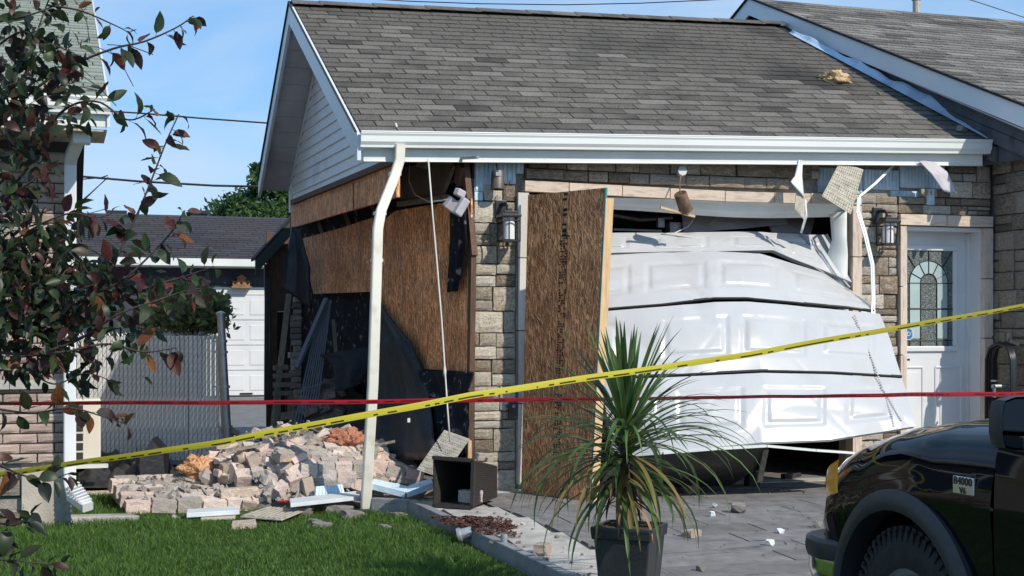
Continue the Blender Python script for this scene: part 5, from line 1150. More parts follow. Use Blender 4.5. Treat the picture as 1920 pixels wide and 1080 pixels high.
def brick(u, v, w_, h_, yaw, tl, mat, kind='lump', d=None):
    p = onh(u, v); D = pj(p)[2]; k = D / FPX
    sx, sz = w_ * k, h_ * k; sy = d or rb.uniform(.08, .12)
    Rm = eul(rb.uniform(-.25, .25) + (rb.uniform(-.2, .5)), tl, yaw)
    mm = Rm.to_4x4() @ Matrix.Diagonal((sx, sy, sz, 1)); mm.translation = p + V((0, .02, sz * .15))
    o = place('brick', lmp(mat, rb.randrange(7), .055, sharp=rb.random() < .3), None, mm)
    tag(o, {'brick_pink': PINK, 'brick_grey': GREY, 'brick_buff': BUFF}[mat], 'brick', HEAP + (' (pink)' if mat == 'brick_pink' else ' (grey)' if mat == 'brick_grey' else ' (buff)')); return o
LST = [(324, 895, 34, 20, .2, .05, 'brick_buff'), (392, 902, 42, 22, .5, .8, 'brick_grey'), (454, 866, 28, 22, .2, .1, 'brick_buff'), (478, 878, 26, 46, .1, -.35, 'brick_buff'), (497, 848, 30, 26, .3, -.5, 'brick_pink'),
       (504, 872, 30, 20, .4, .3, 'brick_pink'), (423, 892, 24, 38, .2, .1, 'brick_buff'), (440, 893, 22, 38, .3, .2, 'brick_pink'), (456, 900, 34, 30, .1, -.05, 'brick_pink'), (510, 902, 42, 30, .5, .3, 'brick_grey'),
       (530, 924, 30, 34, .3, -.6, 'brick_pink'), (512, 922, 26, 30, .2, .6, 'brick_grey'), (557, 912, 26, 40, .3, .4, 'brick_grey'), (578, 918, 24, 40, .2, -.2, 'brick_buff'), (612, 862, 38, 18, .1, .0, 'brick_pink'),
       (681, 872, 50, 26, .2, .18, 'brick_grey'), (718, 878, 44, 24, .2, .1, 'brick_pink'), (757, 890, 36, 26, .3, .2, 'brick_pink'), (746, 900, 42, 14, .1, .02, 'brick_buff'), (668, 908, 30, 40, .2, .4, 'brick_pink'),
       (403, 944, 60, 36, .4, -.35, 'brick_buff'), (388, 934, 44, 26, .2, .1, 'brick_pink'), (465, 947, 32, 22, .2, .15, 'brick_buff'), (588, 828, 32, 24, .5, .5, 'brick_grey'), (544, 840, 44, 22, .1, .1, 'brick_grey'),
       (300, 872, 60, 26, .2, .0, 'brick_pink'), (405, 858, 40, 18, .2, .1, 'brick_pink'), (425, 860, 26, 22, .1, .3, 'brick_pink'), (530, 856, 30, 24, .2, .2, 'brick_grey'), (560, 835, 30, 18, .3, -.2, 'brick_grey'),
       (625, 842, 40, 20, .1, .0, 'brick_grey'), (650, 845, 36, 16, .1, .2, 'brick_pink'), (470, 843, 34, 18, .2, .1, 'brick_grey'), (715, 908, 30, 16, .1, 0, 'brick_buff'), (735, 918, 34, 18, .1, 0, 'brick_pink'), (700, 915, 36, 20, .2, .1, 'brick_buff'), (770, 920, 40, 14, .2, .1, 'brick_grey'),
       (340, 878, 24, 22, .2, .4, 'brick_grey'), (600, 935, 40, 20, .1, .1, 'brick_grey'), (560, 940, 30, 14, .2, .1, 'brick_grey')]
for b in LST: brick(b[0], b[1], b[2] * .86, b[3] * .84, *b[4:])
for i in range(125):
    u, v = rb.uniform(420, 800), rb.uniform(808, 935)
    if v > 880 + .15 * abs(u - 560) or (u > 700 and v < 850): v = rb.uniform(835, 880)
    brick(u, v, rb.uniform(18, 38), rb.uniform(9, 18), rb.uniform(-.8, .8), rb.uniform(-.5, .5), rb.choice(['brick_pink', 'brick_pink', 'brick_grey', 'brick_buff']))
mm_ = MB(); rq = random.Random(13); LG0 = [lump(i + 20, .2, 2) for i in range(5)]
for i in range(520):
    x, y = rq.gauss(-1.15, .6), rq.gauss(.45, .4); p = V((x, y, 0))
    if not (-2.5 < x < .0 and -.25 < y < 3): continue
    p.z = hz(p) + rq.uniform(-.01, .015); s_ = rq.choice((.012, .018, .025, .04)) * rq.uniform(.7, 1.3); mt = eul(rq.uniform(-1, 1), rq.uniform(-1, 1), rq.uniform(0, 6)); g_ = rq.choice(LG0); mm_.add([p + mt @ V((q.x * s_ * 1.5, q.y * s_, q.z * s_ * .8)) for q in g_.v], g_.f)
o = mm_.build('rubble_crumbs', M['mortar_dust'], None, (0, 0, 0), fixn=False); o['kind'] = 'stuff'
for i, (u, v, a_, l_, lb) in enumerate(((470, 838, .4, .5, 'splintered board end sticking out at the top left of the heap'), (690, 838, -.3, .45, 'thin splintered lath lying under the black tarp by the downspout'), (545, 862, 1.2, .4, 'short broken lath in the middle of the heap'))):
    p = onh(u, v, .08); d_ = V((math.cos(a_), math.sin(a_), rq.uniform(-.1, .3))) * l_ / 2; m = MB(); m.beam(p - d_, p + d_, .045, .02); tag(m.build('broken_lath', M['pine'] if i == 2 else M['greywood'], None, p), lb, 'lath')
for u, v, w_, h_ in ((706, 926, 40, 22), (738, 934, 38, 18), (772, 932, 40, 20), (800, 918, 30, 20), (720, 912, 44, 16), (684, 930, 26, 18)):
    p = od(u, v, 10.95); k_ = 10.95 / FPX; mt = eul(rq.uniform(-.1, .2), rq.uniform(-.15, .15), rq.uniform(-.2, .5)).to_4x4() @ Matrix.Diagonal((w_ * k_, .1, h_ * k_, 1)); mt.translation = p; mt_ = rq.choice(('brick_pink', 'brick_grey', 'brick_buff')); tag(place('brick', lmp(mt_, rq.randrange(7)), None, mt), {'brick_pink': PINK, 'brick_grey': GREY, 'brick_buff': BUFF}[mt_], 'brick', HEAP + {'brick_pink': ' (pink)', 'brick_grey': ' (grey)', 'brick_buff': ' (buff)'}[mt_])
# chunks of masonry: several bricks still mortared together
def chunk(name, c, cols, rows_, size, rot, label, layers=1, mat='brick_pink', top=None):
    o_ = empty(name, c, label, 'masonry'); Rm = eul(*rot); r_ = random.Random(int(abs(c.x) * 1000))
    m = MB(); m.box(c + Rm @ V((0, 0, -size[2] * .5)), (cols * size[0] * .94, rows_ * size[1] * .94, size[2] * .8 * layers), Rm); m.build('mortar_bed', M['mortar_dust'], o_)
    for i in range(cols):
        for j in range(rows_):
            off = (.5 if j % 2 else 0) * size[0]
            q = V(((i - (cols - 1) / 2) * size[0] + off * .5, (j - (rows_ - 1) / 2) * size[1], r_.uniform(-.012, .016)))
            mm = (Rm @ eul(r_.uniform(-.07, .07), r_.uniform(-.07, .07), r_.uniform(-.05, .05))).to_4x4() @ Matrix.Diagonal((size[0] * .95, size[1] * .93, size[2], 1)); mm.translation = c + Rm @ q
            place('brick', lmp(mat if r_.random() < .7 else 'brick_grey', r_.randrange(7), .055), o_, mm)
    return o_
cp = ong(398, 942, -.10)
cp = oz(355, 925, .0)
chunk('fallen_brick_panel', cp, 6, 8, (.195, .125, .10), (.10, .02, .12), 'large fallen slab of pinkish brick wall lying on the lawn left of the heap')
chunk('masonry_chunk', onh(557, 886, .04), 2, 3, (.13, .075, .11), (.75, -.35, .2), 'tilted masonry chunk of pink bricks in the middle of the heap')
chunk('masonry_chunk', onh(626, 874, .06), 4, 2, (.14, .12, .085), (.12, .02, -.05), 'two-course pink masonry chunk left of the fallen downspout foot')
chunk('masonry_chunk', onh(612, 893, .03), 3, 1, (.16, .1, .10), (.0, .02, -.08), 'row of three mortared pink bricks at the foot of the heap')
chunk('masonry_chunk', onh(735, 880, .05), 3, 2, (.17, .11, .09), (.15, .22, .1), 'sloping masonry chunk of pink bricks right of the downspout')
chunk('masonry_chunk', onh(588, 852, .03), 5, 2, (.14, .10, .07), (.25, .05, .3), 'flat grey-pink masonry chunk at the top of the heap', mat='brick_grey')
chunk('masonry_chunk', onh(640, 855, .0), 4, 2, (.13, .10, .07), (.2, .1, -.2), 'flat masonry chunk under the salmon insulation', mat='brick_grey')
mm_ = MB(); rq = random.Random(3); LG_ = [lump(i, .2, 2) for i in range(4)]
for i in range(150):
    c_ = cp + rotz(.12) @ V((rq.uniform(-.55, .55), rq.uniform(-.45, .45), .05 + rq.uniform(-.01, .02))); s_ = rq.uniform(.02, .07); mt = eul(rq.uniform(-1, 1), rq.uniform(-1, 1), rq.uniform(0, 6)); g_ = rq.choice(LG_); c_.z += .10 * (c_.y - cp.y); mm_.add([c_ + mt @ V((q.x * s_ * 1.4, q.y * s_, q.z * s_ * .35)) for q in g_.v], g_.f)
tag(mm_.build('mortar_crumbs', M['mortar_dust'], bpy.data.objects['fallen_brick_panel'], fixn=False), kind='stuff')
# long buff sill stone
p = onh(454, 923, .03); m = MB(); m.box(p, (.36, .10, .075), eul(.05, -.02, .1)); tag(m.build('sill_stone', M['brick_buff'], None, p, bevel=.008), 'long smooth buff sill stone lying across the front of the heap', 'stone')
tuft('insulation_tuft', onh(372, 876, .06), (.13, .08, .085), 'insul', 'orange insulation tuft at the left end of the rubble heap', 5)
tuft('insulation_tuft', onh(648, 822, .06), (.17, .10, .075), 'insul_red', 'salmon insulation tuft on top of the rubble behind the downspout', 8)
# black landscape sheet on the ground at the left
m = MB()
def gt(s, t):
    p = oz(146 + 190 * s, 918 - 52 * t, -.09); e = min(1, min(s, 1 - s, t, 1 - t) * 5)
    return p + V((0, 0, .015 + e * (.10 + .16 * mnoise.noise(V((s * 5, t * 3, 4))) + .10 * mnoise.noise(V((s * 12, t * 8, 2))) + .10 * s * (t > .4))))
m.grid(gt, 60, 30); tag(m.build('ground_sheet', M['tarp_grey'], None, oz(240, 890, -.09), smooth=True), 'crumpled black landscape sheet on the ground before the slatted fence', 'sheet')
m = MB(); a = od(262, 858, 12.3); b = od(306, 848, 12.4); m.prism([a, a.lerp(b, .5) + V((0, 0, .14)), b, b + V((.02, 0, -.32)), a + V((0, 0, -.28))], (.06, .15, .02)); tag(m.build('folded_sheet', M['tarp'], None, a), 'folded stiff black sheet standing at the left end of the heap', 'sheet')
m = MB(); p = oz(215, 925, -.10); m.box(p + V((0, 0, .0)), (.75, .08, .05), rotz(.02)); tag(m.build('border_plank', M['brick_buff'], None, p), 'pale border plank in the grass before the black ground sheet', 'plank')
# foam and trim pieces on the ground
def slab(name, quad, th, mat, label, cat, ridges=0):
    A_, B_, C_, D_ = [V(p) for p in quad]; n_ = (B_ - A_).cross(D_ - A_).normalized(); n_ = n_ if n_.z > 0 else -n_
    m = MB(); m.prism([A_, B_, C_, D_], -n_ * th)
    for i in range(ridges):
        s0, s1 = (i + .15) / ridges, (i + .8) / ridges; P = lambda s, t: A_.lerp(B_, s).lerp(D_.lerp(C_, s), t)
        m.prism([P(s0, .04) + n_ * .001, P(s1, .04) + n_ * .001, P(s1, .96) + n_ * .001, P(s0, .96) + n_ * .001], n_ * .006)
    tag(m.build(name, M[mat], None, A_, bevel=.003), label, cat)
slab('foam_piece', [oz(350, 962, -.03), oz(449, 956, -.03), oz(444, 950, -.03) + V((0, .05, 0)), oz(352, 956, -.03) + V((0, .05, 0))], .035, 'foam_white', 'white foam bar lying on grass in front of the fallen brick slab', 'foam piece', 0)
slab('foam_piece', [onh(590, 930, .10), onh(648, 930, .10), onh(642, 908, .14), onh(592, 912, .14)], .035, 'foam', 'ribbed blue-white foam block lying on the heap left of the downspout', 'foam piece', 9)
slab('foam_piece', [oz(545, 944, .03), oz(676, 930, .03), oz(676, 921, .04) + V((0, .05, 0)), oz(545, 936, .03) + V((0, .05, 0))], .03, 'foam_white', 'long white foam bar at the foot of the heap behind the downspout', 'foam piece')
slab('foam_piece', [od(696, 906, 10.75), od(760, 922, 10.68), od(768, 912, 10.8), od(700, 897, 10.9)], .05, 'foam', 'left half of the bent blue-white foam strip beside the wicker planter', 'foam piece')
slab('foam_piece', [od(761, 922, 10.68), od(812, 905, 10.75), od(808, 896, 10.9), od(764, 911, 10.82)], .05, 'foam', 'right half of the bent blue-white foam strip touching the wicker planter', 'foam piece')
slab('siding_scrap', [oz(450, 968, -.05), oz(528, 974, -.05), oz(572, 956, -.045), oz(505, 950, -.045)], .012, 'soffit_tan', 'grey ribbed siding scrap lying flat on the grass edge', 'scrap', 8)
slab('flat_stone', [oz(434, 983, -.05), oz(481, 981, -.05), oz(479, 973, -.05), oz(436, 976, -.05)], .04, 'brick_buff', 'flat buff stone on the grass nearest the camera', 'stone')
slab('siding_scrap', [oz(376, 972, -.07), oz(440, 969, -.07), oz(444, 964, -.07), oz(380, 966, -.07)], .02, 'soffit_tan', 'pale scrap under the white foam bar on the grass', 'scrap')
m = MB(); m.tube([onh(522, 940, .05), onh(560, 937, .08), onh(610, 935, .09)], .009, 6); tag(m.build('red_rod', M['red'], None, onh(522, 940, .05)), 'thin red rod lying before the foam at the foot of the heap', 'rod')
for (u, v, w_, h_, lb) in ((592, 978, 16, 5, 'small chip in the grass below the grey siding scrap'), (604, 984, 34, 5, 'pale thin flake in the grass right of the siding scrap'), (565, 962, 40, 14, 'rough stone at the grass edge left of the downspout foot'), (635, 958, 46, 12, 'flat rough stone touching the grass by the downspout foot'), (660, 966, 40, 10, 'broken flat stone right under the downspout foot'), (748, 965, 26, 4, 'pale flake in the grass before the kerb'), (722, 988, 16, 4, 'tiny pale flake in the lawn near the kerb')):
    p = oz(u, v, -.07); k_ = pj(p)[2] / FPX; mm = eul(.05, .1, rb.uniform(-.5, .5)).to_4x4() @ Matrix.Diagonal((w_ * k_, .09, h_ * k_ * 1.6, 1)); mm.translation = p; tag(place('stone_chip', lmp('mortar_dust', rb.randrange(7)), None, mm), lb, 'stone chip')
m = MB(); m.lathe([(.05, 0), (.05, .02), (.04, .03), (.038, .10), (.03, .10), (.03, .0)], ong(858, 1004, -.04), (.9, -.3, .25), 14); tag(m.build('pipe_end', M['galv'], None, ong(858, 1004, -.04), smooth='auto'), 'grey pipe end lying on grass against the kerb', 'pipe')
# ribbed slab leaning behind the planter
rs = ribbed('ribbed_slab', [od(833, 806, 10.9), od(881, 823, 10.9), od(829, 897, 10.62), od(781, 881, 10.62)], 'grey ribbed soffit slab leaning on the toppled wicker planter', rows=4, cat='soffit slab', mat='soffit_grey')
m = MB(); m.beam(od(880, 826, 10.92), od(880, 880, 10.95), .03, .03, (1, 0, 0)); m.build('wood_cleat', M['pine'], rs)
# toppled wicker planter
BLp, BRp = oz(812, 947, .02), oz(886, 951, .02); dirp = (V((.35, .40, 0))).normalized(); Lp = .54; rx = (BRp - BLp)
PL = empty('wicker_planter', (BLp + BRp) / 2, 'dark brown square wicker planter toppled on its side by the kerb', 'planter')
up = V((0, 0, 1)); fA, fB, fC, fD_ = BLp, BRp, BRp + up * .345 + rx * .03, BLp + up * .355 - rx * .0
ctr = (fA + fC) / 2 + dirp * Lp; cz = .125
bA, bB, bC, bD = [V((ctr.x, ctr.y, 0)) + rx.normalized() * sx * .115 + up * z for sx, z in ((-1, .03), (1, .03), (1, .27), (-1, .27))]
m = MB()
for (a, b, c, d) in ((fA, fB, bB, bA), (fB, fC, bC, bB), (fC, fD_, bD, bC), (fD_, fA, bA, bD)):
    nn = (b - a).cross(d - a).normalized(); cen = (fA + fC + bA + bC) / 4; nn = nn if nn.dot((a + b + c + d) / 4 - cen) < 0 else -nn
    m.prism([a, b, c, d], nn * .012)
m.prism([bA, bB, bC, bD], -dirp * .012); m.build('basket', M['wicker'], PL)
m = MB(); 
for k in range(22):
    f = (k + .5) / 22
    a, b = fB.lerp(fC, f), bB.lerp(bC, f); m.tube([a, a.lerp(b, .5), b], .0065, 5)
    a, b = fC.lerp(fD_, f), bC.lerp(bD, f); m.tube([a, b], .0065, 5)
m.build('weave', M['wicker'], PL)
m = MB()
for a, b in ((fA, fB), (fB, fC), (fC, fD_), (fD_, fA)): m.beam(a - dirp * .006, b - dirp * .006, .026, .026)
m.build('rim', M['wicker'], PL)
p = fA.lerp(fB, .72) + dirp * .16 + up * .06; mm = rotz(.6).to_4x4() @ Matrix.Diagonal((.1, .16, .09, 1)); mm.translation = p; tag(place('brick', lmp('brick_grey', 2), None, mm), 'single dark brick lying inside the toppled planter', 'brick')
for (u, v, s_, lb) in ((903, 856, .05, 'pale stone lump on top of the toppled planter'), (918, 862, .03, 'small crumb on top of the toppled planter')):
    p = od(u, v, 10.55); mm = eul(.2, .1, .4).to_4x4() @ Matrix.Diagonal((s_ * 2, s_, s_, 1)); mm.translation = p; tag(place('mortar_lump', lmp('brick_buff', 4), None, mm), lb, 'mortar lump')
# mulch patch on the slabs
m = MB(); rm = random.Random(31); mc = ong(900, 985)
for i in range(1500):
    a = rm.uniform(0, 6.28); q = rm.random() ** .6; ed = 1 + .25 * math.sin(a * 3 + 1) + .15 * math.sin(a * 7); x, y = math.cos(a) * .21 * q * ed, math.sin(a) * .40 * q * ed
    p = mc + rotz(.25) @ V((x, y, 0)); p.z = gz(p.y) + .006 + .02 * (1 - q) * rm.random() + .004; Rm = eul(rm.uniform(-.5, .5), rm.uniform(-.5, .5), rm.uniform(0, 6.3)); l_, w_ = rm.uniform(.012, .04), rm.uniform(.004, .009)
    vs = [p + Rm @ V(t_) for t_ in ((-l_ / 2, -w_, 0), (l_ / 2, -w_ * .6, 0), (l_ / 2, w_ * .5, .003), (-l_ / 2, w_, .002))]; m.add(vs, [(0, 1, 2, 3)])
o = m.build('mulch', M['mulch'], None, mc, fixn=False); o['kind'] = 'stuff'
# white crumbs and stones on the driveway
CR = [(1384, 790 + 169, 26, 'rough pale mortar lump on the driveway beyond the palm leaves'), (1336, 966, 12, 'small pale stone on the driveway left of the rough mortar lump'), (1340, 949, 8, 'tiny white crumb above the small pale stone on the driveway'), (1463, 998, 12, 'small white stone on the driveway just above the truck shadow edge'), (1444, 1020, 14, 'white stone lying on the shadow edge of the driveway'), (1532, 987, 16, 'white chip lying next to the truck bumper corner'),
      (1315, 1068, 16, 'pale flat crumb on the driveway right of the black pot')]
for u, v, s_, lb in CR:
    p = ong(u, v, .01); k_ = pj(p)[2] / FPX * s_; mm = eul(.2, .1, rb.uniform(-1, 1)).to_4x4() @ Matrix.Diagonal((k_, k_ * .8, k_ * .7, 1)); mm.translation = p + V((0, 0, k_ * .2)); tag(place('mortar_lump', lmp('foam_white' if s_ < 15 else 'mortar_dust', rb.randrange(7), sharp=True), None, mm), lb, 'mortar lump')
p = ong(1297, 1000, .02); mm = rotz(.5).to_4x4() @ Matrix.Diagonal((.12, .08, .045, 1)); mm.translation = p; tag(place('half_brick', lmp('brick_buff', 1, .06), None, mm), 'pale half brick on the driveway right of the potted palm', 'brick')
p = ong(1017, 1030, .03); mm = rotz(.9).to_4x4() @ Matrix.Diagonal((.13, .08, .07, 1)); mm.translation = p; tag(place('half_brick', lmp('brick_buff', 2, .06), None, mm), 'buff brick on the slab strip left of the black pot', 'brick')
p = ong(1295, 917, .03); mm = rotz(.3).to_4x4() @ Matrix.Diagonal((.09, .07, .06, 1)); mm.translation = p; tag(place('half_brick', lmp('insul', 2, .1), None, mm), 'orange brick shard on the driveway before the crushed door', 'brick')
p = ong(945, 1010, .03); m = MB(); m.lathe([(.022, 0), (.022, .06), (.0, .06)], p + V((0, 0, -.03)), (0, 0, 1), 10); tag(m.build('post_stub', M['galv'], None, p), 'small grey pipe stub beside the mulch patch', 'pipe')
GR = 'white crumbs scattered on the driveway'
for i in range(60):
    u, v = rb.uniform(1260, 1560), rb.triangular(905, 1075, 930); p = ong(u, v, .004); s_ = rb.uniform(.006, .015); mm = eul(.3, .2, rb.uniform(-3, 3)).to_4x4() @ Matrix.Diagonal((s_ * 1.4, s_, s_ * .7, 1)); mm.translation = p; tag(place('crumb', lmp('mortar_dust', rb.randrange(7)), None, mm), 'tiny white plaster crumb scattered on the dark driveway', 'crumb', GR)
for i in range(34):
    u = rb.uniform(890, 1110); v = 900 + (u - 840) * .36 + rb.uniform(20, 90); p = ong(u, v, .008); s_ = rb.uniform(.007, .022); mm = eul(.3, .2, rb.uniform(-3, 3)).to_4x4() @ Matrix.Diagonal((s_ * 1.4, s_, s_ * .7, 1)); mm.translation = p; tag(place('crumb', lmp(rb.choice(['mortar_dust', 'mortar_dust', 'brick_grey']), rb.randrange(7)), None, mm), 'small plaster or stone crumb on the pale slab strip by the kerb', 'crumb', 'crumbs on the pale slab strip')
# ================================================================== potted dracaena
pc = V((-.285, -4.0, gz(-4.0)))
PT = empty('potted_dracaena', pc, 'spiky dracaena with drooping leaves in a black square pot on the driveway', 'potted plant')
yaw = R(-40); pz = .385
def fru(m, c, w0, w1, z0, z1):
    vs = [c + rotz(yaw) @ V((sx * w_ / 2, sy * w_ / 2, z)) for z, w_ in ((z0, w0), (z1, w1)) for sx, sy in ((-1, -1), (1, -1), (1, 1), (-1, 1))]
    m.add(vs, [(3, 2, 1, 0), (4, 5, 6, 7)] + [(i, (i + 1) % 4, 4 + (i + 1) % 4, 4 + i) for i in range(4)])
m = MB(); fru(m, pc, .25, .305, 0, pz - .05); fru(m, pc, .325, .335, pz - .055, pz - .002); m.build('pot', M['pot'], PT, bevel=.008)
m = MB()
for a_, b_ in (((-1, -1), (1, -1)), ((1, -1), (1, 1)), ((1, 1), (-1, 1)), ((-1, 1), (-1, -1))): m.beam(pc + rotz(yaw) @ V((a_[0] * .158, a_[1] * .158, pz)), pc + rotz(yaw) @ V((b_[0] * .158, b_[1] * .158, pz)), .022, .02)
m.build('pot_rim', M['pot'], PT, bevel=.004)
m = MB(); m.grid(lambda s, t: pc + rotz(yaw) @ V(((s - .5) * .29, (t - .5) * .29, pz + .002 + .012 * mnoise.noise(V((s * 8, t * 8, 0))))), 12, 12); m.build('soil', M['soil'], PT)
tz = pc + V((-.01, 0, pz)); th_ = .50
m = MB(); m.tube([tz + V((0, 0, -.02)), tz + V((.012, .0, .12)), tz + V((-.008, 0, .3)), tz + V((-.015, 0, th_ + .05))], [.035, .032, .034, .03], 10); m.build('trunk', M['bark'], PT, smooth=True)
def strip_leaf(ln, wd, el, droop, mat, seed, fold=.35, n_=9):
    r_ = random.Random(seed); m = MB(); p = V((0, 0, 0)); a = el; pts = []; st = ln / n_; side = r_.uniform(-.25, .25); az = 0
    for i in range(n_ + 1):
        pts.append((p.copy(), a, az)); p = p + V((math.cos(a) * math.cos(az), math.cos(a) * math.sin(az), math.sin(a))) * st; a = max(-1.5, a - droop * (.3 + 1.4 * i / n_) / n_); az += side / n_
    vs = []
    for i, (q, a, az) in enumerate(pts):
        t = i / n_; w_ = wd * (.75 + .5 * math.sin(min(1, t * 1.6) * 1.57)) * (1 - t ** 3.2) * .62 + .0006
        sd = V((-math.sin(az), math.cos(az), 0)); nn = V((-math.sin(a) * math.cos(az), -math.sin(a) * math.sin(az), math.cos(a)))
        vs += [q + sd * w_ + nn * w_ * fold, q, q - sd * w_ + nn * w_ * fold]
    m.add(vs, [f for i in range(n_) for f in ((3 * i, 3 * i + 1, 3 * i + 4, 3 * i + 3), (3 * i + 1, 3 * i + 2, 3 * i + 5, 3 * i + 4))])
    return m.mesh('leaf', M[mat], smooth=True)
rl = random.Random(5)
def leafset(cnt, els, lens, droops, mats, zr, nv=9, wd=.020):
    ms = [strip_leaf(rl.uniform(*lens), wd * rl.uniform(.85, 1.15), rl.uniform(*els), rl.uniform(*droops), rl.choice(mats), rl.randrange(9999)) for i in range(nv)]
    for i in range(cnt):
        z = rl.uniform(*zr); k_ = rl.uniform(.86, 1.1); mm = Matrix.Rotation(i * 2.399 + rl.uniform(-.3, .3), 4, 'Z') @ Matrix.Rotation(rl.uniform(-.12, .12), 4, 'X') @ Matrix.Scale(k_, 4); mm.translation = tz + V((-.015, 0, z)); place('leaf', rl.choice(ms), PT, mm)
leafset(24, (1.15, 1.5), (.50, .66), (.02, .15), ['blade'], (.49, .56), 8)
leafset(24, (.75, 1.1), (.52, .68), (.35, 1.0), ['blade'], (.46, .53), 8, .017)
leafset(36, (.3, .8), (.58, .78), (1.0, 2.0), ['blade'], (.42, .5), 10, .015)
leafset(60, (-.1, .6), (.62, .84), (1.3, 2.3), ['blade', 'blade', 'blade', 'blade_old'], (.34, .47), 14, .019)
leafset(46, (-.5, .15), (.50, .68), (1.1, 2.0), ['blade', 'blade', 'blade_old'], (.24, .40), 9, .018)
leafset(30, (-1.2, -.3), (.22, .40), (.6, 1.2), ['blade_dead', 'blade_dead', 'blade_old'], (.12, .34), 7, .018)
# ================================================================== black pickup truck, nose towards the garage
yw, zg = -6.08, gz(-6.0); xc = .84
TR = empty('pickup_truck', (xc, -7.6, zg), 'glossy black pickup truck at the right edge, its nose towards the garage', 'pickup truck')
def lerpt(tb, x):
    if x <= tb[0][0]: return tb[0][1]
    for a, b in zip(tb, tb[1:]):
        if x <= b[0]: f = (x - a[0]) / (b[0] - a[0]); f = f * f * (3 - 2 * f) * .35 + f * .65; return a[1] + (b[1] - a[1]) * f
    return tb[-1][1]
def q_(y): return -y        # distance behind the nose grows as y falls
HW = [(5.28, .64), (5.31, .72), (5.36, .765), (5.43, .795), (5.55, .818), (5.8, .832), (6.1, .84), (7.0, .845), (11, .845)]
ZS = [(5.28, .66), (5.32, .70), (5.38, .74), (5.48, .785), (5.63, .835), (5.89, .898), (6.19, .937), (6.65, .962), (7.0, .955), (11, .96)]
SHF = -.03
def hw_(y): return lerpt(HW, -(y - SHF))
def zs_(y): return lerpt(ZS, -(y - SHF))
AR, AF = .450, .522
def arch(y, yc): d = abs(y - yc); return math.sqrt(max(0, AR * AR - d * d)) if d < AR else 0
YR = yw - 2.85
def zbot(y):
    z = zg + .36
    for yc in (yw, YR):
        a = arch(y, yc)
        if a > 0: z = max(z, zg + .366 + a)
    if y > yw + AR: z = max(z, zg + .52)
    return z
def prof(y):
    z0, z1, h = zbot(y), zs_(y), hw_(y); pts = []
    def X(z):      # side section: slight tumblehome with a crease
        f = (z - .3) / max(.01, z1 - .3); return h - .012 + .018 * math.sin(min(1, max(0, f)) * math.pi) + .012 * math.exp(-((z - z1 + .26) / .045) ** 2)
    zt = z1 - .20 * min(1, (z1 - z0) / .4)
    for t in (0, .12, .28, .44, .60, .74, .86): z = z0 + (zt - z0) * t / .86; pts.append((X(z), z))
    x0 = X(zt); q = z1 - zt
    pts += [(x0 - .010, zt + q * .28), (x0 - .028, zt + q * .52)]
    pts += [(x0 - .055, zt + q * .74), (x0 - .088, zt + q * .89), (x0 - .125, zt + q * .97), (x0 - .16, z1 + .008), (x0 - .20, z1 + .022), (x0 - .36, z1 + .036), (x0 - .38, z1 + .040), (x0 * .25, z1 + .052), (0, z1 + .055)]
    return pts
ys = [-5.28 - .02 * i for i in range(8)] + [-5.45 - .03 * i for i in range(50)]; ys = [y for y in ys if y > -6.93] + [-6.93]
def body_mesh(ys, m=None):
    m = m or MB(); P = [prof(y) for y in ys]; k = len(P[0]); vs = []
    for y, p in zip(ys, P):
        for x, z in p: vs.append(V((xc - x, y, z)))
        for x, z in p[-2::-1]: vs.append(V((xc + x, y, z)))
    n_ = 2 * k - 1
    m.add(vs, [(i * n_ + j, i * n_ + j + 1, (i + 1) * n_ + j + 1, (i + 1) * n_ + j) for i in range(len(ys) - 1) for j in range(n_ - 1)])
    return m, n_
GAP = -6.655
bm_, n_ = body_mesh([y for y in ys if y > GAP] + [GAP]); bm_.f.append(tuple(range(n_))[::-1]); bm_.m.append(0)
body = bm_.build('front_body', M['car_black'], TR, smooth='auto')
m = MB(); m.span((xc - .80, -6.72, zg + .40), (xc + .80, -6.60, .90)); m.build('gap_backing', M['lamp_black'], TR)  # dark box added inside so the gap between fender and door stays dark
# cowl + doors (gap between fender and door)
def side_panel(y0, y1, name, nn=20, ztop=.965):
    yy = [y0 + (y1 - y0) * i / nn for i in range(nn + 1)]
    for s in (-1, 1):
        m = MB(); vs = []
        for y in yy:
            z0, z1, h = zbot(y), min(zs_(y) + .0, ztop), hw_(y)
            for t in range(9):
                z = z0 + (z1 - z0) * t / 8; f = (z - .3) / (z1 - .3); vs.append(V((xc + s * (h - .012 + .018 * math.sin(min(1, max(0, f)) * math.pi) - (.02 if t == 8 else 0)), y, z)))
        m.add(vs, [(i * 9 + j, i * 9 + j + 1, (i + 1) * 9 + j + 1, (i + 1) * 9 + j) for i in range(nn) for j in range(8)])
        m.build(name, M['car_black'], TR, smooth='auto')
side_panel(-6.665, -7.72, 'door'); side_panel(-7.73, -10.15, 'rear_side', 50)
m, _n = body_mesh([-6.66, -6.80, -6.98], MB()); 
mm_ = MB(); P = [V((xc - .70, -6.66, zs_(-6.66) + .02)), V((xc + .70, -6.66, zs_(-6.66) + .02)), V((xc + .74, -7.05, .985)), V((xc - .74, -7.05, .985))]; mm_.prism(P, (0, 0, -.03)); mm_.prism([V((xc - .80, -6.67, .90)), V((xc - .66, -6.67, zs_(-6.66) + .02)), V((xc - .7, -7.05, .985)), V((xc - .80, -7.05, .95))], (0, 0, -.02)); mm_.build('cowl', M['car_black'], TR)
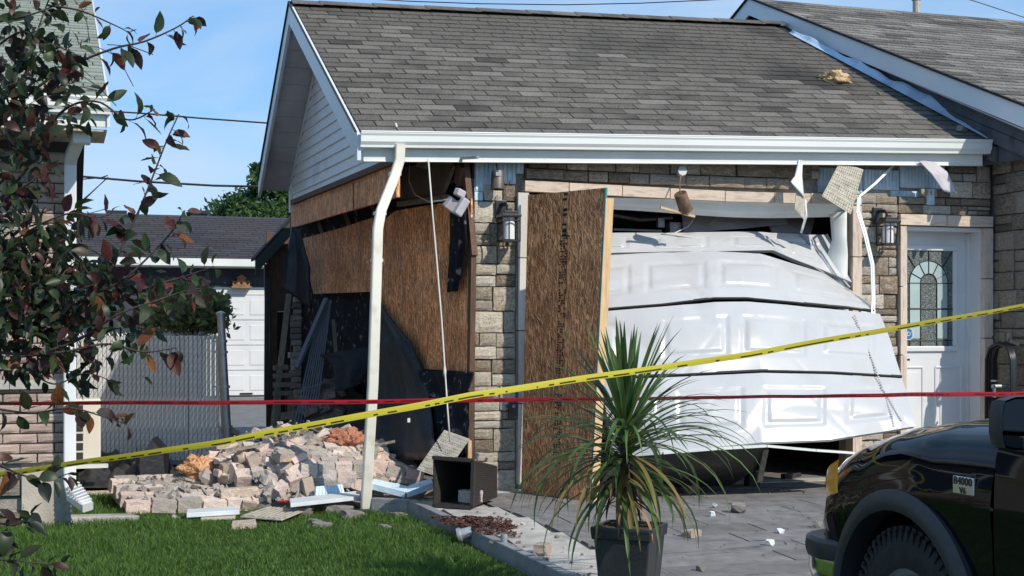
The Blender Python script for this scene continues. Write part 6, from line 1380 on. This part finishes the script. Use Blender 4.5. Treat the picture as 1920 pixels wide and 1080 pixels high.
# cab: pillars, roof, glass
m = MB(); wb, wt = .76, .62; zb_, zt_ = .965, 1.50
A4 = {'fl': (-6.98, -7.55), 'b': (-7.75, -7.72), 'r': (-8.55, -8.45)}
for s in (-1, 1):
    for k_, (yb, yt) in A4.items(): m.beam((xc + s * wb, yb, zb_), (xc + s * wt, yt, zt_), .05, .05, (1, 0, 0))
    m.beam((xc + s * wt, -7.5, zt_), (xc + s * wt, -8.5, zt_), .05, .05)
m.grid(lambda s, t: V((xc + (s - .5) * 2 * wt, -7.5 - t * 1.0, zt_ + .05 * math.sin(s * math.pi) + .03 * math.sin(t * math.pi))), 8, 6, (0, 0, -.03)); m.build('cab', M['car_black'], TR, smooth='auto')
for nm, q in (('windscreen', [(xc - wb, -6.99, zb_), (xc + wb, -6.99, zb_), (xc + wt, -7.55, zt_), (xc - wt, -7.55, zt_)]), ('rear_window', [(xc - wb, -8.55, zb_), (xc + wb, -8.55, zb_), (xc + wt, -8.45, zt_), (xc - wt, -8.45, zt_)]),
              ('side_window', [(xc - wb, -7.02, zb_), (xc - wb, -7.74, zb_), (xc - wt, -7.71, zt_), (xc - wt, -7.56, zt_)]), ('side_window', [(xc + wb, -7.02, zb_), (xc + wb, -7.74, zb_), (xc + wt, -7.71, zt_), (xc + wt, -7.56, zt_)]),
              ('side_window', [(xc - wb, -7.76, zb_), (xc - wb, -8.53, zb_), (xc - wt, -8.43, zt_), (xc - wt, -7.73, zt_)]), ('side_window', [(xc + wb, -7.76, zb_), (xc + wb, -8.53, zb_), (xc + wt, -8.43, zt_), (xc + wt, -7.73, zt_)])):
    m = MB(); m.prism(q, (0, .004, .004)); m.build(nm, M['carglass'], TR)
m = MB(); m.span((xc - .78, -10.12, .5), (xc + .78, -8.62, .54)); m.span((xc - .82, -10.16, .3), (xc + .82, -10.11, .94)); m.span((xc - .8, -8.66, .4), (xc + .8, -8.62, .95)); m.span((xc - .72, -8.6, zg + .34), (xc + .72, -6.9, zg + .42)); m.build('bed', M['car_black'], TR)
m = MB(); m.span((xc - .4, -10.0, zg + .3), (xc - .3, -5.5, zg + .42)); m.span((xc + .3, -10.0, zg + .3), (xc + .4, -5.5, zg + .42)); m.build('chassis', M['rubber'], TR)
# wheels, arch liners, flares
for yc in (yw, YR):
    for s in (-1, 1):
        wh = empty('wheel', (xc + s * .70, yc, zg + .366), None, None); wh.parent = TR; wh.location = V((xc + s * .70, yc, zg + .366)) - org(TR)
        c = V((xc + s * .70, yc, zg + .366)); ax_ = (s, 0, 0)
        m = MB(); m.lathe([(.20, -.09), (.30, -.112), (.345, -.105), (.364, -.07), (.366, 0), (.364, .07), (.345, .105), (.30, .118), (.235, .116), (.20, .10)], c, ax_, 56)
        nt_ = 52
        for i in range(nt_):
            a = 2 * math.pi * i / nt_; d_ = V((0, math.cos(a), math.sin(a))); t_ = V((0, -math.sin(a), math.cos(a)))
            for xo, ph in ((.088, 0), (.03, .5), (-.03, 0), (-.088, .5)):
                a2 = a + ph * 2 * math.pi / nt_; d2 = V((0, math.cos(a2), math.sin(a2))); t2 = V((0, -math.sin(a2), math.cos(a2))); m.box(c + d2 * .366 + V((s * xo, 0, 0)), (.045, .026, .014), frame(V((1, 0, 0)), t2, d2))
            m.box(c + d_ * .335 + V((s * .112, 0, 0)), (.010, .016, .05), frame(V((1, 0, 0)), t_, d_))
        m.build('tyre', M['rubber'], wh, smooth='auto')
        m = MB(); m.lathe([(.0, .075), (.05, .075), (.06, .06), (.15, .045), (.17, .085), (.19, .105), (.203, .110), (.203, .09), (.18, .03), (.17, -.09), (.0, -.09)], c, ax_, 40)
        for i in range(8):
            a = 2 * math.pi * i / 8; d_ = V((0, math.cos(a), math.sin(a))); m.beam(c + V((s * .07, 0, 0)) + d_ * .05, c + V((s * .075, 0, 0)) + d_ * .165, .045, .03, (1, 0, 0))
        m.build('rim', M['alloy'], wh, smooth='auto')
        m = MB(); kk = 26; vs = []
        X0 = xc + s * (hw_(yc) - .03)
        for i in range(kk + 1):
            a = -.25 + (math.pi + .5) * i / kk; d_ = V((0, math.cos(a), math.sin(a))); cc = V((0, yc, zg + .366))
            ro = AF if True else 0
            for (rr_, xo) in ((AR - .012, -.06), (AR - .012, .045), (AR + .01, .055), (ro - .03, .050), (ro, .030), (ro, -.03)):
                yy_ = yc + math.cos(a) * rr_; xh = xc + s * (hw_(max(-10, yy_)) - .008 + xo)
                vs.append(V((xh, yy_, zg + .366 + math.sin(a) * rr_)))
        m.add(vs, [(i * 6 + j, i * 6 + j + 1, (i + 1) * 6 + j + 1, (i + 1) * 6 + j) for i in range(kk) for j in range(5)]); m.build('wheel_flare', M['car_plastic'], TR, smooth='auto')
        m = MB(); vs = []
        for i in range(kk + 1):
            a = -.3 + (math.pi + .6) * i / kk
            for xo in (-.03, -.33): vs.append(V((xc + s * (.84 + xo), yc + math.cos(a) * (AR + .02), zg + .366 + math.sin(a) * (AR + .02))))
        m.add(vs, [(i * 2, i * 2 + 1, i * 2 + 3, i * 2 + 2) for i in range(kk)]); m.add([V((xc + s * .51, yc + math.cos(-.3 + (math.pi + .6) * i / kk) * (AR + .02), zg + .366 + math.sin(-.3 + (math.pi + .6) * i / kk) * (AR + .02))) for i in range(kk + 1)], [tuple(range(kk + 1))])
        m.build('arch_liner', M['lamp_black'], TR)
# bumper: black pad on top of a chrome bar with dark valance
def bumper(name, mat, prof_, off):
    pl_ = [(-.80 + off, -5.60), (-.835 + off, -5.47), (-.82 + off, -5.36), (-.76 + off, -5.25), (-.62, -5.18), (-.3, -5.135), (0, -5.125)]
    pl_ = [(x, y) for x, y in pl_]; pl_ += [(-x, y) for x, y in pl_[-2::-1]]
    m = MB(); vs = []; k = len(prof_)
    for i, (x, y) in enumerate(pl_):
        a, b = pl_[max(0, i - 1)], pl_[min(len(pl_) - 1, i + 1)]; t = V((b[0] - a[0], b[1] - a[1], 0)).normalized(); nn = V((-t.y, t.x, 0)); nn = nn if nn.dot(V((x, y + 6.0, 0))) > 0 else -nn
        for d_, z in prof_: vs.append(V((xc + x, y, z)) + nn * d_)
    m.add(vs, [(i * k + j, i * k + (j + 1) % k, (i + 1) * k + (j + 1) % k, (i + 1) * k + j) for i in range(len(pl_) - 1) for j in range(k)] + [tuple(range(k)), tuple((len(pl_) - 1) * k + j for j in range(k))])
    return m.build(name, M[mat], TR, smooth='auto')
bz = zg + .50
bumper('bumper_pad', 'car_plastic', [(-.06, bz + .10), (0, bz + .105), (.022, bz + .09), (.028, bz + .05), (.018, bz + .02), (-.06, bz + .015)], 0)
bumper('bumper', 'chrome', [(-.06, bz + .014), (.010, bz + .015), (.014, bz - .03), (-.004, bz - .09), (-.03, bz - .125), (-.06, bz - .125)], 0)
bumper('valance', 'car_plastic', [(-.09, bz - .127), (-.035, bz - .127), (-.05, bz - .22), (-.10, bz - .25)], 0)
# lamps on the nose
for s in (-1, 1):
    m = MB(); ya, yb = -5.345, -5.585; vs = []
    for i in range(9):
        y = ya + (yb - ya) * i / 8; w_ = hw_(y) - .004
        z0_, z1_ = .575, zs_(y) - .045
        for t in range(6): z = z0_ + (z1_ - z0_) * t / 5; vs.append(V((xc + s * (w_ + .004 + .008 * math.sin(math.pi * t / 5)), y, z)))
    m.add(vs, [(i * 6 + j, i * 6 + j + 1, (i + 1) * 6 + j + 1, (i + 1) * 6 + j) for i in range(8) for j in range(5)]); m.build('turn_signal', M['amber'], TR, smooth='auto', fixn=False)
    m = MB(); m.prism([(xc + s * .44, -5.262, .49), (xc + s * .66, -5.30, .49), (xc + s * .64, -5.30, .62), (xc + s * .44, -5.262, .62)], (0, .02, 0)); m.build('headlight', M['clear'], TR, bevel=.006)
m = MB(); m.prism([(xc - .42, -5.275, .47), (xc + .42, -5.275, .47), (xc + .42, -5.275, .61), (xc - .42, -5.275, .61)], (0, .02, 0)); m.build('grille', M['lamp_black'], TR, bevel=.01)
# side mouldings, door handle, mirror, badge
for s in (-1, 1):
    m = MB(); m.beam((xc + s * .845, -6.60, zg + .585), (xc + s * .85, -6.652, zg + .585), .03, .04); m.build('side_moulding', M['car_plastic'], TR)
    m = MB(); m.beam((xc + s * .848, -6.668, zg + .585), (xc + s * .85, -7.7, zg + .585), .03, .04); m.build('side_moulding', M['car_plastic'], TR)
mc_ = ox(1921, 794, -.17)
for s in (-1, 1):
    c = V((mc_.x if s < 0 else 2 * xc - mc_.x, mc_.y, mc_.z)); 
    Rm = rotz(s * -.15 if s < 0 else .15)
    m = MB()
    vs = []
    for d_, kx, kz in ((.0, .098, .088), (.03, .10, .09), (.07, .088, .08), (.095, .06, .055)):
        for a in range(16):
            an = 2 * math.pi * a / 16; cx, cz = math.cos(an), math.sin(an); k_ = (abs(cx) ** 5 + abs(cz) ** 5) ** (-1 / 5); vs.append(c + Rm @ V((cx * k_ * kx, d_, cz * k_ * kz)))
    m.add(vs, [(i * 16 + j, i * 16 + (j + 1) % 16, (i + 1) * 16 + (j + 1) % 16, (i + 1) * 16 + j) for i in range(3) for j in range(16)] + [tuple(range(48, 64))])
    mr = m.build('side_mirror', M['car_plastic'], TR, smooth='auto')
    m = MB(); vs = [c + Rm @ V((math.cos(2 * math.pi * a / 16) * (abs(math.cos(2 * math.pi * a / 16)) ** 5 + abs(math.sin(2 * math.pi * a / 16)) ** 5) ** (-.2) * .090, .006, math.sin(2 * math.pi * a / 16) * (abs(math.cos(2 * math.pi * a / 16)) ** 5 + abs(math.sin(2 * math.pi * a / 16)) ** 5) ** (-.2) * .08)) for a in range(16)]
    m.add(vs, [tuple(range(16))]); m.build('mirror_glass', M['mirror'], mr)
    m = MB(); m.beam(c + V((0, .03, -.07)), V((xc + s * .80, c.y - .0, .955)), .07, .05); m.build('mirror_arm', M['car_plastic'], TR)
    bx = -6.50; bx0 = xc + s * (hw_(bx) + .010)
    m = MB(); m.span((bx0 - .006, bx - .062, .714), (bx0 + .006, bx + .062, .781)); bd_ = m.build('badge', M['badge'], TR, bevel=.004)
    for tx, dz, sz in (('B4000', .763, .042), ('V6', .729, .034)):
        me = text_mesh(tx, sz, M['lamp_black'], .002, 1.02)
        mm = frame(V((0, s * 1.0, 0)), V((0, 0, 1)), V((s, 0, 0))).to_4x4(); mm.translation = V((bx0 + s * .0065, bx, dz)); place('badge_letters', me, bd_, mm)
# ================================================================== tapes
def tape(name, P, wfun, mat, label, tw, n_=160, sag=0.0):
    vs = []; uv = []; m = MB(); tot = sum((P[i + 1] - P[i]).length for i in range(len(P) - 1)); f_ = []
    for i in range(n_ + 1):
        t = i / n_ * (len(P) - 1); k = min(int(t), len(P) - 2); p = P[k].lerp(P[k + 1], t - k); s = i / n_
        d_ = (P[-1] - P[0]).normalized(); upv = V((0, 0, 1)); upv = (upv - d_ * upv.dot(d_)).normalized(); sd = d_.cross(upv)
        a = tw(s); w_ = wfun(s); o_ = (upv * math.cos(a) + sd * math.sin(a)) * w_ / 2; bow = sd * .001
        p = p + upv * (.0015 * math.sin(s * 37) + .001 * math.sin(s * 91))
        m.v += [p - o_, p - o_ * .3 + bow, p + o_ * .3 + bow, p + o_]; uv += [(s * tot, y_) for y_ in (0, .35, .65, 1)]
        if i: b = 4 * (i - 1); f_ += [(b + j, b + 4 + j, b + 5 + j, b + 1 + j) for j in range(3)]
    m.f = f_; m.m = [0] * len(f_)
    me = m.mesh(name, M[mat], P[0], True); ul = me.uv_layers.new(name='UVMap')
    for li, l in enumerate(me.loops): ul.data[li].uv = uv[l.vertex_index]
    o = link(name, me, None, P[0]); tag(o, label, 'tape')
tape('barrier_tape', [od(-60, 899, 6.9), od(0, 890, 6.9), od(420, 828, 6.9), od(880, 742, 6.95), od(1400, 665, 7.1), od(1920, 573, 7.4), od(2050, 549, 7.5)], lambda s: .037 - .008 * s, 'tape_y', 'yellow barrier tape with dark lettering stretched slanting across the scene', lambda s: .35 + .3 * math.sin(s * 9))
tape('barrier_tape', [od(-60, 757, 8.3), od(0, 757, 8.3), od(700, 753, 8.25), od(1300, 746, 8.2), od(1640, 741, 8.2), od(1920, 738, 8.2), od(2050, 736, 8.2)], lambda s: .029, 'tape_r', 'red barrier tape stretched level across the scene behind the palm', lambda s: .6 + .2 * math.sin(s * 14))
# ================================================================== overhead wires
def wire(pts, r_, label, D):
    P = [od(u, v, D) for u, v in pts]; m = MB(); m.tube(P, r_, 5); tag(m.build('utility_wire', M['cable_dark'], None, P[0]), label, 'wire')
wire([(60, 318), (143, 330), (260, 340), (400, 348), (545, 351), (640, 352)], .020, 'thick dark overhead cable reaching from the left house to behind the garage', 24)
wire([(60, 200), (260, 212), (380, 222), (505, 231), (600, 236)], .016, 'upper thin overhead wire between the left house and the garage roof', 26)
wire([(100, 336), (143, 337), (190, 333), (202, 329)], .011, 'short slack wire just below the thick cable by the left house', 24)
wire([(120, 405), (143, 385), (170, 362), (203, 332), (198, 336), (165, 368), (143, 392)], .009, 'looped service wire dropping steeply beside the left house wall', 24)
wire([(640, -6), (760, 2), (900, 7), (1060, 9), (1200, 6), (1330, 0), (1420, -6)], .012, 'thin overhead wire sagging above the garage ridge', 30)
wire([(1770, -14), (1830, 3), (1900, 26), (1960, 46)], .010, 'thin wire above the right house roof', 30)
# ================================================================== vegetation behind
def crown(name, c, r3, n_, ls, mat, parent, seed, clumps=14):
    r_ = np.random.default_rng(seed); cl = r_.normal(size=(clumps, 3)); cl /= np.linalg.norm(cl, axis=1)[:, None]; cl *= (r_.uniform(.25, .95, clumps) ** .6)[:, None]
    idx = r_.integers(0, clumps, n_); g_ = r_.normal(size=(n_, 3)) * .27 * r_.uniform(.6, 1.3, clumps)[idx][:, None]; P = (cl[idx] + g_) * np.array(r3) + np.array(c)
    d1 = r_.normal(size=(n_, 3)); d1 /= np.linalg.norm(d1, axis=1)[:, None]; d2 = np.cross(d1, r_.normal(size=(n_, 3))); d2 /= np.linalg.norm(d2, axis=1)[:, None]
    l_ = ls * r_.uniform(.6, 1.4, n_)[:, None]; q = np.stack([P - d1 * l_, P + d2 * l_ * .4, P + d1 * l_, P - d2 * l_ * .4], 1).reshape(-1, 3)
    me = bpy.data.meshes.new(name); o0 = np.array(org(parent)); me.from_pydata((q - o0).tolist(), [], [(4 * i, 4 * i + 1, 4 * i + 2, 4 * i + 3) for i in range(n_)]); me.materials.append(M[mat]); return link(name, me, parent)
tc_ = od(470, 365, 46)
FT = empty('green_tree', V((tc_.x, tc_.y, 0)), 'leafy green tree behind the back garage roof, left of the damaged garage', 'tree')
for k, (u, v, r_) in enumerate(((475, 395, .8), (440, 402, .7), (510, 385, .9), (500, 345, .55), (415, 418, .5), (530, 420, .8), (470, 425, .8), (494, 315, .22))):
    crown('crown', od(u, v, 46 + (k % 3) * .5), (r_ * 1.1, r_ * 1.2, r_ * .75), 2600, .10, 'leaf_far', FT, 20 + k, 12)
m = MB(); m.tube([V((tc_.x, tc_.y, 0)), V((tc_.x + .1, tc_.y, 2.6)), tc_ + V((.3, 0, .1))], [.22, .17, .06], 8); m.tube([V((tc_.x + .1, tc_.y, 2.6)), od(440, 400, 46)], [.1, .03], 6); m.build('trunk', M['bark'], FT)
# taller trees far behind to close the horizon between the houses
bc = od(355, 585, 15.2)
OB = empty('olive_bush', V((bc.x, bc.y, 0)), 'feathery grey-green bush rising behind the slatted fence', 'bush')
for k, (u, v, rx_, rz_) in enumerate(((340, 575, .28, .24), (385, 585, .22, .2), (350, 605, .42, .14), (310, 560, .2, .15), (405, 575, .14, .14))): crown('foliage', od(u, v, 15.2 + .1 * k), (rx_, .3, rz_ * 1.1), 900, .05, 'leaf_olive', OB, 50 + k, 22)
m = MB()
for k in range(10): a = bc + V((0, 0, -.75)); b = od(rnd.uniform(300, 420), rnd.uniform(545, 610), 15.2); m.tube([a, a.lerp(b, .5) + V((0, 0, .05)), b], [.012, .008, .004], 5)
m.tube([V((bc.x, bc.y, -.05)), bc + V((0, 0, -.7))], .03, 7); m.build('stem', M['bark'], OB)
fp = od(358, 524, 15.0); m = MB(); m.lathe([(.0, .03), (.03, .02), (.04, 0), (.02, -.02), (0, -.02)], fp, (0, -.4, 1), 7); m.tube([fp, fp + V((0, 0, -.3))], .004, 5); m.build('flower', M['red'], OB)
# ================================================================== purple-leaved tree in the left foreground
def leafmesh(i, mat):
    r_ = random.Random(i); m = MB(); wd = r_.uniform(.21, .27); curl = r_.uniform(-.3, 1.5); fold = r_.uniform(.10, .5); tip = r_.uniform(-.06, .06); n_ = 6; vs = []
    for k in range(n_ + 1):
        t = k / n_; w_ = wd * (math.sin(math.pi * min(1, t ** .85)) ** .8) if 0 < k < n_ else .008
        a = curl * t; y = math.sin(a) / curl if abs(curl) > .05 else t; z = -(1 - math.cos(a)) / curl if abs(curl) > .05 else 0
        e = .02 * math.sin(t * 15 + i)
        vs += [V((-w_ + tip * t, y, z + fold * w_ + e)), V((tip * t, y, z)), V((w_ + tip * t, y, z + fold * w_ - e))]
    m.add(vs, [f for k in range(n_) for f in ((3 * k, 3 * k + 1, 3 * k + 4, 3 * k + 3), (3 * k + 1, 3 * k + 2, 3 * k + 5, 3 * k + 4))])
    m.tube([V((0, -.22, .03)), V((0, -.08, 0)), V((0, .02, 0))], .012, 3, False)
    return m, (m.mesh('leaf', mat, smooth=True) if mat else None)
TRE = empty('purple_leaf_tree', od(-150, 1000, 4.7) + V((0, 0, -.9)), 'dark purple-leaved tree in the left foreground', 'tree')
rt = random.Random(9)
LM = [[leafmesh(i * 7 + j, M['leafs'][i])[1] for j in range(4)] for i in range(len(LEAFC))]; LG = [leafmesh(100 + j, None)[0] for j in range(6)]
BR = [  # branch: list of (u, v, D), leaf spacing, size, hand = colours
    ([(-150, 1010, 4.8), (-120, 800, 4.75), (-90, 640, 4.7), (-60, 450, 4.7), (-40, 300, 4.7), (-20, 120, 4.7), (0, -60, 4.7)], None, 0, .022),
    ([(-20, 260, 4.7), (40, 190, 4.6), (120, 130, 4.55), (210, 92, 4.5), (270, 78, 4.5), (330, 52, 4.5), (362, 30, 4.5)], .045, .088, .006),
    ([(-50, 420, 4.7), (40, 330, 4.65), (110, 215, 4.6), (180, 190, 4.55), (240, 225, 4.5), (290, 205, 4.5)], .05, .085, .006),
    ([(90, 10, 4.6), (150, 20, 4.55), (210, 45, 4.5), (240, 60, 4.5)], .06, .07, .004),
    ([(-80, 600, 4.7), (60, 620, 4.6), (170, 560, 4.55), (225, 470, 4.5), (258, 400, 4.5), (285, 335, 4.48), (312, 265, 4.46), (335, 215, 4.45)], .040, .085, .006),
    ([(60, 620, 4.6), (160, 560, 4.5), (230, 525, 4.45), (290, 470, 4.45), (325, 430, 4.45), (345, 395, 4.45)], .042, .085, .005),
    ([(200, 570, 4.5), (290, 535, 4.45), (340, 520, 4.45), (400, 500, 4.45)], .045, .075, .004),
    ([(-90, 640, 4.7), (40, 665, 4.5), (140, 640, 4.45), (220, 590, 4.4), (290, 565, 4.4), (350, 545, 4.4), (388, 540, 4.4)], .042, .09, .006),
    ([(20, 670, 4.5), (120, 660, 4.4), (200, 645, 4.4), (270, 660, 4.4), (330, 652, 4.4)], .05, .085, .005),
    ([(-90, 560, 4.7), (-10, 480, 4.6), (60, 430, 4.55), (130, 400, 4.5), (180, 408, 4.5), (215, 398, 4.5)], .045, .08, .005),
    ([(-60, 450, 4.7), (0, 380, 4.6), (60, 340, 4.55), (110, 300, 4.55)], .05, .085, .005),
    ([(-110, 760, 4.7), (-20, 765, 4.5), (60, 775, 4.45), (130, 765, 4.4), (190, 780, 4.4), (238, 796, 4.4)], .06, .085, .005),
    ([(-110, 800, 4.7), (-20, 860, 4.4), (40, 890, 4.3), (90, 898, 4.3), (128, 888, 4.3)], .05, .085, .005),
    ([(-130, 900, 4.75), (-40, 960, 4.3), (20, 985, 4.25), (60, 968, 4.2)], .055, .085, .005),
    ([(-140, 980, 4.75), (-40, 1040, 4.3), (40, 1052, 4.2), (110, 1060, 4.2)], .06, .08, .005),
    ([(-40, 300, 4.7), (10, 210, 4.6), (50, 140, 4.6), (70, 60, 4.6), (95, -10, 4.6)], .045, .08, .006),
    ([(-10, 90, 4.7), (40, 60, 4.6), (90, 80, 4.55), (140, 100, 4.55)], .05, .08, .005),
    ([(0, 40, 4.7), (50, 30, 4.6), (110, 8, 4.6)], .06, .08, .005),
    ([(-20, 700, 4.6), (40, 690, 4.5), (100, 720, 4.45), (160, 700, 4.45), (210, 715, 4.4)], .06, .07, .004)]
leaves = []; bk_ = MB()
def spl(P, t):
    k = min(int(t * (len(P) - 1)), len(P) - 2); f = t * (len(P) - 1) - k
    p0, p1, p2, p3 = P[max(0, k - 1)], P[k], P[k + 1], P[min(len(P) - 1, k + 2)]
    return .5 * ((2 * p1) + (p2 - p0) * f + (2 * p0 - 5 * p1 + 4 * p2 - p3) * f * f + (3 * p1 - p0 - 3 * p2 + p3) * f ** 3)
def addleaf(p, d_, sz):
    side = d_.cross(V((rt.gauss(0, 1), rt.gauss(0, 1), rt.gauss(0, 1)))).normalized()
    y = (d_ * rt.uniform(.1, .7) + side * rt.uniform(.6, 1) + V((0, 0, rt.uniform(-.9, .15)))).normalized()
    n__ = V((rt.gauss(0, .7), rt.gauss(-.35, .7), rt.gauss(.7, .5))); x = y.cross(n__).normalized(); z = x.cross(y); leaves.append((p + y * sz * .2, frame(x, y, z) * sz))
for P_, sp, sz, rad in BR:
    P = [od(u, v, D) for u, v, D in P_]; nn = 24; pts = [spl(P, i / nn) for i in range(nn + 1)]; r0, r1 = rad, rad * .35
    if sp is None: r1 = .010
    tb_ = MB(); tb_.tube(pts, [r0 + (r1 - r0) * i / nn for i in range(nn + 1)], 6); tb_.build('trunk' if sp is None else 'branch', M['bark'], TRE, smooth=True)
    if sp:
        ln = sum((pts[i + 1] - pts[i]).length for i in range(nn)); k = int(ln / sp)
        for i in range(k + 1):
            t = .12 + .88 * i / max(1, k); p = spl(P, min(.999, t)); d_ = (spl(P, min(1, t + .02)) - spl(P, max(0, t - .02))).normalized()
            for q in range(2 if rt.random() < .75 else 1): addleaf(p, d_, sz * .93 * rt.uniform(.62, 1.12) * (.7 if t > .93 else 1))
n_main = len(leaves)
# dense inner leaves
for i in range(1650):
    zone = rt.random()
    if zone < .62: u, v = rt.gauss(60, 75), rt.gauss(545, 85)
    elif zone < .84: u, v = rt.gauss(50, 60), rt.gauss(170, 75)
    elif zone < .93: u, v = rt.gauss(190, 60), rt.gauss(560, 50)
    else: u, v = rt.gauss(15, 30), rt.uniform(300, 700)
    if rt.random() < .25 and v > 640: continue
    if u > 290 or v > 715 or (v < 470 and u > 165) or (u > 90 and 240 < v < 400): continue
    addleaf(od(u, v, rt.gauss(4.62, .14)), V((rt.gauss(0, 1), rt.gauss(0, 1), rt.gauss(0, 1))).normalized(), rt.uniform(.036, .066))
front = sorted([l for l in leaves if infrm(l[0], 10)], key=lambda l: pj(l[0])[2])
keep = set(id(l) for l in [l for l in leaves[:n_main] if infrm(l[0], 10)][:300]); stuff = MB(); wts = [4, 3, 4, 4, 2.4, 2, 3]
for l in leaves:
    if id(l) in keep:
        mm = l[1].to_4x4(); mm.translation = l[0]; place('leaf', rt.choice(LM[rt.choices(range(7), wts)[0]]), TRE, mm)
    else:
        g_ = rt.choice(LG); stuff.add([l[0] + l[1] @ q for q in g_.v], g_.f)
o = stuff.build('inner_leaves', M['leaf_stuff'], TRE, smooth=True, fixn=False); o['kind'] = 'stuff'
tw = MB()
for i in range(70):
    u, v = rt.gauss(70, 70), rt.choice((rt.gauss(545, 80), rt.gauss(170, 70)))
    if u > 220 or v > 720 or (u > 90 and 240 < v < 400): continue
    a = od(u, v, rt.gauss(4.6, .1)); b = a + V((rt.uniform(-.12, .16), rt.uniform(-.1, .1), rt.uniform(-.12, .12))); tw.tube([a, a.lerp(b, .5) + V((0, 0, .012)), b], .0018, 4)
o = tw.build('twigs', M['bark'], TRE); o['kind'] = 'stuff'
# small dark green garden lamp at the left edge
lp_ = oz(8, 985, -.10); GLp = empty('garden_lamp', lp_, 'dark green lantern-shaped box at the left edge below the branches', 'garden lamp')
m = MB(); m.box(lp_ + V((-.02, 0, .10)), (.15, .15, .20)); m.build('body', M['green_thing'], GLp, bevel=.01); m = MB(); m.box(lp_ + V((-.0, 0, .225)), (.26, .26, .03)); m.build('lid', M['green_thing'], GLp, bevel=.008); m = MB(); m.span(lp_ + V((.06, -.09, .02)), lp_ + V((.075, -.076, .12))); m.build('strip', M['galv'], GLp)
